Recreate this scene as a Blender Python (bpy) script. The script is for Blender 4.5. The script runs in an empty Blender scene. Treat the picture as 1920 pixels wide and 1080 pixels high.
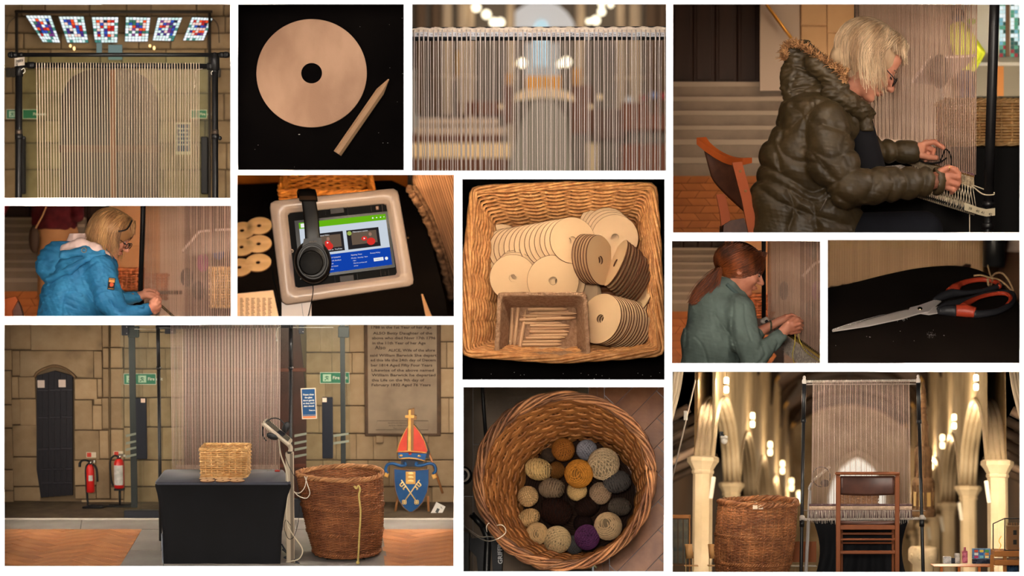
import bpy,bmesh,math,random
import numpy as np
from mathutils import Matrix,Vector,Euler
PI=math.pi
R=math.radians
FPX=4000.0            # focal length in pixels of a 1920 wide picture
D0=10.0               # distance to the white mounting board
scene=bpy.context.scene
COL=scene.collection

# ------------------------------------------------------------------ camera, world, lights, exposure
cam_d=bpy.data.cameras.new('camera')
cam_d.sensor_width=36.0
cam_d.lens=36.0*FPX/1920.0
cam_d.clip_start=0.1
cam_d.clip_end=200
cam_d.dof.use_dof=True
cam_d.dof.focus_distance=10.45
cam_d.dof.aperture_fstop=1.9
cam=bpy.data.objects.new('camera',cam_d)
cam.rotation_euler=(R(90),0,0)
COL.objects.link(cam)
scene.camera=cam
scene.view_settings.view_transform='Standard'
scene.view_settings.look='None'
scene.view_settings.exposure=0.0
scene.view_settings.gamma=1.0
scene.view_settings.use_curve_mapping=False
scene.cycles.use_denoising=True
scene.cycles.max_bounces=6
scene.cycles.diffuse_bounces=3
scene.cycles.transparent_max_bounces=16
scene.cycles.caustics_reflective=False
scene.cycles.caustics_refractive=False
w=bpy.data.worlds.new('world')
scene.world=w
w.use_nodes=True
w.node_tree.nodes['Background'].inputs[0].default_value=(1.0,0.93,0.86,1)
w.node_tree.nodes['Background'].inputs[1].default_value=0.22

def sun(direction,strength,color):
 l=bpy.data.lights.new('sun','SUN')
 l.energy=strength;l.color=color;l.angle=R(1)
 o=bpy.data.objects.new('sun',l);COL.objects.link(o)
 o.rotation_euler=Vector(direction).to_track_quat('-Z','Y').to_euler()
 return o
sun((0.02,0.11,-1),34.0,(1,1,1))      # grazes down the white board

def area(loc,target,sx,sy,power,color,name='area_light'):
 l=bpy.data.lights.new(name,'AREA')
 l.shape='RECTANGLE';l.size=sx;l.size_y=sy
 l.energy=power;l.color=color
 o=bpy.data.objects.new(name,l);COL.objects.link(o)
 o.location=loc
 d=(Vector(target)-Vector(loc)).normalized()
 o.rotation_euler=d.to_track_quat('-Z','Y').to_euler()
 return o
area((-0.4,-0.6,0.8),(0,10,0),1.2,1.2,430,(1.0,0.90,0.78),'fill_light')  # unseen fill light added behind the camera for all the pictures

# panels of the collage: (x0, y0, x1, y1) on the board, in board units of 2.5 mm
RECT={1:(8,8,432,371),2:(446,8,757,319),3:(773,8,1249,320),4:(1262,8,1912,436),
 5:(8,386,433,593),6:(445,328,851,593),7:(867,336,1246,712),8:(1260,452,1538,681),
 9:(1552,450,1912,681),10:(8,609,851,1062),11:(869,726,1245,1072),12:(1261,697,1912,1073)}
MG=3.9

def px(u,v,Y):
 return Vector(((u-960)/FPX*Y,Y,(540-v)/FPX*Y))

def strip(pn,side,power,color=(1,0.85,0.68),depth=0.8,a=0.0,b=1.0,aim=(0.5,0.5),thick=3.2,Y=None):
 """unseen thin fill light added behind the lip of one opening of the board"""
 x0,y0,x1,y1=RECT[pn]
 e=0.4+thick/2
 if side in 'TB':
  xa,xb=x0+(x1-x0)*a,x0+(x1-x0)*b
  c=((xa+xb)/2,y0-e if side=='T' else y1+e)
  L=xb-xa
 else:
  ya,yb=y0+(y1-y0)*a,y0+(y1-y0)*b
  c=(x0-e if side=='L' else x1+e,(ya+yb)/2)
  L=yb-ya
 Y=Y or D0+0.012
 loc=px(c[0],c[1],Y)
 tg=px(x0+(x1-x0)*aim[0],y0+(y1-y0)*aim[1],Y+depth)
 d=(tg-loc).normalized()
 l=bpy.data.lights.new('hidden_fill_strip','AREA')
 l.shape='RECTANGLE';l.size=L*Y/FPX;l.size_y=thick*Y/FPX
 l.energy=power;l.color=color
 o=bpy.data.objects.new('hidden_fill_strip',l);COL.objects.link(o)
 o.location=loc
 ax=Vector((1,0,0)) if side in 'TB' else Vector((0,0,1))
 z=-d
 y=z.cross(ax).normalized();x=y.cross(z).normalized()
 o.rotation_euler=Matrix((x,y,z)).transposed().to_euler()
 return o

# ------------------------------------------------------------------ frames: a local space of one picture, 1 unit = 1 board unit
class Frame:
 def __init__(s,pn,u0,v0,Y0,pitch=0,yaw=0,roll=0,k=None):
  s.pn=pn;s.rect=RECT[pn]
  s.k=k or Y0/FPX
  s.M=(Matrix.Translation(px(u0,v0,Y0))@Euler((0,0,R(yaw))).to_matrix().to_4x4()
 @Euler((R(pitch),0,0)).to_matrix().to_4x4()@Euler((0,R(roll),0)).to_matrix().to_4x4()
 @Matrix.Scale(s.k,4))
  s.Mi=s.M.inverted()
  s.A=np.array(s.M)
  s.eye=s.Mi@Vector((0,0,0))
 def ray(s,u,v):
  return (s.Mi.to_3x3()@Vector(((u-960)/FPX,1,(540-v)/FPX)))
 def at(s,u,v,y=0.0):
  d=s.ray(u,v);t=(y-s.eye.y)/d.y
  return s.eye+d*t
 def floor(s,u,v,z=0.0):
  d=s.ray(u,v);t=(z-s.eye.z)/d.z
  return s.eye+d*t
 def onx(s,u,v,x=0.0):
  d=s.ray(u,v);t=(x-s.eye.x)/d.x
  return s.eye+d*t
 def proj(s,p):
  q=s.M@Vector(p)
  return (960+FPX*q.x/q.y,540-FPX*q.z/q.y)
 def w(s,P):
  P=np.asarray(P,dtype=float)
  return P@s.A[:3,:3].T+s.A[:3,3]

WL={}     # world location of every empty / mesh that can be a parent
def wl(o):return WL.get(o.name,Vector((0,0,0)))

def tag(o,label=None,cat=None,group=None,kind=None):
 if label:o['label']=label
 if cat:o['category']=cat
 if group:o['group']=group
 if kind:o['kind']=kind
 return o

def thing(F,name,label,cat,base=(0,0,0),group=None,kind=None):
 o=bpy.data.objects.new(name,None);COL.objects.link(o)
 o.empty_display_size=0.02
 p=F.M@Vector(base)
 o.location=p
 WL[o.name]=p.copy()
 return tag(o,label,cat,group,kind)

# ------------------------------------------------------------------ mesh builder
def _frames(P,closed):
 P=np.asarray(P,float);n=len(P)
 T=np.empty_like(P)
 if closed:
  T[:]=np.roll(P,-1,0)-np.roll(P,1,0)
 else:
  T[1:-1]=P[2:]-P[:-2];T[0]=P[1]-P[0];T[-1]=P[-1]-P[-2]
 T /= np.maximum(np.linalg.norm(T,axis=1,keepdims=True),1e-9)
 a=np.array([0,0,1.0]) if abs(T[0][2])<0.9 else np.array([0,1.0,0])
 N=np.empty_like(P)
 v=a-T[0]*a.dot(T[0]);N[0]=v/np.linalg.norm(v)
 for i in range(1,n):
  v=N[i-1]-T[i]*N[i-1].dot(T[i])
  N[i]=v/max(np.linalg.norm(v),1e-9)
 B=np.cross(T,N)
 return T,N,B

class MB:
 def __init__(s):
  s.V=[];s.Fc=[];s.n=0;s.rn=[];s.mi=[];s.sm=[];s.cur=0;s.csm=True
 def add(s,V,F,rnd=None,smooth=None,mi=None):
  V=np.asarray(V,float).reshape(-1,3)
  r=random.random() if rnd is None else rnd
  s.V.append(V);o=s.n
  for f in F:s.Fc.append([o+i for i in f])
  s.mi+=[s.cur if mi is None else mi]*len(F)
  s.sm+=[s.csm if smooth is None else smooth]*len(F)
  s.rn.append(np.full(len(V),r));s.n+=len(V)
  return s
 def box(s,a,b,rnd=None,M=None,bev=0.0,mi=None):
  a=np.array(a,float);b=np.array(b,float)
  lo,hi=np.minimum(a,b),np.maximum(a,b)
  e=min(bev,*(0.45*(hi-lo))) if bev else 0
  if e<=0:
   V=np.array([[x,y,z] for x in (lo[0],hi[0]) for y in (lo[1],hi[1]) for z in (lo[2],hi[2])])
   F=[(0,1,3,2),(4,6,7,5),(0,4,5,1),(2,3,7,6),(0,2,6,4),(1,5,7,3)]
  else:
   V=[];idx={}
   for i in (0,1):
    for j in (0,1):
     for k in (0,1):
      c=np.array([(lo,hi)[i][0],(lo,hi)[j][1],(lo,hi)[k][2]])
      sg=np.array([1-2*i,1-2*j,1-2*k])*e
      for ax in range(3):
       d=sg.copy();d[ax]=0
       idx[(i,j,k,ax)]=len(V);V.append(c+d)
   F=[]
   for ax in range(3):
    o1,o2=[q for q in range(3) if q!=ax]
    for sd in (0,1):
     ring=[]
     for p,q in ((0,0),(1,0),(1,1),(0,1)):
      key=[0,0,0];key[ax]=sd;key[o1]=p;key[o2]=q
      ring.append(idx[tuple(key)+(ax,)])
     if (sd==0)!=(ax==1):ring=ring[::-1]
     F.append(ring)
   for ax in range(3):      # edges along ax
    o1,o2=[q for q in range(3) if q!=ax]
    for p in (0,1):
     for q in (0,1):
      k0=[0,0,0];k0[o1]=p;k0[o2]=q;k1=list(k0);k1[ax]=1
      f=[idx[tuple(k0)+(o1,)],idx[tuple(k0)+(o2,)],idx[tuple(k1)+(o2,)],idx[tuple(k1)+(o1,)]]
      F.append(f)
   for i in (0,1):
    for j in (0,1):
     for k in (0,1):
      F.append([idx[(i,j,k,a_)] for a_ in range(3)])
   V=np.array(V);c0=V.mean(0)
   G=[]
   for f in F:
    p=V[f];nn=np.cross(p[1]-p[0],p[2]-p[0])
    G.append(f if nn.dot(p.mean(0)-c0)>=0 else f[::-1])
   F=G
  if M is not None:
   A=np.array(M);V=V@A[:3,:3].T+A[:3,3]
  return s.add(V,F,rnd,smooth=False,mi=mi)
 def tube(s,P,r,n=6,closed=False,rnd=None,flat=1.0,cap=True,mi=None,phase=0.0,up=None):
  P=np.asarray(P,float);m=len(P)
  T,N,B=_frames(P,closed)
  if up is not None:
   U=np.asarray(up,float);N=U-T*(T@U)[:,None];N /= np.maximum(np.linalg.norm(N,axis=1,keepdims=True),1e-9);B=np.cross(T,N)
  r=np.broadcast_to(np.asarray(r,float),(m,))
  an=phase+np.arange(n)*2*PI/n
  c,sn=np.cos(an),np.sin(an)
  V=P[:,None,:]+r[:,None,None]*(N[:,None,:]*c[None,:,None]+flat*B[:,None,:]*sn[None,:,None])
  F=[]
  mm=m if closed else m-1
  for i in range(mm):
   a,b=i*n,((i+1)%m)*n
   for j in range(n):
    k=(j+1)%n
    F.append((a+j,a+k,b+k,b+j))
  if cap and not closed:
   F.append(tuple(range(n-1,-1,-1)));F.append(tuple(range((m-1)*n,m*n)))
  return s.add(V.reshape(-1,3),F,rnd,mi=mi)
 def cyl(s,a,b,r,n=16,r2=None,rnd=None,mi=None):
  return s.tube([a,b],[r,r if r2 is None else r2],n=n,rnd=rnd,mi=mi)
 def lathe(s,prof,n=32,c=(0,0,0),axis='z',rnd=None,cap=True,mi=None,M=None):
  """prof: list of (radius, height)"""
  V=[]
  for r,h in prof:
   for j in range(n):
    a=2*PI*j/n
    V.append((r*math.cos(a),r*math.sin(a),h))
  V=np.array(V)
  F=[]
  for i in range(len(prof)-1):
   for j in range(n):
    k=(j+1)%n
    F.append((i*n+j,i*n+k,(i+1)*n+k,(i+1)*n+j))
  if cap:
   if prof[0][0]>1e-6:F.append(tuple(range(n-1,-1,-1)))
   if prof[-1][0]>1e-6:F.append(tuple(range((len(prof)-1)*n,len(prof)*n)))
  if axis=='y':V=V[:,[0,2,1]]*np.array([1,1,-1]) if False else np.stack([V[:,0],V[:,2],-V[:,1]],1)
  if axis=='x':V=np.stack([V[:,2],V[:,1],-V[:,0]],1)
  if M is not None:
   A=np.array(M);V=V@A[:3,:3].T+A[:3,3]
  return s.add(V+np.array(c),F,rnd,mi=mi)
 def ell(s,c,r,n=16,m=10,rnd=None,M=None,mi=None):
  V=[];F=[]
  for i in range(1,m):
   t=PI*i/m
   for j in range(n):
    a=2*PI*j/n
    V.append((math.sin(t)*math.cos(a),math.sin(t)*math.sin(a),math.cos(t)))
  V.append((0,0,1));V.append((0,0,-1));t0=(m-1)*n
  for i in range(m-2):
   for j in range(n):
    k=(j+1)%n
    F.append((i*n+j,(i+1)*n+j,(i+1)*n+k,i*n+k))
  for j in range(n):
   k=(j+1)%n
   F.append((t0,j,k));F.append((t0+1,(m-2)*n+k,(m-2)*n+j))
  V=np.array(V)*np.array(r if hasattr(r,'__len__') else (r,r,r))
  if M is not None:
   A=np.array(M);V=V@A[:3,:3].T
  return s.add(V+np.array(c),F,rnd,mi=mi)
 def prism(s,poly,y0,y1,rnd=None,M=None,mi=None,plane='xz',smooth=False):
  """extrude a polygon given in x,z along y from y0 to y1 (or xy along z)"""
  n=len(poly)
  ar=sum(poly[i][0]*poly[(i+1)%n][1]-poly[(i+1)%n][0]*poly[i][1] for i in range(n))
  if ar<0:poly=poly[::-1]
  if plane=='xz':
   V=[(a,y0,b) for a,b in poly]+[(a,y1,b) for a,b in poly]
   fl=y1>y0
  elif plane=='xy':
   V=[(a,b,y0) for a,b in poly]+[(a,b,y1) for a,b in poly]
   fl=y1<y0
  else:
   V=[(y0,a,b) for a,b in poly]+[(y1,a,b) for a,b in poly]
   fl=y1<y0
  F=[tuple(range(n)),tuple(range(2*n-1,n-1,-1))]
  for i in range(n):
   k=(i+1)%n
   F.append((k,i,n+i,n+k))
  if not fl:F=[f[::-1] for f in F]
  V=np.array(V,float)
  if M is not None:
   A=np.array(M);V=V@A[:3,:3].T+A[:3,3]
  return s.add(V,F,rnd,smooth=smooth,mi=mi)
 def quad(s,a,b,c,d,rnd=None,mi=None):
  return s.add([a,b,c,d],[(0,1,2,3)],rnd,smooth=False,mi=mi)
 def grid(s,P,rnd=None,closed_u=False,mi=None,flip=False):
  """P: array (m, n, 3)"""
  P=np.asarray(P,float);m,n=P.shape[:2];F=[]
  for i in range(m if closed_u else m-1):
   for j in range(n-1):
    a,b=i*n+j,((i+1)%m)*n+j
    f=(a,b,b+1,a+1)
    F.append(f[::-1] if flip else f)
  return s.add(P.reshape(-1,3),F,rnd,mi=mi)
 def mesh(s,name):
  me=bpy.data.meshes.new(name)
  V=np.concatenate(s.V) if s.V else np.zeros((0,3))
  me.from_pydata(V.tolist(),[],s.Fc)
  if s.Fc:
   me.polygons.foreach_set('material_index',s.mi)
   me.polygons.foreach_set('use_smooth',s.sm)
   at=me.attributes.new('rnd','FLOAT','POINT')
   at.data.foreach_set('value',np.concatenate(s.rn))
  return me
 def build(s,name,mats,F,parent=None,label=None,cat=None,group=None,kind=None,clip=False,mods=None):
  """world-space mesh object; origin at the centre of its base"""
  V=np.concatenate(s.V);W=F.w(V)
  lo,hi=W.min(0),W.max(0)
  org=np.array([(lo[0]+hi[0])/2,(lo[1]+hi[1])/2,lo[2]])
  s.V=[W-org]
  me=s.mesh(name)
  if clip:clip_mesh(me,F.rect,org)
  for m in (mats if isinstance(mats,(list,tuple)) else [mats]):me.materials.append(m)
  o=bpy.data.objects.new(name,me);COL.objects.link(o)
  WL[o.name]=Vector(org)
  if parent is not None:
   o.parent=parent;o.location=Vector(org)-wl(parent)
  else:
   o.location=org
  if mods:
   for t,kw in mods:
    md=o.modifiers.new(t.lower(),t)
    for a,b in kw.items():setattr(md,a,b)
  return tag(o,label,cat,group,kind)

def clip_mesh(me,rect,org,mg=3.0):
 bm=bmesh.new();bm.from_mesh(me)
 x0,y0,x1,y1=rect[0]-mg,rect[1]-mg,rect[2]+mg,rect[3]+mg
 o=Vector(org)
 for no in (Vector((-1,(x0-960)/FPX,0)),Vector((1,-(x1-960)/FPX,0)),
 Vector((0,-(540-y0)/FPX,1)),Vector((0,(540-y1)/FPX,-1))):
  no.normalize()
  bmesh.ops.bisect_plane(bm,geom=bm.verts[:]+bm.edges[:]+bm.faces[:],plane_co=-o,plane_no=no,
 clear_outer=True,dist=1e-6)
 bm.to_mesh(me);bm.free()

def inst(F,me,name,T,parent=None,label=None,cat=None,group=None,kind=None):
 """object sharing mesh me (authored in frame units), placed by the local matrix T"""
 o=bpy.data.objects.new(name,me);COL.objects.link(o)
 W=F.M@T
 WL[o.name]=W.translation.copy()
 if parent is not None:
  o.parent=parent
  W=Matrix.Translation(-wl(parent))@W
 o.matrix_world=W;o.matrix_basis=W
 return tag(o,label,cat,group,kind)

def text(F,s,size,T,mat,parent,name='lettering',ext=0.15,align='CENTER',font_scale=(1,1),clip=False,bold=0.0):
 """flat lettering as a mesh; T places its xz plane (letters face -y) in the frame"""
 cu=bpy.data.curves.new('t','FONT')
 cu.body=s;cu.size=size;cu.align_x=align;cu.align_y='CENTER';cu.extrude=ext;cu.resolution_u=2
 cu.offset=bold
 ob=bpy.data.objects.new('t',cu);COL.objects.link(ob)
 dg=bpy.context.evaluated_depsgraph_get()
 me=bpy.data.meshes.new_from_object(ob.evaluated_get(dg))
 COL.objects.unlink(ob);bpy.data.objects.remove(ob)
 S=Matrix.Diagonal((font_scale[0],font_scale[1],1,1))
 Q=F.M@T@Matrix.Rotation(R(90),4,'X')@S
 me.transform(Q)
 n=len(me.vertices)
 co=np.empty(n*3);me.vertices.foreach_get('co',co);co=co.reshape(-1,3)
 if n==0:return None
 lo,hi=co.min(0),co.max(0)
 org=np.array([(lo[0]+hi[0])/2,(lo[1]+hi[1])/2,lo[2]])
 me.transform(Matrix.Translation(-Vector(org)))
 if clip:clip_mesh(me,F.rect,org)
 me.materials.clear();me.materials.append(mat)
 o=bpy.data.objects.new(name,me);COL.objects.link(o)
 o.location=Vector(org)-(wl(parent) if parent else Vector((0,0,0)))
 if parent:o.parent=parent
 WL[o.name]=Vector(org)
 return o

# ------------------------------------------------------------------ materials
def lin(c):
 out=[]
 for v in c[:3]:
  v=v/255.0
  out.append(v/12.92 if v<=0.04045 else ((v+0.055)/1.055)**2.4)
 return tuple(out)+(1.0,)

MATS={}
def M(name,rgb,rgb2=None,rough=0.7,spec=0.3,scale=8.0,detail=3.0,rnd=0.0,bump=0.0,bscale=None,metal=0.0,
 emit=0.0,kind='noise',stretch=(1,1,1),contrast=(0.35,0.65),alpha=1.0,trans=0.0,sheen=0.0,rgb3=None,coat=0.0,bdist=0.01,rough2=None):
 if name in MATS:return MATS[name]
 m=bpy.data.materials.new(name);m.use_nodes=True
 nt=m.node_tree;nd=nt.nodes;lk=nt.links
 b=nd['Principled BSDF']
 b.inputs['Roughness'].default_value=rough
 b.inputs['Specular IOR Level'].default_value=spec
 b.inputs['Metallic'].default_value=metal
 if coat:b.inputs['Coat Weight'].default_value=coat
 if sheen:
  b.inputs['Sheen Weight'].default_value=sheen
 if alpha<1:b.inputs['Alpha'].default_value=alpha
 if trans:b.inputs['Transmission Weight'].default_value=trans
 tc=nd.new('ShaderNodeTexCoord')
 mp=nd.new('ShaderNodeMapping');mp.inputs['Scale'].default_value=stretch
 lk.new(tc.outputs['Object'],mp.inputs['Vector'])
 def tex(sc,dt=detail,k=kind):
  if k=='noise':
   t=nd.new('ShaderNodeTexNoise');t.inputs['Scale'].default_value=sc;t.inputs['Detail'].default_value=dt
   o=t.outputs['Fac']
  elif k=='wave':
   t=nd.new('ShaderNodeTexWave');t.inputs['Scale'].default_value=sc;t.inputs['Distortion'].default_value=4;t.inputs['Detail'].default_value=dt
   o=t.outputs['Fac']
  else:
   t=nd.new('ShaderNodeTexVoronoi');t.inputs['Scale'].default_value=sc
   o=t.outputs['Distance']
  lk.new(mp.outputs[0],t.inputs['Vector'])
  return o
 col=None
 if rgb2 is not None:
  ramp=nd.new('ShaderNodeValToRGB')
  ramp.color_ramp.elements[0].position=contrast[0];ramp.color_ramp.elements[1].position=contrast[1]
  ramp.color_ramp.elements[0].color=lin(rgb);ramp.color_ramp.elements[1].color=lin(rgb2)
  if rgb3 is not None:
   e=ramp.color_ramp.elements.new(sum(contrast)/2);e.color=lin(rgb3)
  lk.new(tex(scale),ramp.inputs[0]);col=ramp.outputs[0]
 if rnd:
  at=nd.new('ShaderNodeAttribute');at.attribute_name='rnd'
  oi=nd.new('ShaderNodeObjectInfo')
  ad=nd.new('ShaderNodeMath');ad.operation='ADD';lk.new(at.outputs['Fac'],ad.inputs[0]);lk.new(oi.outputs['Random'],ad.inputs[1])
  fr=nd.new('ShaderNodeMath');fr.operation='FRACT';lk.new(ad.outputs[0],fr.inputs[0])
  mr=nd.new('ShaderNodeMapRange');mr.inputs['To Min'].default_value=1-rnd;mr.inputs['To Max'].default_value=1+rnd
  lk.new(fr.outputs[0],mr.inputs['Value'])
  mx=nd.new('ShaderNodeVectorMath');mx.operation='SCALE'
  if col is not None:lk.new(col,mx.inputs[0])
  else:mx.inputs[0].default_value=lin(rgb)[:3]
  lk.new(mr.outputs[0],mx.inputs['Scale']);col=mx.outputs[0]
 if col is not None:lk.new(col,b.inputs['Base Color'])
 else:b.inputs['Base Color'].default_value=lin(rgb)
 if emit:
  if col is not None:lk.new(col,b.inputs['Emission Color'])
  else:b.inputs['Emission Color'].default_value=lin(rgb)
  b.inputs['Emission Strength'].default_value=emit
 if bump:
  bp=nd.new('ShaderNodeBump');bp.inputs['Strength'].default_value=bump;bp.inputs['Distance'].default_value=bdist
  lk.new(tex(bscale or scale*3),bp.inputs['Height']);lk.new(bp.outputs[0],b.inputs['Normal'])
 MATS[name]=m
 return m

def glass(name,tint=(225,235,225),amount=0.85,rough=0.4):
 """thin pane: mostly clear with a faint tint and a weak reflection"""
 if name in MATS:return MATS[name]
 m=bpy.data.materials.new(name);m.use_nodes=True
 nt=m.node_tree;nd=nt.nodes;lk=nt.links
 for n in list(nd):nd.remove(n)
 out=nd.new('ShaderNodeOutputMaterial');mix=nd.new('ShaderNodeMixShader')
 tr=nd.new('ShaderNodeBsdfTransparent');tr.inputs[0].default_value=lin(tint)
 gl=nd.new('ShaderNodeBsdfGlossy');gl.inputs['Roughness'].default_value=rough
 gl.inputs[0].default_value=(0.8,0.85,0.8,1)
 mix.inputs[0].default_value=1-amount
 lk.new(tr.outputs[0],mix.inputs[1]);lk.new(gl.outputs[0],mix.inputs[2]);lk.new(mix.outputs[0],out.inputs[0])
 MATS[name]=m
 return m

def emat(name,rgb,strength):
 if name in MATS:return MATS[name]
 m=bpy.data.materials.new(name);m.use_nodes=True
 nt=m.node_tree;nd=nt.nodes
 for n in list(nd):nd.remove(n)
 out=nd.new('ShaderNodeOutputMaterial');e=nd.new('ShaderNodeEmission')
 e.inputs[0].default_value=lin(rgb);e.inputs[1].default_value=strength
 nt.links.new(e.outputs[0],out.inputs[0]);MATS[name]=m
 return m

# ------------------------------------------------------------------ signed-distance modelling (one continuous surface)
import openvdb as vdb
class SDF:
 def __init__(s,lo,hi,h):
  s.lo=np.array(lo,float);s.h=h
  s.n=np.ceil((np.array(hi,float)-s.lo)/h).astype(int)+1
  s.D=np.full(s.n,99.0,np.float32)
  s.ax=[s.lo[i]+h*np.arange(s.n[i]) for i in range(3)]
 def _sub(s,lo,hi,m):
  a=np.maximum(np.floor((np.array(lo)-m-s.lo)/s.h).astype(int),0)
  b=np.minimum(np.ceil((np.array(hi)+m-s.lo)/s.h).astype(int)+1,s.n)
  if (b<=a).any():return None
  sl=tuple(slice(a[i],b[i]) for i in range(3))
  X,Y,Z=np.meshgrid(*[s.ax[i][sl[i]].astype(np.float32) for i in range(3)],indexing='ij')
  return sl,X,Y,Z
 def _mix(s,sl,d,k,op):
  A=s.D[sl]
  if op=='sub':d=-d;
  if op=='add':
   if k<=0:s.D[sl]=np.minimum(A,d)
   else:
    h=np.clip(0.5+0.5*(A-d)/k,0,1);s.D[sl]=A+(d-A)*h-k*h*(1-h)
  else:
   if k<=0:s.D[sl]=np.maximum(A,d)
   else:
    h=np.clip(0.5-0.5*(A-d)/k,0,1);s.D[sl]=A+(d-A)*h+k*h*(1-h)
 def cap(s,a,b,ra,rb=None,k=3.0,op='add',sq=None):
  """tapered capsule"""
  rb=ra if rb is None else rb
  a=np.array(a,float);b=np.array(b,float);rm=max(ra,rb)
  q=s._sub(np.minimum(a,b),np.maximum(a,b),rm+k+3*s.h)
  if q is None:return s
  sl,X,Y,Z=q
  ab=b-a;L2=max(ab.dot(ab),1e-9)
  t=np.clip(((X-a[0])*ab[0]+(Y-a[1])*ab[1]+(Z-a[2])*ab[2])/L2,0,1)
  d=np.sqrt((X-a[0]-t*ab[0])**2+(Y-a[1]-t*ab[1])**2+(Z-a[2]-t*ab[2])**2)-(ra+(rb-ra)*t)
  s._mix(sl,d,k,op);return s
 def path(s,P,r,k=3.0,op='add'):
  r=[r]*len(P) if not hasattr(r,'__len__') else r
  for i in range(len(P)-1):s.cap(P[i],P[i+1],r[i],r[i+1],k,op)
  return s
 def ell(s,c,r,k=3.0,op='add',rot=None):
  """ellipsoid; rot = Euler tuple in degrees (rotates the ellipsoid)"""
  c=np.array(c,float);r=np.array(r,float);rm=r.max()
  q=s._sub(c-rm,c+rm,k+3*s.h)
  if q is None:return s
  sl,X,Y,Z=q
  P=np.stack([X-c[0],Y-c[1],Z-c[2]])
  if rot is not None:
   A=np.array(rot if isinstance(rot,Matrix) else Euler([R(v) for v in rot]).to_matrix()).T.astype(np.float32)
   P=np.einsum('ij,jabc->iabc',A,P)
  k0=np.sqrt(((P/r[:,None,None,None].astype(np.float32))**2).sum(0))+1e-6
  k1=np.sqrt(((P/(r[:,None,None,None]**2).astype(np.float32))**2).sum(0))+1e-9
  d=k0*(k0-1)/k1
  s._mix(sl,d,k,op);return s
 def fn(s,f):
  """D += f(X, Y, Z) everywhere"""
  X,Y,Z=np.meshgrid(*[a.astype(np.float32) for a in s.ax],indexing='ij')
  s.D+=f(X,Y,Z).astype(np.float32);return s
 def half(s,p,n,k=0.0):
  """keep the side n points away from"""
  X,Y,Z=np.meshgrid(*[a.astype(np.float32) for a in s.ax],indexing='ij')
  n=np.array(n,float);n /= np.linalg.norm(n)
  d=(X-p[0])*n[0]+(Y-p[1])*n[1]+(Z-p[2])*n[2]
  s._mix(tuple(slice(0,q) for q in s.n),-d,k,'sub');return s
 def blur(s,it=1):
  for _ in range(it):
   for ax in range(3):
    A=s.D;s.D=A.copy()
    sl0=[slice(None)]*3;sl1=[slice(None)]*3;sl2=[slice(None)]*3
    sl0[ax]=slice(1,-1);sl1[ax]=slice(0,-2);sl2[ax]=slice(2,None)
    s.D[tuple(sl0)]=0.5*A[tuple(sl0)]+0.25*(A[tuple(sl1)]+A[tuple(sl2)])
  return s
 def mb(s,mb=None,rnd=0.5):
  D=np.clip(s.D,-4,4).astype(np.float32)
  D=np.pad(D,1,constant_values=4.0)
  g=vdb.FloatGrid(background=4.0);g.copyFromArray(D)
  P,Q=g.convertToQuads(isovalue=0.0)
  P=(P-1)*s.h+s.lo
  mb=mb or MB()
  # make the faces point outwards
  f=Q[0];F=Q
  vol=0.0
  a,b,c=P[Q[:,0]],P[Q[:,1]],P[Q[:,2]]
  vol=np.einsum('ij,ij->i',a,np.cross(b,c)).sum()
  if vol<0:F=Q[:,::-1]
  mb.add(P,F.tolist(),rnd=rnd,smooth=True)
  return mb

def vnoise(X,Y,Z,s,seed=0):
 """cheap smooth 3-D noise from sines"""
 r=np.random.RandomState(seed);o=0
 for i in range(6):
  k=r.randn(3);k /= np.linalg.norm(k);k *= (0.7+0.9*r.rand())*2*PI/s
  o=o+np.sin(X*k[0]+Y*k[1]+Z*k[2]+r.rand()*6.28)
 return o/3.0

def spline(P,n):
 """Catmull-Rom through P, n samples"""
 P=np.array([list(p) for p in P],float);m=len(P)
 if m==2:return P[0]+(P[1]-P[0])*np.linspace(0,1,n)[:,None]
 Q=np.vstack([2*P[0]-P[1],P,2*P[-1]-P[-2]])
 out=[]
 for t in np.linspace(0,m-1-1e-9,n):
  i=int(t);f=t-i;a,b,c,d=Q[i:i+4]
  out.append(0.5*((2*b)+(c-a)*f+(2*a-5*b+4*c-d)*f*f+(3*b-a-3*c+d)*f**3))
 return np.array(out)

# ------------------------------------------------------------------ the white board and the boxes behind its openings
def board():
 F=Frame(1,960,540,D0)
 rs=list(RECT.values())
 xs=sorted({-700,2620} | {r[0] for r in rs} | {r[2] for r in rs})
 ys=sorted({-500,1580} | {r[1] for r in rs} | {r[3] for r in rs})
 vid={};V=[];Fc=[]
 def vi(i,j):
  if (i,j) not in vid:
   vid[(i,j)]=len(V);V.append((xs[i]-960,0,540-ys[j]))
  return vid[(i,j)]
 for i in range(len(xs)-1):
  for j in range(len(ys)-1):
   cx,cy=(xs[i]+xs[i+1])/2,(ys[j]+ys[j+1])/2
   if any(r[0]<cx<r[2] and r[1]<cy<r[3] for r in rs):continue
   Fc.append((vi(i,j),vi(i,j+1),vi(i+1,j+1),vi(i+1,j)))
 m=MB();m.add(V,Fc,smooth=False)
 o=m.build('wall_front',M('white_board',(252,252,252),rough=0.9,spec=0.0),F,kind='structure')
 md=o.modifiers.new('thick','SOLIDIFY');md.thickness=0.003;md.offset=-1
board()

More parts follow.
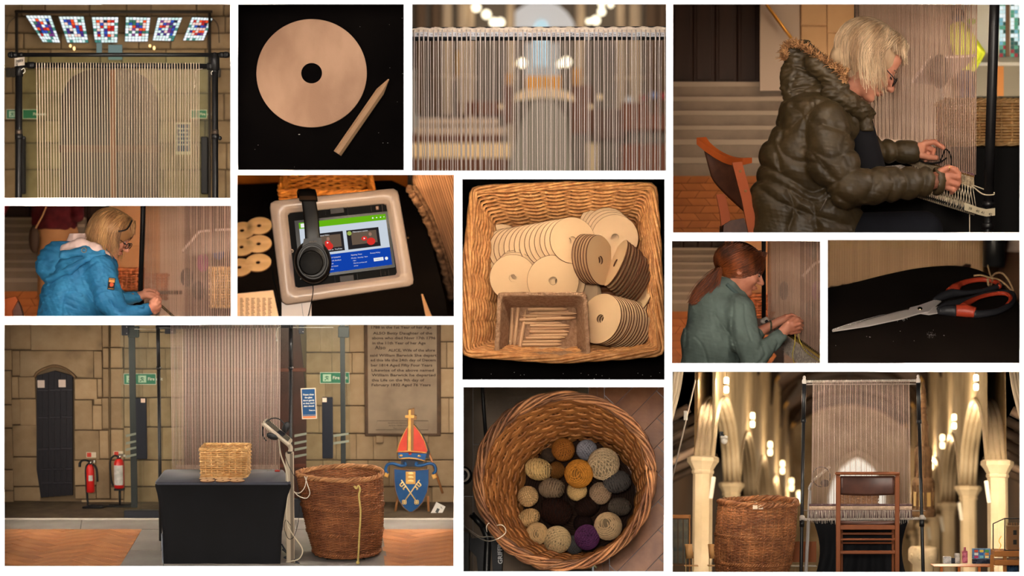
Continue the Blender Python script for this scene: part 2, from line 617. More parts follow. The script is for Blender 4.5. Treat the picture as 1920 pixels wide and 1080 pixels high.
def boxwalls(pn,depth,mat,back=True,backmat=None):
 """unseen side walls (and back), added behind opening pn to stop light leaking"""
 x0,y0,x1,y1=RECT[pn];g=MG
 F=Frame(pn,960,540,D0)
 Y1,Y2=D0+0.004,D0+depth
 c=[(x0-g,y0-g),(x1+g,y0-g),(x1+g,y1+g),(x0-g,y1+g)]
 names=('ceiling','wall_right','floor','wall_left')
 for i in range(4):
  a,b=c[i],c[(i+1)%4]
  m=MB();P=[F.Mi@px(*a,Y1),F.Mi@px(*b,Y1),F.Mi@px(*b,Y2),F.Mi@px(*a,Y2)]
  m.quad(*P)
  m.build(names[i],mat,F,kind='structure')
 if back:
  m=MB();m.quad(*[F.Mi@px(u,v,Y2) for u,v in c[::-1]])
  m.build('wall_back',backmat or mat,F,kind='structure')
def axis_frame(pn,base,top,Y0,H,roll=0):
 """frame whose z axis runs from pixel base (at depth Y0) towards the viewer, passing pixel top at height H (H in board units)"""
 k=Y0/FPX
 B=px(base[0],base[1],Y0)
 d=Vector(((top[0]-960)/FPX,1,(540-top[1])/FPX))
 # find t: |d t - B| = H k, nearer solution
 a=d.dot(d);b=-2*d.dot(B);c=B.dot(B)-(H*k)**2
 t=(-b-math.sqrt(b*b-4*a*c))/(2*a)
 z=(d*t-B).normalized()
 x=Vector((1,0,0));x=(x-z*x.dot(z)).normalized()
 y=z.cross(x)
 F=Frame(pn,base[0],base[1],Y0)
 Rm=Matrix((x,y,z)).transposed().to_4x4()
 F.M=Matrix.Translation(B)@Rm@Matrix.Rotation(R(roll),4,'Z')@Matrix.Scale(k,4)
 F.Mi=F.M.inverted();F.A=np.array(F.M);F.eye=F.Mi@Vector((0,0,0));F.k=k
 return F

WICKER=M('wicker_honey',(214,152,92),(176,112,58),rough=0.45,spec=0.4,scale=30,rnd=0.16,bump=0.3,bscale=180)
WICKER_B=M('wicker_brown',(168,104,58),(118,66,36),rough=0.5,spec=0.4,scale=14,rnd=0.25,bump=0.3,bscale=150)
WICKER_G=M('wicker_gold',(206,150,88),(182,124,66),rough=0.5,spec=0.3,scale=30,rnd=0.12)
WICKER_D=M('wicker_bark',(134,92,62),(88,56,38),rough=0.55,scale=20,rnd=0.3,bump=0.3,bscale=120)
PLY=M('plywood_face',(226,190,146),(208,168,124),rough=0.55,spec=0.35,scale=6,detail=5,rnd=0.06,stretch=(1,4,1),bump=0.05,bscale=60)
PLYEDGE=M('scorched_edge',(112,66,38),(84,48,28),rough=0.7,scale=30)
ORD=('first','second','third','fourth','fifth','sixth','seventh','eighth','ninth','tenth','eleventh','twelfth','thirteenth','fourteenth','fifteenth','sixteenth')
PEG=M('pale_peg_wood',(222,180,138),(198,150,108),rough=0.55,scale=9,stretch=(1,1,6),rnd=0.08,bump=0.1,bscale=60)
BLACKCLOTH=M('black_cloth',(14,12,12),(20,17,16),rough=1.0,spec=0.0,scale=3,bump=0.2,bscale=800,bdist=0.002)
BOXBLACK=M('box_black',(10,9,9),rough=1.0,spec=0.0)
BLACKMETAL=M('black_metal',(16,16,18),(26,26,28),rough=0.4,spec=0.5,scale=5)
WHITEPLASTIC=M('white_plastic',(232,222,210),rough=0.3,spec=0.5)
YARN=M('cream_yarn',(214,190,166),(190,164,140),rough=0.95,spec=0.1,scale=400,rnd=0.08)
SKIN=M('skin',(206,140,112),(188,118,92),rough=0.5,spec=0.35,scale=9,detail=4,contrast=(0.4,0.62))
LINT=M('white_lint',(210,205,200),rough=1)

def ring_rr(corners,rad,n):
 """closed rounded polygon through 3-D corners, n samples by arc length, starting in the middle of side 0"""
 C=[np.array(list(c),float) for c in corners];P=[]
 m=len(C)
 for i in range(m):
  a,b,c=C[i-1],C[i],C[(i+1)%m]
  u=(a-b)/np.linalg.norm(a-b);v=(c-b)/np.linalg.norm(c-b)
  for t in np.linspace(0,1,7):
   p0,p1=b+u*rad,b+v*rad
   P.append((1-t)**2*p0+2*t*(1-t)*b+t*t*p1)
 P=np.array(P);Q=np.vstack([P,P[:1]])
 L=np.concatenate([[0],np.cumsum(np.linalg.norm(np.diff(Q,axis=0),axis=1))])
 s=np.linspace(0,L[-1],n,endpoint=False)
 return np.stack([np.interp(s,L,Q[:,i]) for i in range(3)],1)

def ring_circ(c,r,n,z,ry=None):
 a=np.arange(n)*2*PI/n
 return np.stack([c[0]+r*np.cos(a),c[1]+(ry or r)*np.sin(a),np.full(n,z)],1)

def ring_normals(P):
 T=np.roll(P,-1,0)-np.roll(P,1,0)
 T /= np.linalg.norm(T,axis=1,keepdims=True)
 N=np.cross(T,np.array([0,0,1.0]));N /= np.linalg.norm(N,axis=1,keepdims=True)
 return N

def weave(ringf,hs,ns,r,amp,sub=2,sides=4,stake_r=None,wob=0.0,seed=0,band=1,bands=None):
 """ringf(h, n) gives a closed ring; hs heights 0..1; returns (weave MB, stakes MB)"""
 rg=random.Random(seed)
 W=MB();S=MB();n=ns*sub
 for j,h in enumerate(hs):
  P=ringf(h,n);N=ring_normals(P)
  ph=(j//band)%2
  i=np.arange(n)
  off=amp*np.cos(PI*(i/sub+ph))
  P=P+N*off[:,None]
  if wob:P[:,2]+=wob*np.array([rg.uniform(-1,1) for _ in range(n)])
  W.tube(P,r*rg.uniform(0.85,1.12),n=sides,closed=True,rnd=rg.random(),phase=PI/4)
 if stake_r:
  for k in range(ns):
   P=[ringf(h,n)[k*sub] for h in np.linspace(min(hs),max(hs),6)]
   S.tube(P,stake_r,n=5,rnd=rg.random())
 return W,S

def braid(mb,ring,r_out,strands,turns,r,n=6,up=(0,0,1),seed=0,wob=0.15,flat=1.0):
 """helical strands around a closed ring path"""
 rg=random.Random(seed);m=len(ring)
 T=np.roll(ring,-1,0)-np.roll(ring,1,0);T /= np.linalg.norm(T,axis=1,keepdims=True)
 U=np.tile(np.array(up,float),(m,1));B=np.cross(T,U);B /= np.linalg.norm(B,axis=1,keepdims=True)
 U=np.cross(B,T)
 for k in range(strands):
  a=2*PI*(k/strands+turns*np.arange(m)/m)
  ro=r_out*(1+wob*np.sin(a*0.37+rg.random()*6))
  P=ring+B*(ro*np.cos(a))[:,None]+U*(flat*ro*np.sin(a))[:,None]
  mb.tube(P,r*(1+wob*np.sin(a*1.3+k)),n=n,closed=True,rnd=rg.random())
 return mb

def disc_mesh(r=43.0,th=3.0,hole=7.5,name='bobbin_disc',n=48):
 m=MB();e=0.5
 V=[];prof=[(hole,th),(r-e,th),(r,th-e),(r,e),(r-e,0),(hole,0)]
 for rr,z in prof:
  for j in range(n):
   a=2*PI*j/n;V.append((rr*math.cos(a),rr*math.sin(a),z))
 V=np.array(V)
 for i in range(6):
  F=[(i*n+j,i*n+(j+1)%n,((i+1)%6)*n+(j+1)%n,((i+1)%6)*n+j) for j in range(n)]
  F=[f[::-1] for f in F]
  if i==0:m.add(V,F,rnd=0.5,smooth=False,mi=0)
  else:
   for f in F:m.Fc.append(list(f));m.mi.append(1 if i in (1,2,3,5) else 0);m.sm.append(i in (1,2,3,5))
 me=m.mesh(name);me.materials.append(PLY);me.materials.append(PLYEDGE)
 return me

def orient(p,nrm,spin=0):
 """matrix at p whose z axis is nrm"""
 z=Vector(nrm).normalized()
 q=z.to_track_quat('Z','Y')
 return Matrix.Translation(Vector(p))@q.to_matrix().to_4x4()@Matrix.Rotation(R(spin),4,'Z')

def peg_mesh(L,w,t,tip,name='weaving_peg'):
 """flat stick with bevelled long edges and a sharpened end, lying along +x"""
 m=MB()
 secs=[(0,1.0),(L-tip,1.0),(L,0.12)]
 V=[]
 for x,k in secs:
  a,b,e=w/2*k,t,0.28*w*k
  V+=[(x,-a,0),(x,a,0),(x,a,b*0.5),(x,a-e,b*(0.4+0.6*k)),(x,-a+e,b*(0.4+0.6*k)),(x,-a,b*0.5)]
 F=[]
 for i in range(2):
  for j in range(6):
   k=(j+1)%6;F.append((i*6+j,i*6+k,(i+1)*6+k,(i+1)*6+j))
 F+=[tuple(range(5,-1,-1)),tuple(range(12,18))]
 m.add(V,F,rnd=0.5,smooth=False)
 me=m.mesh(name);me.materials.append(PEG)
 return me

def yarn_ball(R0,bands=9,turns=9,seg=20,r=1.15,seed=0,shape=(1,1,1),name='yarn_ball',mat=None,core=None,mode='ball'):
 rg=random.Random(seed);m=MB()
 m.ell((0,0,0),[R0*0.93*s for s in shape],20,12,rnd=.3,mi=1)
 for b in range(bands):
  if mode=='barrel':
   ax=Vector((1,rg.uniform(-.5,.5)*(1 if b%2 else-1),rg.uniform(-.5,.5)))
  elif mode=='cake':
   ax=Vector((rg.uniform(-.35,.35),rg.uniform(-.35,.35),1))
  else:
   ax=Vector([rg.gauss(0,1) for _ in range(3)])
  ax.normalize();e1=ax.orthogonal().normalized();e2=ax.cross(e1)
  off=rg.uniform(-.15,.15);n=turns*seg;sp=rg.uniform(.05,.065)*9/turns*3.2
  if mode=='cake':sp=.17
  t=np.linspace(0,turns*2*PI,n)
  s=off+sp*(t/(2*PI)-turns/2)+0.02*np.sin(t*0.7+b)
  s=np.clip(s,-1.25,1.25)
  rad=R0*(0.955+0.006*b+0.01*np.sin(t*1.9+b))
  P=(np.cos(s)*np.cos(t)*rad)[:,None]*np.array(e1)+(np.cos(s)*np.sin(t)*rad)[:,None]*np.array(e2)+(np.sin(s)*rad)[:,None]*np.array(ax)
  m.tube(P*np.array(shape),r,n=4,rnd=rg.random())
 me=m.mesh(name);me.materials.append(mat);me.materials.append(core or mat)
 return me

def herring(F,cx,cy,W,n,ang,inside,mat,parent,z=0.0,th=3.0,rng=14,gap=0.5,maxn=300,poly=None,mats=None,clip=False,sy=1.0):
 """herringbone planks, each its own object; inside(x, y) says whether the middle counts; poly clips (list of (point, outward normal))"""
 cnt=0;ca,sa=math.cos(R(ang)),math.sin(R(ang));rg=random.Random(4)
 for i in range(-rng*2,rng*2):
  for j in range(-rng,rng):
   for hv in (0,1):
    if hv==0:x0,y0,x1,y1=i+2*n*j,i,i+2*n*j+n,i+1
    else:x0,y0,x1,y1=i+2*n*j+n,i-n+1,i+2*n*j+n+1,i+1
    x0,y0,x1,y1=x0*W+gap,y0*W+gap,x1*W-gap,y1*W-gap
    mx,my=(x0+x1)/2,(y0+y1)/2
    X,Y=cx+mx*ca-my*sa,cy+(mx*sa+my*ca)*sy
    if not inside(X,Y) or cnt>=maxn:continue
    m=MB();T=Matrix.Translation((cx,cy,z))@Matrix.Diagonal((1,sy,1,1))@Matrix.Rotation(R(ang),4,'Z')
    m.box((x0,y0,-th),(x1,y1,rg.uniform(-.25,.25)),M=T,bev=0.35,rnd=rg.random())
    if poly:
     me=None
     V=np.concatenate(m.V);bm=bmesh.new()
     vs=[bm.verts.new(v) for v in V]
     for f in m.Fc:
      try:bm.faces.new([vs[q] for q in f])
      except ValueError:pass
     for p,no in poly:
      r_=bmesh.ops.bisect_plane(bm,geom=bm.verts[:]+bm.edges[:]+bm.faces[:],plane_co=p,plane_no=no,clear_outer=True,dist=1e-4)
      ed=[e for e in r_['geom_cut'] if isinstance(e,bmesh.types.BMEdge)]
      if ed:
       try:bmesh.ops.edgeloop_fill(bm,edges=ed)
       except Exception:pass
     if len(bm.faces)<3:bm.free();continue
     bm.verts.index_update()
     rr=m.rn[0][0];m=MB();m.add([v.co[:] for v in bm.verts],[[v.index for v in f.verts] for f in bm.faces],rnd=rr,smooth=False);bm.free()
    o=m.build('plank',mats[0 if hv else 1] if mats else mat,F,parent=parent,clip=clip)
    if len(o.data.vertices)==0:
     bpy.data.objects.remove(o);continue
    cnt+=1
 return cnt
def clip_inst(F,o):
 """give an instance its own mesh, trimmed to the box it stands in"""
 me=o.data.copy();W=o.matrix_basis;me.transform(W.to_3x3().to_4x4());clip_mesh(me,F.rect,W.translation);o.data=me
 o.matrix_basis=Matrix.Translation(W.translation)
# ================================================== picture 2: one disc and one peg on black cloth
def picture_disc():
 F=Frame(2,601,163,10.5,pitch=88)
 boxwalls(2,0.9,BOXBLACK,back=False)
 m=MB();P=[]
 for j in range(30):
  row=[]
  for i in range(30):
   x,y=-165+330*i/29,-170+340*j/29
   row.append((x,y,-1+0.6*math.sin(x*.05+y*.03)))
  P.append(row)
 m.grid(P,flip=True)
 m.build('black_cloth',BLACKCLOTH,F,clip=True,label='plain black cloth under the single wooden disc and peg',cat='cloth')
 c=F.floor(584.5,137.5,2)
 me=disc_mesh(103.5,3.0,19.6,'wooden_disc',96)
 me.materials.clear()
 me.materials.append(M('disc_birch',(216,172,138),(194,150,118),rough=0.5,spec=0.3,scale=0.011,detail=4,contrast=(0.4,0.62),stretch=(1,0.6,1),bump=0.04,bscale=0.4,bdist=0.3))
 me.materials.append(PLYEDGE)
 o=inst(F,me,'wooden_disc',Matrix.Translation(c)@Matrix.Diagonal((1,0.985,1,1)))
 tag(o,'large flat round wooden disc with a centre hole lying alone on black cloth','disc')
 g=MB();a,b=F.floor(563,38,5.0),F.floor(655,98,5.0)
 g.tube([a,(a+b)/2+Vector((1,1,0)),b],[0.3,0.6,0.25],n=5)
 g.build('grain_ridge',M('disc_ridge',(228,186,148),rough=.5),F,parent=o)
 a,b=F.floor(633,288,1),F.floor(729,149,1)
 L=(b-a).length
 me=peg_mesh(L,16.5,9,28)
 ang=math.atan2(b.y-a.y,b.x-a.x)
 o=inst(F,me,'wooden_peg',Matrix.Translation(a)@Matrix.Rotation(ang,4,'Z'),
 label='large sharpened wooden peg lying diagonally beside the single disc',cat='peg')
 g=MB();g.tube([b+Vector((-1,-1,3)),b+Vector((4,5,2))],[0.6,0.25],n=5)
 g.build('splinter',M('splinter',(150,120,100)),F,parent=o)
 m=MB()
 for u,v,s in ((561,252,1.6),(484,272,.7),(755,138,.6),(731,127,.5),(710,249,.7),(718,268,.8),(727,268,.8),(745,191,.5),(478,280,.5),(552,313,.5),(730,46,.4),(754,34,.6),(675,50,.5)):
  p=F.floor(u,v,0.5);m.ell(p,(s*1.3,s*.6,.5),6,4)
 m.build('lint',LINT,F,label='tiny white lint specks on the black cloth round the disc',cat='lint',kind='stuff')
 strip(2,'L',1.6,(1,.82,.7));strip(2,'T',1.4,(1,.82,.7))
picture_disc()
# ================================================== picture 7: square basket of discs and a pulp tray of pegs
def picture_square_basket():
 H=150
 F=axis_frame(7,(1066,545),(1062,505),10.85,H)
 boxwalls(7,1.3,BOXBLACK,back=False)
 m=MB();m.quad((-260,-260,-3),(260,-260,-3),(260,260,-3),(-260,260,-3))
 m.build('black_cloth',BLACKCLOTH,F,clip=True,label='black table cloth under the square basket of discs',cat='cloth')
 top=[F.floor(u,v,H) for u,v in ((888,357),(876,480),(874,664),(1050,676),(1240,662),(1233,480),(1225,350),(1060,348))]
 bot=[F.floor(u,v,3) for u,v in ((936,424),(930,540),(928,640),(1060,646),(1198,640),(1198,540),(1192,414),(1065,418))]
 def ringf(h,n):
  c=[np.array(b)*(1-h)+np.array(t)*h for b,t in zip(bot,top)]
  return ring_rr(c,10,n)
 t=thing(F,'wicker_basket','square honey wicker basket full of wooden discs, seen from above','basket',base=(0,0,0))
 W,S=weave(ringf,np.linspace(0.02,0.97,21),28,3.1,3.6,sub=4,sides=6,stake_r=2.6,wob=0.5,seed=3)
 W.build('weave',WICKER,F,parent=t);S.build('stakes',WICKER,F,parent=t)
 m=MB();N=160
 rim=ringf(1.0,N);rim[:,2]+=4
 braid(m,rim,5.0,5,6,3.1,n=7,seed=2)
 m.build('braided_rim',WICKER,F,parent=t)
 m=MB()
 b0=[np.array(b) for b in bot]
 for i in range(26):
  f=i/25
  a=b0[0]*(1-f)+b0[2]*f;b=b0[6]*(1-f)+b0[4]*f
  P=[a*(1-s)+b*s+np.array([0,0,-1+1.5*math.cos(PI*(q+i))]) for q,s in enumerate(np.linspace(0,1,15))]
  m.tube(P,4.8,n=6)
 m.build('base_weave',WICKER_B,F,parent=t)
 # discs ------------------------------------------------------------
 me=disc_mesh(43.5,2.4,7.2)
 G='wooden discs filling the square basket'
 def stack(n,u,v,z,nrm,du,dv,dz,lab_first,lab_rest,spread=0.04,r=1.0,seed=1):
  """front disc at pixel (u, v), height z; the rest step away behind it"""
  rg=random.Random(seed)
  nrm=Vector(nrm).normalized()
  for i in range(n):
   zz=z+dz*i
   p=F.floor(u+du*i,v+dv*i,zz)
   q=nrm+Vector((rg.uniform(-1,1),rg.uniform(-1,1),0))*spread*(i>0)
   inst(F,me,'wooden_disc',orient(p,q,rg.uniform(0,360))@Matrix.Scale(r,4) ,group=G,
 label=lab_first if i==0 else ORD[i]+' '+lab_rest,cat='disc')
 stack(14,1073,451,96,(.30,-.10,.95),-9.6,1.6,-5.0,'round disc facing up at the front of the long fanned row along the back',
 'disc in the long fanned row along the back of the basket',seed=4)
 stack(1,939,463,24,(-.1,-.1,.98),0,0,0,'lowest disc at the far left end of the fanned row','',seed=5)
 stack(6,1153,446,74,(.08,-.12,.98),-4.8,-4.4,-5.5,'disc lying flat in the back right corner of the basket',
 'disc under the flat one in the back right corner',seed=6)
 stack(6,1124,488,100,(.84,-.05,.54),-5.2,-0.4,-2.4,'upright disc facing right in the middle of the basket','disc behind the upright disc that faces right',.02,1.07,7)
 stack(6,1156,494,100,(-.90,.36,.36),5.4,4.2,-4.6,'narrow tilted disc facing left, right of the middle stack','disc standing behind the narrow tilted disc that faces left',.03,1.07,8)
 stack(6,1180,516,80,(-.82,.42,.36),4.4,3.2,-4.0,'first disc of the second tilted row near the right wall','disc in the second tilted row near the right wall',.04,1.02,9)
 stack(5,1196,548,64,(-.72,.14,.62),5.0,-1.5,-5.0,'first of the loose discs leaning on the right wall','loose disc leaning on the right wall of the basket',.06,1.0,10)
 stack(3,1180,582,58,(-.6,.2,.72),7,-4,-6,'disc between the bottom right row and the right wall','disc tucked under others by the right wall',.06,1.0,12)
 stack(13,1127,598,98,(-.56,.06,.76),4.9,1.1,-3.6,'front disc of the bottom right row with the pulp tray at its side','disc in the bottom right row beside the pulp tray',.03,1.09,11)
 stack(1,1192,606,34,(-.45,.1,.85),0,0,0,'lowest disc at the right end of the bottom right row','',seed=5)
 stack(4,962,521,66,(-.04,-.3,.92),4.2,-4.4,-4.5,'disc lying behind the left corner of the pulp tray','disc under the one behind the left corner of the pulp tray',.03,1.0,13)
 stack(2,1037,526,78,(.0,-.42,.88),12,2,-7,'disc lying right behind the middle of the pulp tray','disc half hidden under the one behind the tray',.02,1.1,14)
 stack(3,1078,545,50,(.1,-.2,.9),3,4,-7,'disc showing at the right back corner of the tray','disc deep down at the right back corner of the tray',.04,1.0,15)
 # pulp tray -----------------------------------------------------------
 pulp=M('paper_pulp',(176,138,108),(150,112,84),rough=1,spec=0.05,scale=60,detail=6,bump=1.0,bscale=160,bdist=0.006)
 zt=118;zb=52
 To=[F.floor(u,v,zt) for u,v in ((933,548),(1100,548),(1108,668),(927,668))]
 Ti=[F.floor(u,v,zt) for u,v in ((940,554),(1093,554),(1100,661),(935,661))]
 Bi=[F.floor(u,v,zb+5) for u,v in ((958,576),(1080,576),(1082,656),(952,656))]
 Bo=[F.floor(u,v,zb) for u,v in ((952,570),(1086,570),(1090,664),(946,664))]
 rings=[ring_rr(Bo,8,80),ring_rr(To,8,80),ring_rr(Ti,7,80),ring_rr(Bi,6,80)]
 rg=np.random.RandomState(5)
 out=[]
 for a,b,nseg in ((0,1,8),(1,2,3),(2,3,10)):
  for s in np.linspace(0,1,nseg,endpoint=False):
   P=rings[a]*(1-s)+rings[b]*s
   out.append(P+rg.randn(*P.shape)*0.45)
 out.append(rings[3])
 P=np.array(out).transpose(1,0,2)
 m=MB();m.grid(P,closed_u=True)
 m.add(rings[3],[tuple(range(80))]);m.add(rings[0],[tuple(range(79,-1,-1))])
 o=m.build('pulp_tray',pulp,F,label='brown paper pulp tray holding sharpened pegs inside the square basket',cat='tray')
 # pegs ------------------------------------------------------------------
 pm=peg_mesh(72,6.2,5,11)
 Gp='sharpened pegs in the pulp tray'
 rg=random.Random(8)
 rows=[(990,580,0,4),(994,586,1,8),(980,593,1,8),(974,600,0,9),(981,606,0,4),(994,611,0,9),(995,617,0,4),(993,622,0,8),(992,628,1,4),
 (986,634,0,8),(980,641,0,4),(979,647,0,8),(985,654,0,4),(1006,598,0,13),(1008,588,0,13)]
 words=('uppermost','second','third','fourth','fifth','sixth','seventh','eighth','ninth','tenth','eleventh','twelfth','lowest')
 for i,(u,v,fl,dz) in enumerate(rows):
  p=F.floor(u,v,zb+5+dz);T=Matrix.Translation(p)
  if fl:T=Matrix.Translation(F.floor(u+72,v,zb+5+dz))@Matrix.Rotation(PI,4,'Z')
  lab=('%s peg from the top in the sideways row inside the tray'%words[i]) if i<13 else ('short looking peg end on top of the sideways row, %s one'%('lower' if i==13 else 'upper'))
  inst(F,pm,'wooden_peg',T@Matrix.Rotation(R(rg.uniform(-1.2,1.2)),4,'Z'),label=lab,cat='peg',group=Gp)
 for i,(u,v,a,L) in enumerate(((961,578,-93,'first'),(972,578,-96,'second'),(974,656,81,'third'))):
  inst(F,pm,'wooden_peg',Matrix.Translation(F.floor(u,v,zb+6+2*i))@Matrix.Rotation(R(a),4,'Z')@Matrix.Scale(1.05,4),
 label='%s of the three upright pegs from the left side of the tray'%L,cat='peg',group=Gp)
 m=MB()
 for _ in range(16):
  p=F.floor(rg.uniform(880,1240),rg.uniform(698,711),-1);m.ell(p,(.8,.6,.5),5,4)
 m.build('lint',LINT,F,label='tiny specks of lint on the cloth below the square basket',cat='lint',kind='stuff')
 strip(7,'T',6.5,(1,.85,.66),depth=0.8);strip(7,'L',2.0,(1,.85,.66),depth=0.8)
picture_square_basket()
# ================================================== picture 11: looking down into the round basket of yarn
def picture_yarn_basket():
 H=270
 F=axis_frame(11,(1085,931),(1058,899),11.12,H)
 boxwalls(11,1.9,BOXBLACK,back=False)
 # floor -----------------------------------------------------------------
 fl=thing(F,'floor',None,None,base=(0,0,0),kind='structure')
 slab=M('grey_slab',(112,98,84),(92,80,68),rough=0.8,scale=5,detail=6,bump=0.2,bscale=40)
 def P(u,v,z=-4):return F.floor(u,v,z)
 jl=[(862,718),(1100,718),(1114,1080),(862,1080)]
 def lerp(t):return 1102+14*t     # edge of the wood
 xs=[860,893,1102]
 for a,b,v0,v1 in ((860,886,716,930),(887,1102,716,833),(887,1106,834,1082),(860,886,931,1082)):
  m=MB();q=[P(a,v0,-3),P(b,v0,-3),P(b+(4 if b>1000 else 0),v1,-3),P(a,v1,-3)]
  m.prism([(p.x,p.y) for p in q],-9,-3+0.3*random.random(),plane='xy')
  m.build('stone_slab',slab,F,parent=fl,clip=True)
 wood=M('parquet_warm',(176,112,66),(142,84,46),rough=0.38,spec=0.5,scale=9,detail=6,rnd=0.16,stretch=(1,1,1),bump=0.08,bscale=60,rgb3=(160,98,56))
 e0,e1=P(1103,716),P(1114,1082)
 # border strip of straight boards
 f0,f1=P(1132,716),P(1143,1082)
 for k,(s0,s1) in enumerate(((0,.13),(.131,.27),(.271,.45),(.451,.63),(.631,.80),(.801,.93),(.931,1))):
  for (A0,A1,B0,B1) in ((e0,e1,e0.lerp(f0,.55),e1.lerp(f1,.55)),(e0.lerp(f0,.56),e1.lerp(f1,.56),f0,f1)):
   q=[A0.lerp(A1,s0),B0.lerp(B1,s0),B0.lerp(B1,s1),A0.lerp(A1,s1)]
   m=MB();m.prism([(p.x,p.y) for p in q],-9,-3,plane='xy',rnd=random.random())
   m.build('plank',wood,F,parent=fl,clip=True)
 d=(f1-f0).normalized();nrm=Vector((-d.y,d.x,0))
 if nrm.x>0:nrm=-nrm
 c=P(1153,760)
 herring(F,c.x,c.y,37,4,45,lambda x,y:x>f0.x-60 and x<330 and abs(y)<300,wood,fl,z=-3,th=6,rng=8,gap=.5,
 poly=[(f0+nrm*-1,nrm)],clip=True)
 # basket ------------------------------------------------------------------
 t=thing(F,'round_wicker_basket','tall round brown wicker basket seen from above, full of yarn balls','basket',base=(0,0,0))
 ct=F.floor(1058,899,H);rt=(F.floor(1228,899,H)-F.floor(889,899,H)).length/2-6
 rb=(F.floor(1192,931,0)-F.floor(978,931,0)).length/2
 def ringf(h,n):
  q=h**0.85
  r=rb*(1-q)+(rt-2)*q
  r *= 1
  a=np.arange(n)*2*PI/n+.1
  rr=r*(1+0.012*np.sin(2*a+1)+0.008*np.sin(3*a))
  return np.stack([ct.x*h+rr*np.cos(a),ct.y*h+rr*np.sin(a),np.full(n,H*h)],1)
 W,S=weave(ringf,np.linspace(0.01,0.97,56),34,2.7,2.6,sub=4,sides=5,stake_r=2.4,wob=0.9,seed=5,band=4)
 wm=M('wicker_inside',(186,124,66),(142,88,44),rough=0.5,spec=0.35,scale=14,rnd=0.22,bump=0.2,bscale=150)
 W.build('weave',wm,F,parent=t);S.build('stakes',wm,F,parent=t)
 m=MB();rim=ringf(1.0,200);rim[:,2]+=2
 braid(m,rim,6.4,6,6,2.3,n=6,seed=3,wob=.32)
 m.build('braided_rim',M('rim_light',(180,124,80),(128,80,52),rough=.5,spec=.4,scale=10,rnd=.4,bump=.3,bscale=120),F,parent=t)
 m=MB();rim2=ringf(.985,200)
 braid(m,rim2,7.2,4,8,2.6,n=6,seed=9,wob=.35)
 m.build('dark_rim_rods',WICKER_D,F,parent=t)
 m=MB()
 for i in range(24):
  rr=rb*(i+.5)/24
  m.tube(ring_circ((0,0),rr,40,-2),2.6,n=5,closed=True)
 m.build('base_weave',M('basket_floor_shaded',(52,32,20),(34,20,14),rough=.9),F,parent=t)  # deep shade inside the basket is put into this dark brown
 # yarn balls -----------------------------------------------------------------
 G='balls of yarn in the round basket'
 B=[(588,370,62,(172,108,46),'ball',46,'dark ochre yarn ball at the back of the round basket'),
 (720,372,56,(150,150,160),'ball',40,'blue grey yarn ball at the back of the round basket'),
 (815,450,87,(214,190,152),'ball',70,'largest cream yarn ball, at the back right'),
 (448,480,72,(228,192,130),'barrel',50,'yellowish cream yarn skein at the back left'),
 (675,505,77,(204,138,54),'cake',84,'bright ochre cake of yarn in the middle'),
 (550,485,46,(120,78,36),'ball',30,'small brown yarn ball behind the grey brown barrel'),
 (525,588,68,(146,124,100),'barrel',56,'grey brown barrel of yarn left of the middle'),
 (665,600,54,(210,176,120),'ball',44,'cream yarn ball under the bright ochre cake'),
 (797,615,59,(160,134,108),'ball',46,'marled beige brown yarn ball at the dark grey barrel'),
 (890,550,74,(88,84,82),'barrel',56,'dark grey yarn barrel by the right side'),
 (905,690,60,(100,90,80),'barrel',46,'smaller charcoal brown yarn barrel by the right side'),
 (390,632,56,(222,184,132),'ball',46,'tan yarn ball, upper of three on the left side'),
 (395,752,58,(218,180,126),'barrel',42,'tan yarn barrel, middle of three on the left side'),
 (440,842,60,(224,188,136),'cake',56,'tan yarn ball, lowest of three on the left side'),
 (555,876,74,(226,198,150),'ball',50,'cream yarn ball at the front beside the purple one'),
 (545,715,90,(44,26,20),'barrel',52,'big black brown yarn barrel in the middle'),
 (722,690,66,(40,25,20),'barrel',38,'smaller black brown yarn ball right of the big one'),
 (722,862,67,(104,58,104),'ball',58,'purple ball of yarn at the front'),
 (840,800,75,(206,178,138),'cake',54,'beige cake of yarn at the front right'),
 (505,402,40,(70,56,46),'ball',26,'dark brown ball half hidden at the far back'),
 (650,905,50,(86,84,84),'ball',26,'dark grey ball half hidden behind the purple one'),
 (700,785,52,(34,22,20),'ball',24,'black ball deep down behind the purple one')]
 for i,(x,y,r,c,md,z,lab) in enumerate(B):
  mt=M('yarn_%d'%i,c,tuple(int(q*.86) for q in c),rough=0.95,spec=0.08,scale=90,rnd=0.34)
  r=r/3.0*1.03*10.9/11.12*1.02
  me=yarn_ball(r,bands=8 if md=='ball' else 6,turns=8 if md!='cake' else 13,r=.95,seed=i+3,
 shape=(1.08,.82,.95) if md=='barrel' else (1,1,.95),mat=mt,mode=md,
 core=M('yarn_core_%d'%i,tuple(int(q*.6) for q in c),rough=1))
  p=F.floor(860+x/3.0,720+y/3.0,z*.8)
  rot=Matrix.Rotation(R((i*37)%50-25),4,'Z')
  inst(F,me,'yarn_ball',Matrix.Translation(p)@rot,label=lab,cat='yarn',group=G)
 # things beside the basket ---------------------------------------------------------------
 m=MB();m.tube([P(903.5,715,4),P(913,850,4)],3.6,n=10)
 m.build('black_pole',BLACKMETAL,F,clip=True,label='thin black metal pole on the grey slabs behind the round basket',cat='pole')
 st=thing(F,'microphone_stand','black folding stand base with white lettering, lying left below the round basket','stand',base=tuple(P(900,1020,0)))
 m=MB();m.tube([P(886,966,26),P(906,988,24)],5.6,n=14);m.tube([P(884.5,964,26),P(886,966,26)],6.0,n=14)
 m.build('clamp_knob',BLACKMETAL,F,parent=st)
 m=MB();m.tube([P(906,988,18),P(915,1010,8),P(912,1076,6)],7,n=10);m.build('tube',BLACKMETAL,F,parent=st,clip=True)
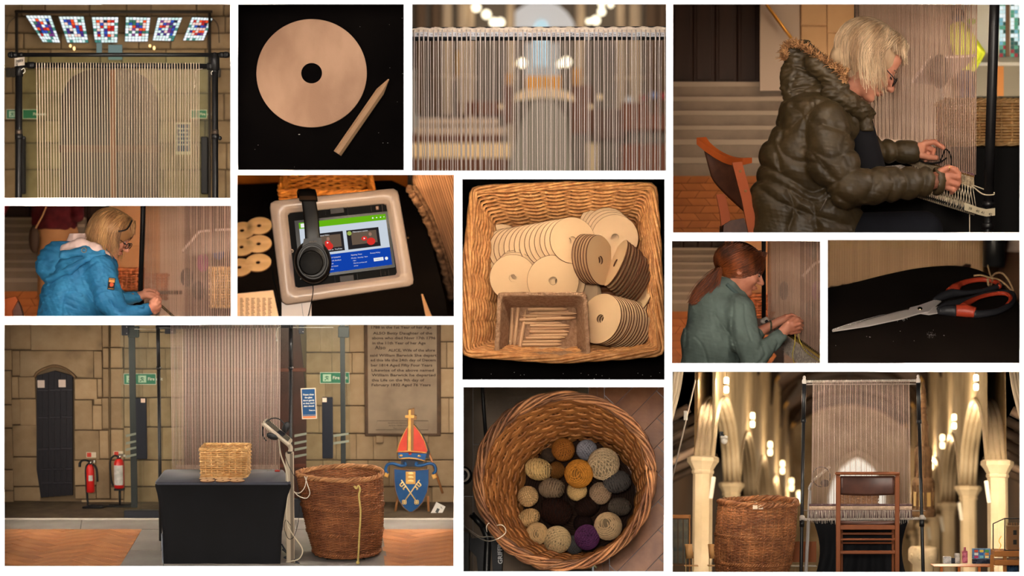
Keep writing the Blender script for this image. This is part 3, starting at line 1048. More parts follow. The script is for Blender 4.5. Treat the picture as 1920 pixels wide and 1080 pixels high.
 dk=M('dark_plastic',(30,32,38),(22,23,28),rough=.5,scale=4)
 m=MB();q=[P(922,1012,2),P(945,1012,2),P(942,1078,2),P(926,1078,2)];m.prism([(p.x,p.y) for p in q],-2,16,plane='xy')
 m.build('leg',dk,F,parent=st,clip=True)
 m=MB();q=[P(866,1000,2),P(880,1000,2),P(884,1010,2),P(910,1008,2),P(912,1078,2),P(897,1078,2),P(894,1045,2),P(882,1032,2),P(866,1040,2)]
 m.prism([(p.x,p.y) for p in q],-2,6,plane='xy');m.build('foot_plate',dk,F,parent=st,clip=True)
 m=MB();m.prism([(p.x,p.y) for p in [P(865,1000,0),P(882,1000,0),P(881,1076,0),P(865,1076,0)]],-2,20,plane='xy');m.build('leg',BLACKMETAL,F,parent=st,clip=True)
 c=P(938,1036,16.8)
 text(F,'GRIFFIN',12,Matrix.Translation(c)@Matrix.Rotation(R(92),4,'Z')@Matrix.Rotation(R(-90),4,'X'),M('white_print',(225,225,225)),st,bold=0.3)
 rl=thing(F,'tape_roll','black roll with a white rim cut off by the picture edge beside the basket','roll',base=tuple(P(872,892,0)))
 m=MB();c=P(868,891,10);m.lathe([(17,-12),(17,2)],30,c=c);m.build('core',BLACKMETAL,F,parent=rl,clip=True)
 m=MB();m.lathe([(9.5,0),(13.5,0),(13.5,4),(9.5,4),(9.5,0)],30,c=c,cap=False);m.build('rim',M('cream_plastic',(225,215,200),rough=.4),F,parent=rl,clip=True)
 # string tied round the rim
 H2=H+8
 m=MB()
 m.tube(spline([F.floor(866,981,60),F.floor(890,1003,140),F.floor(912,1014,230),F.floor(931,1011,H2),F.floor(947,1000,H2),F.floor(947,990,H2),F.floor(940,984,H2),F.floor(931,985,H2-6)],50),.9,n=6)
 m.tube(spline([F.floor(866,986,60),F.floor(880,993,120),F.floor(900,1006,200),F.floor(918,1006,240),F.floor(935,1010,H2)],40),.8,n=6)
 m.tube(spline([F.floor(913,997,H-8),F.floor(912,988,H2+2),F.floor(916,981,H2+3),F.floor(919,984,H2)],20),.9,n=6)
 m.build('white_string',M('string_white',(226,214,196),rough=.9),F,clip=True,label='thin white string looped round the rim of the yarn basket',cat='string')
 m=MB();m.tube(spline([F.floor(1100,1058,H-10),F.floor(1106,1064,H-30),F.floor(1113,1060,H-20),F.floor(1118,1064,H-40)],20),1.5,n=6)
 m.build('rope_knot',M('string_green',(196,192,140),rough=.9),F,label='pale knotted cord end under the front rim of the yarn basket',cat='cord')
 strip(11,'T',1.6,(1,.84,.66),depth=0.9);strip(11,'R',3.2,(1,.84,.66),depth=1.0);strip(11,'B',2.2,(1,.84,.66),depth=1.0)
picture_yarn_basket()
# ================================================== picture 9: scissors on black cloth
def picture_scissors():
 F=Frame(9,1725,585,10.92,pitch=24)
 boxwalls(9,5.5,BOXBLACK,back=True,backmat=M('dusk_brown',(92,70,50),rough=1,spec=0))
 f=lambda u,v,z=0:F.floor(u,v,z)
 m=MB()
 edge=[(1546,541),(1600,530),(1660,515),(1720,503),(1780,498),(1820,502),(1850,513),(1880,535),(1905,562),(1918,580)]
 pts=[f(u,v) for u,v in spline([(a,b,0) for a,b in edge],40)[:,:2]]+[f(1918,690),f(1546,690)]
 m.prism([(p.x,p.y) for p in pts],-40,0,plane='xy')
 m.build('table_top',M('brownblack_cloth',(27,21,18),(32,26,22),rough=1,spec=0.05,scale=3,bump=.5,bscale=600,bdist=.003),F,clip=True,
 label='black cloth covered table top under the scissors',cat='table')
 sc=thing(F,'scissors','steel scissors with red and black handles on the black cloth','scissors',base=tuple(f(1725,590)))
 steel=M('steel',(238,226,220),rough=0.35,metal=0.35,spec=.9)
 def flat(pl,z0,z1):
  m=MB();m.prism([(p.x,p.y) for p in [f(u,v,z1) for u,v in pl]],z0,z1,plane='xy');return m
 m=flat([(1561,617),(1600,604),(1650,591),(1700,581),(1735,580),(1764,573),(1759,586),(1742,589),(1720,586),(1660,599),(1600,614),(1562,620)],4,6.2)
 m.build('blade',steel,F,parent=sc,label='steel blade underneath')
 m=flat([(1560,618),(1600,609),(1650,597),(1702,584),(1706,576.5),(1724,572),(1752,562),(1765,564),(1741,583.5),(1720,588),(1690,597),(1630,610),(1561,620.5)],6.6,9)
 m.build('blade',steel,F,parent=sc,label='steel blade on top with the pivot screw')
 m=MB();m.tube([f(1560,618.3,9.2),f(1640,595,9.4),f(1704,578.5,9.4)],[.3,.9,.5],n=5);m.build('ground_edge',M('steel_bright',(250,245,240),rough=.15,metal=1),F,parent=sc)
 m=MB();m.ell(f(1725,579,9.5),(5,5,3.6),18,10);m.build('pivot_screw',M('brass_steel',(215,190,150),rough=.2,metal=1),F,parent=sc)
 blk=M('grip_black',(44,44,48),rough=.45,spec=.45);red=M('grip_red',(196,70,44),rough=.4,spec=.5)
 # upper handle
 def tube(pp,rr,z,n=40,flat=1.0):
  m=MB();P=spline([f(u,v,z) for u,v in pp],n);r=np.interp(np.linspace(0,1,n),np.linspace(0,1,len(rr)),rr)
  m.tube(P,r,n=12,flat=flat,up=(0,0,1));return m
 m=tube([(1751,562),(1766,556),(1785,550),(1810,549),(1840,545),(1868,538),(1877,531)],[3,8,9,5,4,5,6],9);m.build('handle',blk,F,parent=sc,label='upper black handle')
 m=tube([(1778,546),(1790,541),(1800,533),(1818,527),(1840,524),(1860,526),(1872,532),(1874,538)],[6,10,6,5,5,5,5,4],10);m.build('red_grip',red,F,parent=sc)
 m=tube([(1760,580),(1776,573),(1795,568),(1820,560),(1850,551),(1880,548),(1896,551),(1900,560),(1893,572),(1872,583),(1845,588),(1825,589)],[5,9,7,5,5,5,6,6,6,6,7,8],9,70);m.build('handle',blk,F,parent=sc,label='lower black handle')
 m=tube([(1760,584),(1775,582),(1793,583)],[6,10,11],10,12);m.build('handle_root',blk,F,parent=sc)
 m=tube([(1792,582),(1812,583),(1829,586)],[11,12,10],11,14);m.build('red_grip',red,F,parent=sc)
 m=tube([(1806,577),(1815,568),(1835,558),(1858,552),(1880,550),(1892,554),(1895,562),(1888,571)],[9,6,4,4,4,4,4,3],12.5);m.build('red_grip',red,F,parent=sc)
 tw=M('twine',(206,170,126),(176,140,98),rough=.95,scale=90)
 m=MB()
 m.tube(spline([f(1852,523,26),f(1853,533,18),f(1856,536,4),f(1860,530,4),f(1861,523,22),f(1857,519,27)],30),2.3,n=8)
 m.tube(spline([f(1859,521,26),f(1855,510,30),f(1852,497,34)],16),1.7,n=8)
 m.tube(spline([f(1826,517,18),f(1840,516,22),f(1858,521,26),f(1872,524,18),f(1886,534,10),f(1899,548,4)],40),1.9,n=8)
 m.tube(spline([f(1858,521,26),f(1866,513,28),f(1878,512,24),f(1888,521,18),f(1895,533,12),f(1900,545,6)],40),1.9,n=8)
 m.build('twine_bow',tw,F,label='piece of tan twine tied in a bow round the scissor handle',cat='twine')
 m=MB();rg=random.Random(5)
 for _ in range(46):
  p=f(1745+rg.gauss(0,4),628+rg.gauss(0,2.2),.5);m.ell(p,(.6,.9,.3),5,3)
 for u,v,s in ((1631,632,1.6),(1625,631,.8),(1688,621,1),(1770,629,1.4),(1750,619,.7),(1714,639,.7),(1567,648,.7),(1675,640,.5)):
  m.ell(f(u,v,.5),(s,s*1.5,.5),6,4)
 m.build('lint',M('grey_lint',(150,142,138),rough=1),F,label='grey dust and lint on the cloth in front of the scissors',cat='lint',kind='stuff')
 m=MB()
 for _ in range(26):
  c=f(1692+rg.gauss(0,5),597+rg.gauss(0,2),2)
  m.tube(spline([c,c+Vector((rg.uniform(-4,4),rg.uniform(-4,4),2)),c+Vector((rg.uniform(-6,6),rg.uniform(-9,4),0))],6),.3,n=3)
 m.build('fibre_tuft',LINT,F,label='tuft of white fibres caught under the scissor blades',cat='fibre',kind='stuff')
 # out of focus loom behind
 B=Frame(9,1725,500,14.0)
 lo=thing(B,'loom','out of focus cream loom threads behind the scissors table','loom',base=(-30,0,-80))
 wy=M('warp_tan',(186,152,116),rough=.9,rnd=.08)
 for i in range(62):
  u=1549+i*4.7
  m=MB();m.tube([B.at(u,444,0),B.at(u,548 if u<1620 else 538,0)],2.3,n=6);m.build('warp_thread',wy,B,parent=lo,clip=True)
 m=MB();m.quad(B.at(1549,444,6),B.at(1843,444,6),B.at(1843,560,6),B.at(1549,560,6));m.build('backing_cloth',M('tan_cloth',(160,126,92),rough=1),B,parent=lo,clip=True)
 m=MB();P=[]
 for i in range(40):
  u=1546+i*7;P.append(B.at(u,546-i*1.15+2.0*math.sin(i*2.1),-20))
 m.tube(P,6,n=8);m.build('woven_edge',M('dark_fringe',(58,38,32),(84,60,50),rough=1,scale=12),B,parent=lo,clip=True)
 m=MB();m.tube([B.at(1865,444,-40),B.at(1863,500,-40)],20,n=20);m.build('loom_post',BLACKMETAL,B,label='thick black post out of focus behind the scissors',cat='post',clip=True)
 m=MB();m.box(B.at(1884,473,-10),B.at(1925,560,40));m.build('brown_cupboard',M('cupboard_brown',(74,48,30),rough=.8),B,label='brown cupboard blurred behind the scissors at the right',cat='cupboard',clip=True)
 m=MB();m.box(B.at(1886,446,-10),B.at(1925,474,30),bev=4);m.build('paper_stack',M('paper_grey',(168,150,140),rough=.8),B,label='pale blurred papers on top of the brown cupboard',cat='paper',clip=True)
 strip(9,'T',2.6,(1,.82,.64),depth=1.2);strip(9,'L',1.6,(1,.82,.64),depth=.9)
 strip(9,'T',22,(1,.84,.66),depth=2,Y=12.2,aim=(.45,.4))
picture_scissors()
# ================================================== helpers for church walls and looms
STONE=M('sandstone',(164,142,114),(112,94,76),rough=0.95,spec=0.1,scale=4.2,detail=9,rnd=0.16,bump=0.5,bscale=36,rgb3=(146,122,94),bdist=.006)
MORTAR=M('mortar',(112,94,72),rough=1)
MAROON=M('maroon_door',(78,38,30),(54,26,22),rough=.6,scale=5,detail=4)
GREENSIGN=M('green_sign',(26,112,84),rough=.5)
WHITEPAINT=M('white_paint',(222,218,205),rough=.6)

def stones(F,parent,rows,y,u0,u1,skip=None,th=8,mat=None,seed=0,wmin=30,wmax=90,gap=1.0,name='stone',clip=True):
 """courses of dressed stone, every stone an object; rows = list of v edges"""
 rg=random.Random(seed)
 for a,b in zip(rows[:-1],rows[1:]):
  u=u0-rg.uniform(0,wmin)
  while u<u1:
   w_=rg.uniform(wmin,wmax);ua,ub=max(u,u0),min(u+w_,u1);u+=w_
   if ub-ua<5:continue
   if skip and skip(ua,a,ub,b):continue
   m=MB();p,q=F.at(ua+gap,b-gap,y),F.at(ub-gap,a+gap,y)
   m.box((p.x,y-rg.uniform(0,1.5),p.z),(q.x,y+th,q.z),bev=1.1,rnd=rg.random())
   m.build(name,mat or STONE,F,parent=parent,clip=clip)

def fire_exit(F,u0,v0,u1,v1,y,label,man=True,txt=True,cut=False):
 t=thing(F,'fire_exit_sign',label,'sign',base=tuple(F.at((u0+u1)/2,v1,y)))
 p,q=F.at(u0,v1,y),F.at(u1,v0,y)
 m=MB();m.box((p.x,y,p.z),(q.x,y+1.2,q.z),bev=.3);m.build('panel',GREENSIGN,F,parent=t,clip=True)
 m=MB()
 for a,b in (((p.x,p.z),(q.x,p.z+.9)),((p.x,q.z-.9),(q.x,q.z)),((p.x,p.z),(p.x+.9,q.z)),((q.x-.9,p.z),(q.x,q.z))):
  m.box((a[0],y-.25,a[1]),(b[0],y,b[1]))
 m.build('border',WHITEPAINT,F,parent=t,clip=True)
 h=q.z-p.z;cx=p.x+h*.62;cz=p.z+h/2
 if man:
  m=MB();m.box((cx-h*.36,y-.3,cz-h*.32),(cx+h*.36,y-.02,cz+h*.32));m.build('pictogram_field',M('pale_green',(176,205,180)),F,parent=t,clip=True)
  m=MB();s=h/16
  for a,b,r in (((0,4.0),(0,3.9),1.2),((0,2.4),(-.6,-.6),1.15),((.2,2),(2.6,1.2),.6),((-.2,2.2),(-2.6,.8),.6),((-.6,-.6),(1.8,-1.6),.75),((1.8,-1.6),(1.6,-4),.65),((-.6,-.6),(-1.4,-2.6),.75),((-1.4,-2.6),(-3.4,-3.2),.65)):
   m.tube([(cx+a[0]*s,y-.45,cz+a[1]*s),(cx+b[0]*s,y-.45,cz+b[1]*s)],r*s,n=6,flat=.4)
  m.build('running_man',GREENSIGN,F,parent=t,clip=True)
 if txt:
  text(F,'Fire exit',h*.40,Matrix.Translation((cx+h*.5,y-.15,cz)),WHITEPAINT,t,align='LEFT',clip=True,bold=.12)
 return t

def post(m,a,b,r,joints=(),n=16):
 m.cyl(a,b,r,n)
 a,b=Vector(a),Vector(b)
 for t,rr,l in joints:
  c=a.lerp(b,t);d=(b-a).normalized()*l/2
  m.cyl(c-d,c+d,rr,n)
 return m

# ================================================== picture 1: top of the loom against the glass doors
def picture_loom_top():
 F=Frame(1,220,371,10.5)
 B=Frame(1,220,371,12.9)
 boxwalls(1,3.3,M('box_brown',(88,70,50),rough=1,spec=0))
 at=lambda u,v,y=0:F.at(u,v,y)
 L=thing(F,'weaving_loom','black pipe weaving loom with cream warp in front of reflected stained glass','loom',base=tuple(at(220,371)))
 m=MB();post(m,at(22,102.8),at(423,102.8),3.9,[(.015,5.3,9),(.0,6,4),(.985,5.3,9),(1,6,4),(.045,4.6,5),(.95,4.6,5)])
 m.ell(at(19,102.8),(5,5.6,5.6));m.ell(at(426,102.8),(5,5.6,5.6));m.build('top_rail',BLACKMETAL,F,parent=L)
 m=MB();post(m,at(36,122,2),at(404,124.5,2),5.0,[(.06,6.4,12),(.975,7,12)]);m.build('warp_beam',BLACKMETAL,F,parent=L)
 m=MB();post(m,at(36,128,2),at(35,375,2),6.1,[(.02,7.6,20)])
 m.build('left_post',BLACKMETAL,F,parent=L,clip=True)
 m=MB();post(m,at(403,106,2),at(403.5,375,2),5.9,[(.04,8.6,30),(.1,6.6,6)]);m.build('right_post',BLACKMETAL,F,parent=L,clip=True)
 cm=M('dull_steel',(96,84,74),rough=.4,metal=.6)
 for u in (35.5,403.5):
  m=MB();m.cyl(at(u,243,2),at(u,252,2),6.5,16);m.build('steel_sleeve',cm,F,parent=L)
  m=MB();m.cyl(at(u,252,2),at(u,261,2),7.4,16);m.ell(at(u+9,259,-1),(3.5,3,4));m.build('collar',BLACKMETAL,F,parent=L)
 pap=M('label_paper',(196,184,170),rough=.9)
 rg=random.Random(3)
 m=MB();P=[]
 for i in range(7):
  P.append([at(27+j*3.2,109+i*2.6-.4*j,-6-1.6*math.sin(j*1.1)+rg.uniform(-.5,.5)) for j in range(7)])
 m.grid(P,flip=False);o=m.build('paper_tape',pap,F,parent=L)
 for s,u,v in (('38',33,115),('89',40,114),('5',32,122)):
  text(F,s,7,Matrix.Translation(at(u,v,-9.5)),M('ink',(30,28,30)),L,bold=.1)
 m=MB();m.tube(spline([at(43,138,-6),at(47,134,-6),at(45,128,-6),at(40,131,-6)],12),1,n=5);m.tube(spline([at(399,133,-7),at(396,136,-7),at(397,140,-7)],8),.9,n=5)
 m.build('tie',WHITEPAINT,F,parent=L)
 yw=M('warp_cream',(222,200,176),(200,178,152),rough=.95,spec=.05,scale=500,rnd=.07,bump=.6,bscale=1400,bdist=.002)
 for i in range(61):
  u=68.5+i*5.08;u2=u+(0.8 if i>30 else 2.6)+rg.uniform(-.4,.4)
  if i>44:u2=71.5+i*5.02+rg.uniform(-.6,.6)
  m=MB()
  m.tube([at(u,119.5,4),at(u,117.8,0),at(u,120.5,-4.6),at(u,127,-5),at(u2,376,-5)],0.95+rg.uniform(-.1,.12),n=6)
  m.build('warp_thread',yw,F,parent=L,clip=True)
  if i%1==0:
   ub=u+2.2+rg.uniform(-.6,.6)
   if 28<i<60:
    m=MB();m.tube([at(ub,121,8),at(ub,128,9),at(ub+rg.uniform(-.8,.8),376,10)],.5,n=5)
    m.build('warp_thread',yw,F,parent=L,clip=True)
 m=MB();m.tube(spline([at(380,129,-7),at(368,132,-7),at(366,145,-7),at(364,158,-7)],16),.6,n=5);m.ell(at(364.5,162,-7),(2.2,1.5,3.6))
 m.build('loose_end',yw,F,parent=L)
 # ---- behind: church wall, glass doors, windows, window reflections
 W=thing(B,'wall_back',None,None,base=(0,60,0),kind='structure')
 m=MB();p,q=B.at(4,376,66),B.at(436,4,66);m.box((p.x,66,p.z),(q.x,70,q.z));m.build('mortar_bed',MORTAR,B,parent=W,clip=True)
 stones(B,W,[4,30,62,92,130,175,226,268,318,376],60,4,436,seed=4,wmin=40,wmax=95)
 # the dark red arched door
 arch=[(112,380),(112,190),(118,165),(135,144),(160,132),(205,126),(250,132),(275,146),(292,168),(298,190),(298,380)]
 d=thing(B,'door_1',None,None,base=tuple(B.at(205,376,50)),kind='structure')
 for i in range(8):
  ua,ub=114+i*23,114+i*23+22.4
  def topv(u):
   for (a,va),(b,vb) in zip(arch[1:-1],arch[2:]):
    if a<=u<=b and b>a:return va+(vb-va)*(u-a)/(b-a)
   return 190
  m=MB();m.prism([tuple((lambda p_:(p_.x,p_.z))(B.at(u,v,50))) for u,v in ((ua,380),(ub,380),(ub,topv(ub)),((ua+ub)/2,topv((ua+ub)/2)),(ua,topv(ua)))],50,56)
  m.build('plank',MAROON,B,parent=d,clip=True)
 m=MB();p,q=B.at(110,286,46),B.at(300,272,46);m.box((p.x,46,p.z),(q.x,50,q.z),bev=1);m.build('rail',M('door_rail',(98,48,34),rough=.6),B,parent=d)
 m=MB();p,q=B.at(207,376,44),B.at(216,130,44);m.box((p.x,44,p.z),(q.x,50,q.z),bev=1);m.build('edge_strip',M('door_edge',(150,84,52),rough=.6),B,parent=d)
 # glass door frame
 g=thing(B,'glass_screen','black framed glass door screen behind the loom with two dark pull handles','door',base=tuple(B.at(215,376,0)))
 dm=M('frame_dark',(58,52,46),rough=.6)
 for a,b in (((28,22),(398,22)),((31,22),(31,380)),((393,22),(393,380))):
  m=MB();m.cyl(B.at(a[0],a[1],0),B.at(b[0],b[1],0),2.8,8);m.build('frame',dm,B,parent=g,clip=True)
 for u in (16,26,398,409):
  m=MB();p=B.at(u,136,-4);m.box(p+Vector((-5,-3,-9)),p+Vector((5,3,9)),bev=1.5);m.build('hinge',dm,B,parent=g)
 for a,b in (((31,30),(12,78)),((393,30),(411,80))):
  m=MB();m.tube(spline([B.at(*a,0),B.at((a[0]+b[0])/2-(6 if b[0]<50 else-6),(a[1]+b[1])/2-8,0),B.at(*b,0)],10),.8,n=5);m.build('stay_wire',dm,B,parent=g)
 for u0,u1 in ((40,48),(377,390)):
  m=MB();p,q=B.at(u0,364,-8),B.at(u1,256,-8);m.box((p.x,-12,p.z),(q.x,-4,q.z),bev=1.5);m.build('pull_handle',M('handle_black',(22,22,24),rough=.5),B,parent=g)
 m=MB();p,q=B.at(33,376,0),B.at(391,100,0);m.box((p.x,-.5,p.z),(q.x,.5,q.z));m.build('pane',glass('pane_glass',(246,250,240),.985),B,parent=g,clip=True)
 fire_exit(B,42,205,70,223,6,'green fire exit sign blurred behind the left loom post',man=False)
 fire_exit(B,12,205,30,223,6,'cut green sign blurred at the left picture edge',man=True,txt=False)
 fire_exit(B,357,206,388,222,6,'green fire exit sign blurred behind the right loom post',man=False)
 n=thing(B,'notice','blue notice with pale border behind the right side of the warp','sign',base=tuple(B.at(343,290,4)))
 p,q=B.at(329,290,4),B.at(358,230,4)
 m=MB();m.box((p.x,4,p.z),(q.x,5,q.z));m.build('border',M('cream_border',(206,190,166)),B,parent=n)
 m=MB();m.box((p.x+2,3,p.z+6),(q.x-2,4,q.z-3));m.build('field',M('navy',(30,64,104)),B,parent=n)
 for k in range(5):
  text(B,('Please close','the glass','doors gently',"so they don't",'slam closed')[k],4.8,Matrix.Translation(((p.x+q.x)/2,2.8,q.z-11-k*7.5)),WHITEPAINT,n,bold=.15)
 # reflections of stained glass lights, put in as glowing panes, each leaning differently
 quads=[((48,29),(95,29),(113,80),(80,79)),((110,31),(157,31),(166,80),(126,80)),((172,32),(222,32),(220,80),(178,80)),
 ((236,32),(282,33),(277,78),(234,78)),((296,33),(342,33),(325,77),(286,76)),((360,32),(399,34),(382,76),(343,76))]
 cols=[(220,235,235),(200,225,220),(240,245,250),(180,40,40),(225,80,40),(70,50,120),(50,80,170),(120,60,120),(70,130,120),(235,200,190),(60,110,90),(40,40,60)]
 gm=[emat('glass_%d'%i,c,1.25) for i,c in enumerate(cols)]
 words=('leftmost','second from left','third from left','fourth from left','fifth from left','rightmost')
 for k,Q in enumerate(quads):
  w=thing(B,'stained_glass_reflection','reflection of a stained glass light, built as glowing panes, %s of the six'%words[k],'window',base=tuple(B.at(*Q[2],30)),group='six stained glass reflections above the loom')
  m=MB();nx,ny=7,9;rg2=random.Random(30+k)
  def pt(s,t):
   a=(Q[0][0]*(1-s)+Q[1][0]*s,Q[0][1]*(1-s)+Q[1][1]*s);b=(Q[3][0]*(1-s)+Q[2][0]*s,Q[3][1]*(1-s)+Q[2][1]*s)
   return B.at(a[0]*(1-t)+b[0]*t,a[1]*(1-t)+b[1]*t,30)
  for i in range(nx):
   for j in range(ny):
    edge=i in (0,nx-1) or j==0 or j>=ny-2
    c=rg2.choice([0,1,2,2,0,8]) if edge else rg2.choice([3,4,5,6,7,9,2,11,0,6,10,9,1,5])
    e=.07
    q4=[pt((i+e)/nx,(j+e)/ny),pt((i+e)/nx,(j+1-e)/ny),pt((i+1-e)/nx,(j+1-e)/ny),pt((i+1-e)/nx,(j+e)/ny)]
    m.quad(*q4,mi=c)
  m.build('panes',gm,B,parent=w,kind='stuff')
  m=MB();c4=[pt(0,0),pt(1,0),pt(1,1),pt(0,1)]
  m.quad(*[c+Vector((0,1,0)) for c in c4[::-1]]);m.tube([*c4],.7,n=5,closed=True)
  m.build('leading',M('lead',(34,34,36),rough=.7),B,parent=w)
 for i,(u,v) in enumerate(((132,86),(139,91),(281,86),(289,90))):
  m=MB();m.ell(B.at(u,v,40),(2.4,2.4,4 if i%2 else 3),12,8)
  m.build('lamp',emat('lamp_warm',(255,214,140),2.2),B,label='small warm lamp, %s of the %s pair under the reflected stained glass'%('right' if i%2 else 'left','left' if i<2 else 'right'),cat='lamp')
 for i,(u0,u1,v0,v1) in enumerate(((181,191,80,106),(203,229,84,112))):
  m=MB();p,q=B.at(u0,v1,42),B.at(u1,v0,42);m.box((p.x,42,p.z),(q.x,43,q.z));m.build('window_%d'%(i+1),emat('dim_window',(120,140,136),.8),B,kind='structure')
 strip(1,'T',4.0,(1,.9,.78),depth=3.0,aim=(.5,.3));strip(1,'R',2.6,(1,.85,.7),depth=2);strip(1,'L',2.6,(1,.85,.7),depth=2);strip(1,'T',13,(1,.86,.68),depth=1.2,Y=11.4,aim=(.5,.6));strip(1,'L',9,(1,.86,.68),depth=1.2,Y=11.6);strip(1,'R',9,(1,.86,.68),depth=1.2,Y=11.6)
picture_loom_top()
# ================================================== picture 3: the warp close up with the church far out of focus
def picture_warp():
 F=Frame(3,1011,320,10.45)
 boxwalls(3,40,M('box_dun',(96,84,72),rough=1,spec=0))
 at=lambda u,v,y=0:F.at(u,v,y)
 L=thing(F,'weaving_loom','warp beam close up with numbered tape and many pale threads','loom',base=tuple(at(1011,320)))
 m=MB();m.cyl(at(768,64,8),at(1254,62,8),13,20);m.build('warp_beam',BLACKMETAL,F,parent=L,clip=True)
 rg=random.Random(2)
 m=MB();P=[]
 for i in range(200):
  u=769+i*2.43
  top=51+1.2*math.sin(i*.55)+rg.uniform(-.5,.5)-(u-1011)*.004
  P.append([at(u,top+j*(64-top)/6,-3-3.5*math.sin(PI*(j+.5)/7)+rg.uniform(-.2,.2)) for j in range(7)])
 m.grid(P,flip=True);m.build('rolled_cord',M('rolled_cream',(226,208,186),(206,186,164),rough=1,scale=60,bump=.5,bscale=300,bdist=.003),F,parent=L,clip=True)
 tp=M('tape_white',(206,204,206),(190,186,188),rough=.7,scale=20)
 m=MB();P=[]
 for i in range(100):
  u=769+i*4.87
  wv=1.0*math.sin(i*.9)*math.sin(i*.23)
  P.append([at(u,60.5+wv,-7.6),at(u,64.5+wv,-8.2),at(u,68.6+wv*.5,-7.6)])
 m.grid(P,flip=True);m.build('numbered_tape',tp,F,parent=L,clip=True)
 ink=M('tape_ink',(34,36,44))
 for i,nmb in enumerate(range(8,34)):
  u=783.5+i*18.1-(0 if i<20 else 0)
  text(F,str(nmb),6.6,Matrix.Translation(at(u,64.8,-8.9)),ink,L,name='number',font_scale=(1.25,1),clip=True)
 for i in range(26):
  u=792+i*18.1
  m=MB();m.box(at(u-3,65.6,-8.7),at(u+3,65.0,-8.3));m.build('dash',ink,F,parent=L,clip=True)
 yw=M('warp_cream3',(214,198,186),(192,174,162),rough=.95,spec=.05,scale=500,rnd=.08,bump=.6,bscale=1400,bdist=.002)
 for i in range(54):
  u=777+i*8.85;u+=rg.uniform(-1,1);u2=u+rg.uniform(-1.6,2.2)
  m=MB();m.tube([at(u,56,-8.5),at(u,62,-11),at(u,74,-11.5),at(u2,324,-12)],1.3+rg.uniform(-.15,.15),n=7)
  m.build('warp_thread',yw,F,parent=L,clip=True)
  ub=u+4.3+rg.uniform(-.8,.8);ub2=ub+(2.4 if i<14 else rg.uniform(-2.5,1.5))
  m=MB();m.tube([at(ub,76,10),at(ub2,324,12)],0.85+rg.uniform(-.15,.1),n=6)
  m.build('warp_thread',yw,F,parent=L,clip=True)
 for i,u in enumerate((886,976,1101,1190)):
  m=MB();m.box(at(u-6,75,-7.2),at(u+8,67.5,-5.5));m.build('grey_tie',M('grey_tape',(112,108,106)),F,parent=L,label='grey tape piece over the beam')
 # ---- far behind, all out of focus
 B=Frame(3,1011,320,45.0)
 b=lambda u,v,y=0:B.at(u,v,y)
 m=MB();m.quad(b(760,330,30),b(1262,330,30),b(1262,0,30),b(760,0,30));m.build('wall_back',M('dim_stone',(112,100,88),(96,86,76),rough=1,scale=.5),B,kind='structure',clip=True)
 def box(u0,v0,u1,v1,y,d,name,mat,label,cat,grp=None,bev=1.5):
  m=MB();m.box((b(u0,v1,y).x,y,b(u0,v1,y).z),(b(u1,v0,y).x,y+d,b(u1,v0,y).z),bev=bev)
  return m.build(name,mat,B,label=label,cat=cat,group=grp,clip=True)
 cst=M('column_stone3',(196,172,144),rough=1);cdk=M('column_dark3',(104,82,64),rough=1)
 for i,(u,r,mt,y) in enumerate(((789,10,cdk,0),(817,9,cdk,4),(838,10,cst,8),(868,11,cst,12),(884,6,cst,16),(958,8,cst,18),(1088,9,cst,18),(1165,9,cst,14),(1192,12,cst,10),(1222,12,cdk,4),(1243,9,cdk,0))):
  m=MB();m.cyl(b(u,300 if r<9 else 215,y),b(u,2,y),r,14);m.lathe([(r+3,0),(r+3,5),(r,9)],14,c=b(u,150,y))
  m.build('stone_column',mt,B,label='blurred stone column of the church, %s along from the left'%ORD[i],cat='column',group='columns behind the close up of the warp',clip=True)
 # vault and windows
 m=MB();m.prism([(q.x,q.z) for q in [b(u,v,20) for u,v in ((950,52),(956,36),(968,20),(985,8),(1000,2),(1030,2),(1048,10),(1064,24),(1075,40),(1078,52))]],20,24)
 m.build('ceiling',M('vault_white',(232,238,250),rough=.9),B,kind='structure')
 m=MB();m.prism([(q.x,q.z) for q in [b(u,v,19) for u,v in ((1000,125),(1000,52),(1006,40),(1014,36),(1024,40),(1029,52),(1029,125))]],17,19)
 m.build('window_1',emat('pale_window3',(196,224,232),1.0),B,kind='structure')
 m=MB();m.quad(b(984,150,17),b(1048,150,17),b(1048,80,17),b(984,80,17));m.build('wall_middle',M('bluish_wall',(176,184,192),rough=1),B,kind='structure')
 lm=emat('lamp_glow3',(255,240,205),3.2)
 lamps=[(893,14,8),(912,27,8),(926,42,8),(938,42,8),(1128,8,5.5),(1128,22,7),(1117,38,8),(1104,40,5),(1145,9,5),(979,118,8.5),(1062,116,9),(1050,120,6),(967,120,4),(1124,182,5),(940,200,4),(1107,200,4)]
 for i,(u,v,r) in enumerate(lamps):
  m=MB();m.ell(b(u,v,-10),(r,r,r),14,10)
  m.build('hanging_lamp',lm if i<12 else emat('lamp_dim3',(255,214,160),1.0),B,label='glowing round church lamp out of focus, %s counting along the rows from the top left'%(ORD+('last',))[i],cat='lamp',group='lamps glowing behind the warp')
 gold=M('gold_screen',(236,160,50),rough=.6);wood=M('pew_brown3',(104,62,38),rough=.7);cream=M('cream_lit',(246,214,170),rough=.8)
 box(986,142,1052,168,2,4,'altar_screen',gold,'glowing golden altar panel in the middle distance','panel')
 box(1074,128,1090,160,2,4,'gold_banner',M('gold2',(200,140,70)),'small golden banner right of the altar panel','banner')
 box(948,138,960,158,2,4,'gold_banner',M('gold2',(200,140,70)),'small golden banner left of the altar panel','banner')
 m=MB();m.prism([(q.x,q.z) for q in [b(u,v,-2) for u,v in ((962,190),(966,176),(985,168),(1030,165),(1060,170),(1074,178),(1078,190),(1060,186),(1015,183),(980,187))]],-2,3)
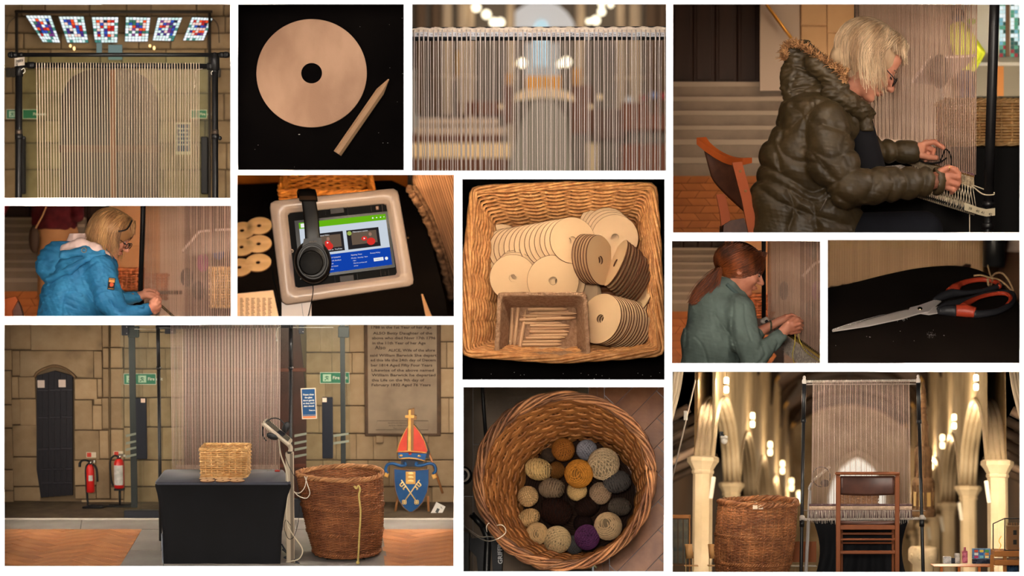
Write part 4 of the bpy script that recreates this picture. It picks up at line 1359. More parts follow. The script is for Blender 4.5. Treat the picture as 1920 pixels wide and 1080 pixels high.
 m.build('altar_cloth',cream,B,label='lit cream band under the golden altar panel',cat='cloth')
 box(944,160,962,232,0,8,'choir_stall',wood,'dark choir stall end just left of the aisle','stall')
 box(1072,160,1110,250,0,8,'choir_stall',wood,'dark choir stall block just right of the aisle','stall')
 box(1110,205,1175,262,-3,6,'choir_stall',M('pew_mid3',(92,68,56)),'lower choir stall further right of the aisle','stall')
 box(858,190,942,216,2,8,'choir_stall',wood,'long dark choir stall behind the stone steps','stall')
 box(770,252,940,270,-6,6,'pew',wood,'upper brown pew between the pale steps at the left','pew')
 box(770,296,952,330,-14,6,'pew',wood,'lowest brown pew below the brightest step at the left','pew')
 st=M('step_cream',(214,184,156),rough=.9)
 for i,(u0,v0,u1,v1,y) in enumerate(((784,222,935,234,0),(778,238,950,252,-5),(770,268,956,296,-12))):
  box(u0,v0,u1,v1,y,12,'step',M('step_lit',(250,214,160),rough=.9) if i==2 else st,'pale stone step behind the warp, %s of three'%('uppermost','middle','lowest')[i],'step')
 m=MB();m.prism([(q.x,q.z) for q in [b(u,v,-1) for u,v in ((1000,190),(1040,190),(1062,220),(1074,330),(950,330),(978,230))]],-1,2)
 m.build('floor',M('aisle_grey',(150,142,128),rough=.9),B,kind='structure',clip=True)
 box(1164,192,1255,245,-6,10,'long_desk',M('desk_red',(112,60,34),rough=.6),'brown wooden desk at the right behind the warp','desk')
 box(1164,270,1255,330,-8,10,'long_desk',M('desk_red',(112,60,34),rough=.6),'lower brown wooden desk at the right bottom behind the warp','desk')
 for i,(u,v,c,s) in enumerate(((1180,186,(206,208,216),8),(1206,184,(150,60,60),7),(1226,178,(130,140,180),8),(1243,180,(170,70,70),7))):
  m=MB();m.ell(b(u,v,-8),(s,4,6));m.build('folded_item',M('item3_%d'%i,c),B,label=('white','red','pale blue','rose red')[i]+' blurred bundle lying on the right hand desk',cat='bundle',clip=True)
 box(1100,268,1122,330,-10,4,'chair',M('cream_chair',(206,180,140)),'pale cream chair back right of the aisle','chair',bev=3)
 box(856,94,864,150,4,3,'tall_candle',M('gold3',(206,150,60)),'tall gold candle stand at the left behind the warp','candle')
 box(768,130,785,250,-4,4,'pale_pillar',M('pale_grey3',(170,166,158)),'pale grey pillar base at the far left behind the warp','pillar')
 strip(3,'T',3.2,(1,.93,.88),depth=1.0);strip(3,'B',1.6,(1,.93,.88),depth=1.0)
 l=bpy.data.lights.new('nave_fill_light','AREA');l.energy=3200;l.size=5.0;l.size_y=.3;l.shape='RECTANGLE';l.color=(1,.88,.74)  # unseen fill light added to brighten the far church
 o=bpy.data.objects.new('nave_fill_light',l);COL.objects.link(o);o.location=px(1011,10,30);o.rotation_euler=(Vector(px(1011,200,45))-o.location).to_track_quat('-Z','Y').to_euler()
picture_warp()
# ================================================== picture 10: the loom, table and baskets before the stone wall
def basket_rect(F,t,c,wx,wy,h,mat,rows=14,r=1.6,ns=36,flare=1.05,amp=1.7):
 """small rectangular wicker basket on z = c.z, centre c"""
 def ringf(s,n):
  k=1+(flare-1)*s
  return ring_rr([(c[0]+sx*wx*k/2,c[1]+sy*wy*k/2,c[2]+s*h) for sx,sy in ((-1,-1),(1,-1),(1,1),(-1,1))],3,n)
 W,S=weave(ringf,np.linspace(0.03,0.96,rows),ns,r,amp,sub=4,sides=5,stake_r=r*.9,wob=.15,seed=7)
 W.build('weave',mat,F,parent=t);S.build('stakes',mat,F,parent=t)
 m=MB();braid(m,ringf(1,100),r*1.0,3,16,r*.95,n=5);m.build('braided_rim',mat,F,parent=t)
 m=MB();braid(m,ringf(0,100),r*.7,2,12,r*.9,n=5);m.build('foot_braid',mat,F,parent=t)
 m=MB();m.box((c[0]-wx/2,c[1]-wy/2,c[2]+.5),(c[0]+wx/2,c[1]+wy/2,c[2]+1.5));m.build('base',mat,F,parent=t)
 return ringf

def basket_round(F,t,c,rb,rt,h,mats,rows=58,ns=44,r=1.5,amp=1.4,tilt=0.0,rimr=2.4,bulge=0.0,seed=1,band=1):
 def ringf(s,n):
  q=rb+(rt-rb)*(s**.8)+bulge*math.sin(PI*s)
  a=np.arange(n)*2*PI/n
  rr=q*(1+0.012*np.sin(2*a+1+s))
  return np.stack([c[0]+tilt*s*h+rr*np.cos(a),c[1]+rr*np.sin(a),np.full(n,c[2]+h*s)+1.5*s*np.sin(a*2)],1)
 W,S=weave(ringf,np.linspace(0.01,.97,rows),ns,r,amp,sub=4,sides=4,stake_r=r*.9,wob=.35,seed=seed,band=band)
 W.build('weave',mats[0],F,parent=t);S.build('stakes',mats[0],F,parent=t)
 m=MB();rim=ringf(1,200);braid(m,rim,rimr*1.1,4,14,rimr*.8,n=6,seed=seed,wob=.25);m.build('braided_rim',mats[1],F,parent=t)
 for s_ in (.62,.30,.04):
  m=MB();braid(m,ringf(s_,160) ,1.4+amp,3,30,r*1.0,n=5,seed=seed+3);m.build('twined_band',mats[0],F,parent=t)
 m=MB();m.add(ringf(.02,40),[tuple(range(40))]);m.build('base',mats[0],F,parent=t)
 return ringf

def extinguisher(F,x,y,z0,z1,r,label,kind):
 t=thing(F,'fire_extinguisher',label,'extinguisher',base=(x,y,0))
 red=M('ext_red',(196,34,30),(176,26,26),rough=.3,spec=.5,scale=9);h=z1-z0
 m=MB();m.lathe([(r*.9,0),(r,2),(r,h*.82),(r*.82,h*.92),(r*.4,h*.99),(r*.3,h)],24,c=(x,y,z0));m.build('cylinder',red,F,parent=t)
 m=MB();m.lathe([(r*.42,0),(r*.42,4),(r*.25,6)],12,c=(x,y,z1-1));m.box((x-2,y-2,z1+4),(x+r+3,y+2,z1+6),bev=.6)
 m.box((x-1,y-1.6,z1+7.5),(x+r+2,y+1.6,z1+9),bev=.5,M=None)
 m.build('valve',M('ext_valve',(40,62,44) if kind else (46,44,46),rough=.4),F,parent=t)
 m=MB();m.ell((x+(3 if kind else 2),y-4,z1+4),(1.6,1.6,1.6));m.box((x+r*.9,y-2,z1+3),(x+r*1.3,y,z1+8),bev=.3);m.build('gauge',WHITEPAINT,F,parent=t)
 m=MB()
 if kind:
  m.tube(spline([(x,y,z1+3),(x-r*.9,y,z1+5),(x-r*1.65,y,z1-4),(x-r*1.75,y,z1-22),(x-r*1.5,y,z0+14),(x-r*1.2,y-2,z0+6)],30),2.0,n=8)
 else:
  m.tube(spline([(x,y,z1+4),(x-r,y,z1+8),(x-r*2.0,y,z1+7),(x-r*2.5,y-1,z1+2),(x-r*2.6,y-2,z1-6)],30),[2.2]*20+[2.8]*10,n=8)
  m.tube(spline([(x+r*.6,y,z1),(x+r*1.5,y,z1-10),(x+r*1.75,y,z1-38)],16),2.4,n=8)
 m.build('hose',M('rubber_black',(20,20,20),rough=.6),F,parent=t)
 lb=MB();w_=[]
 for s in range(9):
  a=R(-150+s*15);w_.append((x+(r+.25)*math.cos(a),y+(r+.25)*math.sin(a)))
 za,zb=(z0+h*.12,z0+h*.78) if kind else (z0+h*.42,z0+h*.62)
 if not kind:w_=w_[3:8]
 lb.grid([[(p[0],p[1],z) for z in (za,zb)] for p in w_],flip=False)
 lb.build('label',M('ext_label',(206,168,140) if kind else (200,196,190),(196,120,96) if kind else (170,166,160),rough=.6,scale=40),F,parent=t)
 m=MB();lx=x+(-r*1.3 if not kind else-2)
 if kind:
  m.tube([(x,y+4,z0-2),(x,y+4,3)],2.6,n=8);m.box((x-r,y-6,z0-5),(x+r,y+8,z0-1),bev=1)
  m.tube([(x-24,y-8,2),(x+24,y-8,2),(x+24,y+10,2),(x-24,y+10,2)],2.0,n=8,closed=True)
 else:
  m.tube(spline([(x+3,y+5,z1+2),(x-r-1,y+5,z1-8),(x-r-1,y+5,z0+14),(x-r+1,y+5,10),(x-r+6,y-2,2.5),(x+30,y-4,2.5)],34),2.3,n=8)
  m.tube([(x-r-5,y-16,2.4),(x+26,y-16,2.4),(x+36,y+2,2.4),(x,y+10,2.4)],2.3,n=8,closed=True)
 m.build('stand',M('stand_black',(24,25,28),rough=.5),F,parent=t)
 # sign behind the extinguisher
 return t

def picture_main():
 F=Frame(10,430,1062,10.28,pitch=5.0)
 boxwalls(10,3.2,M('box_stone',(96,80,60),rough=1,spec=0))
 at,fl=F.at,F.floor
 K=fl(430,973).y;WY=fl(430,941).y;FR=fl(430,1066).y
 P=lambda u,v,y=0:(at(u,v,y).x,at(u,v,y).z)
 # ---- floor: slabs, kerb, parquet
 f=thing(F,'floor',None,None,base=(0,0,0),kind='structure')
 slab=M('slab_grey',(158,151,145),(144,137,131),rough=.7,scale=6,detail=6,bump=.15,bscale=50,rnd=.05)
 def quadslab(pts,name='stone_slab',mat=slab,z1=0,z0=-6):
  m=MB();m.prism([(fl(u,v).x,fl(u,v).y) for u,v in pts],z0,z1,plane='xy');m.build(name,mat,F,parent=f,clip=True)
 for u0,u1 in ((2,150),(151,305),(306,556),(557,706),(707,856)):
  quadslab([(u0,992),(u1,992),(u1-(u1-430)*.01,975),(u0-(u0-430)*.01,975)])
 quadslab([(266,993),(302,993),(302,1032),(243,1032)]);quadslab([(242,1033),(306,1033),(306,1066),(222,1066)])
 quadslab([(303,993),(716,993),(722,1032),(303,1032)]);quadslab([(307,1033),(723,1033),(728,1066),(307,1066)])
 m=MB();a,b=fl(2,974.5),fl(857,974.5);m.box((a.x,a.y-4,0),(b.x,a.y+3,3.2),bev=.5);m.build('kerb_strip',M('kerb_white',(206,196,184),rough=.6),F,parent=f,clip=True)
 quadslab([(2,974),(857,974),(857,940),(2,940)],'alcove_floor',M('alcove_floor',(96,80,60),(78,64,50),rough=.95,scale=12,bump=.4),z1=0)
 wood=M('parquet_orange',(206,142,96),(180,114,74),rough=.42,spec=.45,scale=8,detail=6,rnd=.13,bump=.06,bscale=60)
 p0,p1=fl(266,992),fl(222,1066);d=(p1-p0).normalized();n1=Vector((d.y,-d.x,0));n1=n1 if n1.x>0 else-n1
 top=fl(100,992).y;
 herring(F,fl(100,1030).x,fl(100,1030).y,27,4,45,lambda x,y:x<p0.x+60 and x>fl(2,992).x-60 and FR-60<y<top+50,wood,f,z=0,th=5,rng=16,gap=.4,
 poly=[(p0,n1),(Vector((0,top,0)),Vector((0,1,0)))],clip=True)
 q0,q1=fl(714,992),fl(722,1066);d=(q1-q0).normalized();n2=Vector((-d.y,d.x,0));n2=n2 if n2.x<0 else-n2
 herring(F,fl(780,1030).x,fl(780,1030).y,27,4,45,lambda x,y:x>q0.x-60 and x<fl(857,992).x+60 and FR-60<y<top+50,wood,f,z=0,th=5,rng=16,gap=.4,
 poly=[(q0,n2),(Vector((0,top,0)),Vector((0,1,0)))],clip=True)
 # ---- stone wall
 W=thing(F,'wall_back',None,None,base=(0,WY,0),kind='structure')
 m=MB();a,b=at(4,962,WY+12),at(856,606,WY+12);m.box((a.x,WY+9,a.z-12),(b.x,WY+16,b.z));m.build('mortar_bed',MORTAR,F,parent=W,clip=True)
 def stone(u0,v0,u1,v1,dy=0,poly=None):
  m=MB();g=.35
  if poly:m.prism([P(u,v,WY) for u,v in poly],WY+dy-1,WY+10,rnd=random.random())
  else:
   a,b=P(u0+g,v1-g,WY),P(u1-g,v0+g,WY)
   m.box((a[0],WY+dy-random.uniform(0,1.6),a[1]),(b[0],WY+10,b[1]),bev=1.0)
  m.build('stone',STONE,F,parent=W,clip=True)
 S=[(2,604,20,655),(2,656,22,694),(20,604,57,655),(58,604,191,657),(2,695,21,758),(23,657,37,705),(192,604,204,651),(205,604,232,651),
 (176,658,191,709),(22,706,34,747),(183,710,191,745),(2,759,23,802),(22,748,38,796),(193,652,204,690),(205,652,230,690),(193,691,204,745),(205,691,232,745),
 (38,748,68,798),(24,797,70,856),(2,803,23,880),(140,710,182,749),(140,750,173,806),(174,760,191,806),(176,747,191,759),(192,746,204,804),(205,746,232,804),
 (24,857,74,912),(2,881,24,920),(26,913,76,940),(2,921,25,958),(140,807,186,862),(187,807,204,860),(205,805,232,862),(140,863,180,910),(181,861,205,935),(206,863,232,912),(141,911,180,936),
 (206,913,232,936),(26,941,78,962),(80,941,152,962),(153,937,232,962),(35,706,66,747)]
 for s in S:stone(*s)
 stone(0,0,0,0,poly=[(38,658),(175,658),(175,708),(141,706),(136,700),(124,690),(103,684),(82,689),(70,698),(66,705),(38,706)])
 for v0,v1,cuts in ((604,622,(233,262,300,345)),(623,652,(233,251,278,320,345)),(653,691,(233,275,310,345)),(692,745,(233,268,312,345)),(746,800,(233,280,320,345)),(801,862,(233,262,305,345)),(863,912,(233,270,320,345)),(913,962,(233,255,300,345)),
 (604,660,(574,600,655,688)),(661,700,(574,622,660,688)),(701,760,(574,610,650,688)),(761,812,(574,598,640,688)),(813,862,(574,630,668,700,745,790,856)),(863,912,(574,606,650,690,730,800,856)),(913,962,(574,640,690,760,810,856)),
 (604,640,(824,856)),(641,690,(824,838,856)),(691,745,(824,856)),(746,812,(824,842,856))):
  for a,b in zip(cuts[:-1],cuts[1:]):stone(a,v0,b,v1)
 # stone moulding over the arch
 m=MB();m.tube([at(u,v,WY-2) for u,v in spline([(65,707,0),(70,699,0),(84,691,0),(103,686,0),(122,692,0),(134,700,0),(143,709,0)],20)[:,:2]],3.4,n=8);m.build('arch_moulding',M('arch_stone',(112,88,62),(90,70,50),rough=.95,scale=12,bump=.6),F,parent=W)
 m=MB();m.cyl(at(206,606,WY-3),at(207,935,WY-3),1.3,8);m.build('wall_conduit',M('conduit',(92,76,56),rough=.8),F,label='thin conduit pipe running down the stone wall',cat='pipe',clip=True)
 # ---- small dark door
 D=thing(F,'door_1',None,None,base=tuple(at(105,930,WY)),kind='structure')
 dm=M('door_dark',(26,25,32),(34,31,36),rough=.7,scale=9,stretch=(6,6,.6),bump=.4,bscale=40)
 def dtop(u):return 705-9.5*max(0,1-abs(u-102)/34.0)
 for i in range(6):
  ua,ub=68.5+i*11.3,68.5+i*11.3+10.8
  off=9 if True else 0
  m=MB();m.prism([P(u,v,WY-4) for u,v in ((ua+(8 if i==0 else 0),933-i*.9),(ub+(0 if i else 1),933-i*.9),(ub,850),(ub,dtop(ub)),(ua,dtop(ua)),(ua,880))],WY-4,WY+4,rnd=random.random())
  m.build('plank',dm,F,parent=D)
 rm=M('door_rail_dark',(40,38,46),(30,28,34),rough=.6,scale=12)
 for v in (731,782,841,879,905):
  for i in range(3):
   ua=71+i*22.4+(6 if v>870 else 0);m=MB();a,b=P(ua,v+3-i*.5,WY-6),P(min(ua+20,136),v-1-i*.5,WY-6)
   m.box((a[0],WY-6.5,a[1]),(b[0],WY-4,b[1]),bev=.8);m.build('rail',rm,F,parent=D)
 for u,v in ((77,720),(116.5,719)):
  m=MB();a,b=P(u-6.5,v+7,WY-5),P(u+6.5,v-7,WY-5);m.box((a[0],WY-5.4,a[1]),(b[0],WY-4.2,b[1]))
  m.build('paper_notice',M('note_pink',(196,178,168),rough=.8),F,label='%s square pale notice pinned to the small dark door'%('left' if u<100 else 'right'),cat='notice')
 # ---- big red arched door behind the loom
 D2=thing(F,'door_2',None,None,base=tuple(at(450,960,WY)),kind='structure')
 edge=[(345,960),(345,604),(548,604),(560,618),(569,638),(574,665),(575,960)]
 def et(u):
  for (a,va),(b,vb) in zip(edge[2:-1],edge[3:]):
   if a<=u<=b:return va+(vb-va)*(u-a)/(b-a)
  return 604
 for i in range(9):
  ua,ub=345.5+i*25.5,345.5+i*25.5+24.8
  ub=min(ub,574.8)
  m=MB();m.prism([P(u,v,WY-2) for u,v in ((ua,962),(ub,962),(ub,et(ub)),((ua+ub)/2,et((ua+ub)/2)),(ua,et(ua)))],WY-2,WY+8,rnd=random.random());m.build('plank',MAROON,F,parent=D2,clip=True)
 for v in (690,870):
  m=MB();a,b=P(346,v+7,WY-4),P(574,v,WY-4);m.box((a[0],WY-5,a[1]),(b[0],WY-2,b[1]),bev=1);m.build('rail',M('door_rail',(98,48,34),rough=.6),F,parent=D2)
 # ---- glass screen
 G=thing(F,'glass_door_screen','glass door screen with dark posts and two long black pull handles behind the table','door',base=tuple(at(440,972,K)))
 gl=glass('screen_glass',(248,250,246),.985)
 for i,(u0,u1) in enumerate(((231,261),(261.8,330),(331,520),(521,623),(623.8,655))):
  m=MB();a,b=P(u0,972,K-5),P(u1,606,K-5);m.box((a[0],K-5,a[1]),(b[0],K-4,b[1]));m.build('pane',gl,F,parent=G,clip=True)
 pm=M('post_dark',(44,46,52),(36,38,44),rough=.5,scale=8)
 for u,v1 in ((249,952),(643,968)):
  m=MB();a,b=P(u-3.2,v1,K),P(u+3.2,606,K);m.box((a[0],K,a[1]),(b[0],K+6,b[1]),bev=.8);m.build('post',pm,F,parent=G,clip=True)
  m=MB();a,b=P(u-9,633,K),P(u+11,612,K);m.box((a[0],K-3,a[1]),(b[0],K+8,b[1]),bev=1.5);m.build('patch_fitting',pm,F,parent=G,clip=True)
 for u0,u1,v0,v1 in ((228,241,609,629),(560,570,610,626),(309,330,612,626)):
  m=MB();a,b=P(u0,v1,K-7),P(u1,v0,K-7);m.box((a[0],K-8,a[1]),(b[0],K-4,b[1]),bev=1);m.build('bracket',pm,F,parent=G,clip=True)
  m=MB()
  for v in (v0+4,v1-4):m.ell(at((u0+u1)/2+3,v,K-8.5),(1,1,1),8,6)
  m.build('screw',M('screw_pale',(190,186,176),rough=.4),F,parent=G)
 for u0,u1,v0,v1,l0 in ((256,274,746,861,264),(604.5,623.5,745,860,604.5)):
  m=MB();a,b=P(u0,v1,K-12),P(u1,v0,K-12);m.box((a[0],K-14,a[1]),(b[0],K-5,b[1]),bev=1.2);h=m.build('pull_handle',M('handle_navy',(20,24,34),rough=.5),F,parent=G)
  m=MB();a,b=P(l0,v0+9,K-15),P(l0+8,v0+1,K-15);m.box((a[0],K-14.6,a[1]),(b[0],K-14,b[1]));m.build('sticker',M('sticker_pink',(206,180,160)),F,parent=h)
 st=M('frosted_strip',(150,156,140),rough=.7,alpha=.55)
 for k,v in enumerate((812,826,838,851)):
  for u0,u1 in ((236,256),(552,575),(625,654)):
   if u0>600 and k>1:continue
   m=MB();pts=[(u0,v+3),(u1,v-1),(u1,v+3),(u0,v+8)]
   m.prism([P(u,w_,K-6) for u,w_ in pts],K-6,K-5.2);m.build('frosted_mark',st,F,parent=G)
 m=MB();a,b=P(233,972,K-4),P(302,957,K-4);m.box((a[0],K-6,a[1]),(b[0],K+8,b[1]),bev=1);m.build('bottom_rail',pm,F,parent=G)
 m=MB();a,b=P(548,972,K-4),P(572,935,K-4);m.box((a[0],K-6,a[1]),(b[0],K+8,b[1]),bev=1);m.build('floor_closer',pm,F,parent=G)
 m=MB();m.cyl(at(252,617,K-8),at(296,617,K-8),.5,6);m.cyl(at(550,614,K-8),at(625,614,K-8),.5,6);m.build('tie_rod',WHITEPAINT,F,parent=G)
 fire_exit(F,254,700.5,292.5,721,WY-6,'green fire exit sign with running figure left of the loom')
 fire_exit(F,232,700.5,247,721,WY-4,'faint reflection of the green exit sign beside the left glass post',txt=False)  # the sign's reflection in the glass, built as a second sign
 fire_exit(F,600,698,640.5,719,WY-6,'green fire exit sign with running figure above the right pull handle')
 fire_exit(F,647,698,655,719,WY-4,'cut ghost reflection of the green exit sign right of the right glass post',txt=False,man=False)  # ghost of the right sign in the glass, built as a solid strip
 n=thing(F,'door_notice','blue notice asking to close the glass doors gently','sign',base=tuple(at(579,788,K-9)))
 T=Matrix.Translation(at(579,756,K-9))@Matrix.Rotation(R(-2),4,'Y')
 m=MB();m.box((-15.5,0,-33),(15.5,1,31.5),M=T);m.build('border',M('cream_border',(206,190,166)),F,parent=n)
 m=MB();m.box((-13.6,-.4,-24),(13.6,0,29.5),M=T);m.build('field',M('navy10',(22,66,108),rough=.5),F,parent=n)
 m=MB();m.box((-13.6,-.4,-31),(13.6,0,-27.5),M=T);m.build('orange_band',M('orange_band',(206,116,70)),F,parent=n)
 m=MB();m.box((-13.6,-.4,-27),(13.6,0,-24.3),M=T);m.build('slate_band',M('slate_band',(96,104,124)),F,parent=n)
 for k,(s,z,h) in enumerate((('MIND IT',25,2.6),('Please close',18,4.6),('the glass',12,4.6),('doors gently',6,4.6),("so they don't",0,4.4),('slam closed',-6,4.6),('Thank you',-15,3.0))):
  if k==0:continue
  text(F,s,h,T@Matrix.Translation((0 if k<6 else 6,-.6,z)),WHITEPAINT,n,bold=.1)
 # ---- inscription tablet
 tb=thing(F,'memorial_tablet','tall stone memorial tablet with carved lettering and brown frame on the wall','tablet',base=tuple(at(755,818,WY)))
 m=MB();a,b=P(684,818,WY-8),P(826,600,WY-8);m.box((a[0],WY-7,a[1]),(b[0],WY+2,b[1]),bev=1.5);m.build('frame',M('tablet_frame',(84,62,44),(66,50,38),rough=.8,scale=14),F,parent=tb,clip=True)
 m=MB();a,b=P(690,813,WY-9),P(819,600,WY-9);m.box((a[0],WY-8.4,a[1]),(b[0],WY-6,b[1]),bev=.6);m.build('face',M('tablet_face',(136,118,98),(122,104,86),rough=.85,scale=9,detail=6),F,parent=tb,clip=True)
 for u in (712,797):
  m=MB();a,b=P(u-7,831,WY-6),P(u+7,817,WY-6);m.box((a[0],WY-8,a[1]),(b[0],WY+2,b[1]),bev=1.5);m.build('corbel',STONE,F,parent=tb)
 ink=M('carved_ink',(46,34,26),rough=.9)
 T0=lambda u,v:Matrix.Translation(at(u,v,WY-8.9))
 for s,u,v,w_,h in (('1788 in the 1st Year of her Age',752,614,112,8),('ALSO Betty Daughter of the',755,625,110,8),('above who died Novr 17th 1796',757,634,118,8),('in the 11th Year of her Age',748,643.5,99,8),
 ('Also',713,652,20,11),('ALICE, Wife of the afore',772,657,87,8),('said William Barwick She depart',756,666.5,124,8),('ed this life the 24th day of Decem',756,675.5,121,8),
 ('ber 1814 Aged Fifty Four Years',753,685,114,8),('Likewise of the above named',755,694.5,116,8),('William Barwick he departed',757,703.5,119,8),('this Life on the 9th day of',746,713,98,8),('February 1832 Aged 76 Years',752,722,110,8)):
  o=text(F,s,h,T0(u,v),ink,tb,clip=True,bold=.16)
  if o:
   kx=w_*F.k*(1+(WY*F.k)/10.3)/max(o.dimensions.x,1e-6)
   o.data.transform(Matrix.Diagonal((kx,1,1,1)))
 m=MB();m.tube([at(u,v,WY-9) for u,v in ((707,789),(803,789),(803,806),(705,806))],.35,n=4,closed=True);m.build('plate_outline',ink,F,parent=tb)
 for s,v in (('Samuel Barwick Grandson of the above in',793),('the Parish of Bradford and his wife died',798),('Master of the Free School',803)):
  o=text(F,s,3.6,T0(754,v),ink,tb)
 # ---- extinguishers
 e1=fl(169,951);e2=fl(223,950)
 za=lambda p,v:at(0,v,p.y).z
 extinguisher(F,at(169.5,900,e1.y).x,e1.y,za(e1,923),za(e1,870),at(177,900,e1.y).x-at(169.5,900,e1.y).x,'slim red fire extinguisher with black horn on the stand nearer the dark door',0)
 extinguisher(F,at(223.5,900,e2.y).x,e2.y,za(e2,915),za(e2,859),at(233,900,e2.y).x-at(223.5,900,e2.y).x,'wider red fire extinguisher with a cream label beside the glass',1)
 for u,v,i in ((167,852,0),(218,850,1)):
  m=MB();a,b=P(u-5,v+6,WY-3),P(u+13,v-4,WY-3);m.box((a[0],WY-3.4,a[1]),(b[0],WY-2.2,b[1]));o=m.build('wall_label',M('cream_border',(206,190,166)),F,label='small cream wall label behind the %s extinguisher'%('wide' if i else 'slim'),cat='label')
  m=MB();a,b=P(u-4,v+5,WY-4),P(u+4,v-3,WY-4);m.box((a[0],WY-3.7,a[1]),(b[0],WY-3.4,b[1]));m.build('red_block',M('label_red',(190,60,44)),F,parent=o)
 # ---- bishop's crest on an easel
 c=fl(770,958);y=c.y-6
 q=lambda u,v,dy=0:P(u,v,y+dy)
 cr=thing(F,'carved_crest','carved crest with red mitre over blue shield of crossed keys, on a wooden easel','crest',base=(at(770,958,y).x,y,0))
 red=M('crest_red',(186,62,44),(160,48,36),rough=.45,scale=12);gold=M('crest_gold',(208,160,78),(176,124,56),rough=.35,spec=.6,scale=20);blue=M('crest_blue',(26,78,128),(20,62,108),rough=.45,scale=10);dk=M('crest_dark',(34,40,52),rough=.5);tan=M('crest_tan',(120,86,52),rough=.7)
 def pr(pts,d0,d1,name,mat,parent=cr):
  m=MB();m.prism([q(u,v) for u,v in pts],y+d0,y+d1);return m.build(name,mat,F,parent=parent)
 pr([(774,795),(780,800),(795,820),(806,848),(803,860),(770,860)],4,9,'mitre_back',dk)
 pr([(744,848),(748,833),(756,815),(763,803),(769,797),(776,798),(786,810),(796,828),(801,846),(798,850),(773,848)],-3,5,'mitre',red)
 for pts in ([(744,848),(748,833),(756,815),(763,802),(768,797)],[(776,797),(786,809),(796,827),(801.5,845)]):
  m=MB();m.tube([at(u,v,y-3.5) for u,v in pts],.9,n=6);m.build('gold_edge',gold,F,parent=cr)
 m=MB();m.tube(spline([at(745,847,y-4),at(770,846,y-7),at(800,849,y-4)],12),1.1,n=6);m.tube(spline([at(749,860,y-4),at(772,859,y-7),at(797,864,y-4)],12),1.4,n=6);m.build('gold_band',gold,F,parent=cr)
 pr([(746,848),(800,850),(797,862),(749,859)],-5,5,'mitre_band',blue)
 for u,v in ((752,854),(769,851),(786,855)):
  m=MB();m.ell(at(u,v,y-6),(3.5,1.5,2.2));m.build('jewel',gold if u!=769 else red,F,parent=cr)
 pr([(765,768),(777,765),(777,778),(781,779),(781,786),(776,787),(775,846),(763,846)],-4,4,'cross_shadow_board',tan)
 m=MB();p_=[q(u,v) for u,v in ((766.5,768),(770.5,768),(770.5,777.5),(776.5,778),(776.5,783),(770.5,783),(770.5,846),(765,846),(766,783),(760,782.5),(760,778),(766.5,777.5))];m.prism(p_,y-6.5,y-4);m.build('gold_cross',gold,F,parent=cr)
 pr([(752,861),(794,865),(792,876),(752,874)],-1,4,'neck',dk)
 for sgn,cx in ((-1,748),(1,794)):
  pts=[(770+sgn*12,866),(770+sgn*10,872),(770+sgn*20,873),(770+sgn*34,869),(770+sgn*44,872),(770+sgn*47,882),(770+sgn*42,889)]
  m=MB();m.tube(spline([at(u,v,y-2) for u,v in pts],30),3.2,n=8);m.build('lappet',blue,F,parent=cr)
  m=MB();m.box((-4.5,-3,-5),(4.5,3,5),M=Matrix.Translation(at(770+sgn*(45 if sgn<0 else 44),890+(3 if sgn>0 else 0),y-2))@Matrix.Rotation(R(25*-sgn),4,'Y'),bev=1);m.build('lappet_end',gold,F,parent=cr)
 sh=[(739,879),(772,882),(804,880),(804,905),(801,923),(793,941),(783,953),(770,962),(757,952),(747,937),(741,918),(739,900)]
 pr(sh,-2,5,'shield',blue)
 m=MB();m.tube([at(u,v,y-2.5) for u,v in sh],1.0,n=6,closed=True);m.build('shield_edge',M('edge_bronze',(112,84,66),rough=.5),F,parent=cr)
 pr([(761,884),(779,884),(779,907),(761,907)],-3.2,-2,'gold_field',gold)
 for v in (888,895,902):
  m=MB();m.ell(at(770,v,y-4),(6.2,1.5,2.7));m.build('beast',M('pale_gold',(226,194,130),rough=.4),F,parent=cr)
 for sgn in (-1,1):
  m=MB();X=lambda a:769.5+sgn*a
  m.cyl(at(X(-17),900,y-3.6),at(X(9),937,y-3.6),1.25,8)
  for k in range(3):
   a=at(X(-15+k*3),904+k*4,y-3.6);b=at(X(-20+k*3),909.5+k*3.5,y-3.6);m.cyl(a,b,1.4,6)
   if k!=1:m.cyl(b,at(X(-17.5+k*3),912+k*3,y-3.6),1.2,6)
  for a in range(4):
   th=R(45+a*90);cxx=at(X(11.5),941.5,y-3.6);m.lathe([(1.6,-.8),(3,-.8),(3,.8),(1.6,.8),(1.6,-.8)],12,axis='y',c=(cxx.x+2.6*math.cos(th),cxx.y,cxx.z+2.6*math.sin(th)),cap=False)
  m.build('gold_key',M('pale_gold',(226,194,130),rough=.4),F,parent=cr)
 ez=M('easel_wood',(150,100,60),rough=.6)
 for a,b in (((747,925),(741,960)),((802,930),(804,962)),((800,835),(830,925))):
  m=MB();m.cyl(at(a[0],a[1],y+8),at(b[0],b[1],y+(2 if b[1]>950 else 10)),2.6,8);m.build('easel_leg',ez,F,parent=cr)
 cd=thing(F,'caption_card','small white caption card leaning on the ledge beside the crest','card',base=tuple(at(822,972,y-12)))
 T=Matrix.Translation(at(821,957,y-14))@Matrix.Rotation(R(27),4,'Y')@Matrix.Rotation(R(-12),4,'X')
 m=MB();m.box((-11,0,-14.5),(11,1,14.5),M=T);m.build('card_sheet',M('card_white',(206,200,190),rough=.7),F,parent=cd)
 m=MB();m.box((-3.5,-.3,-5.5),(2.5,0,4),M=T)
 for k,(x,z) in enumerate(((1,9),(3,7.5),(-4,-9),(-2,-7.5))):m.box((x,-.3,z),(x+4,0,z+.8),M=T)
 m.build('printed_marks',M('print_dark',(70,72,70)),F,parent=cd)
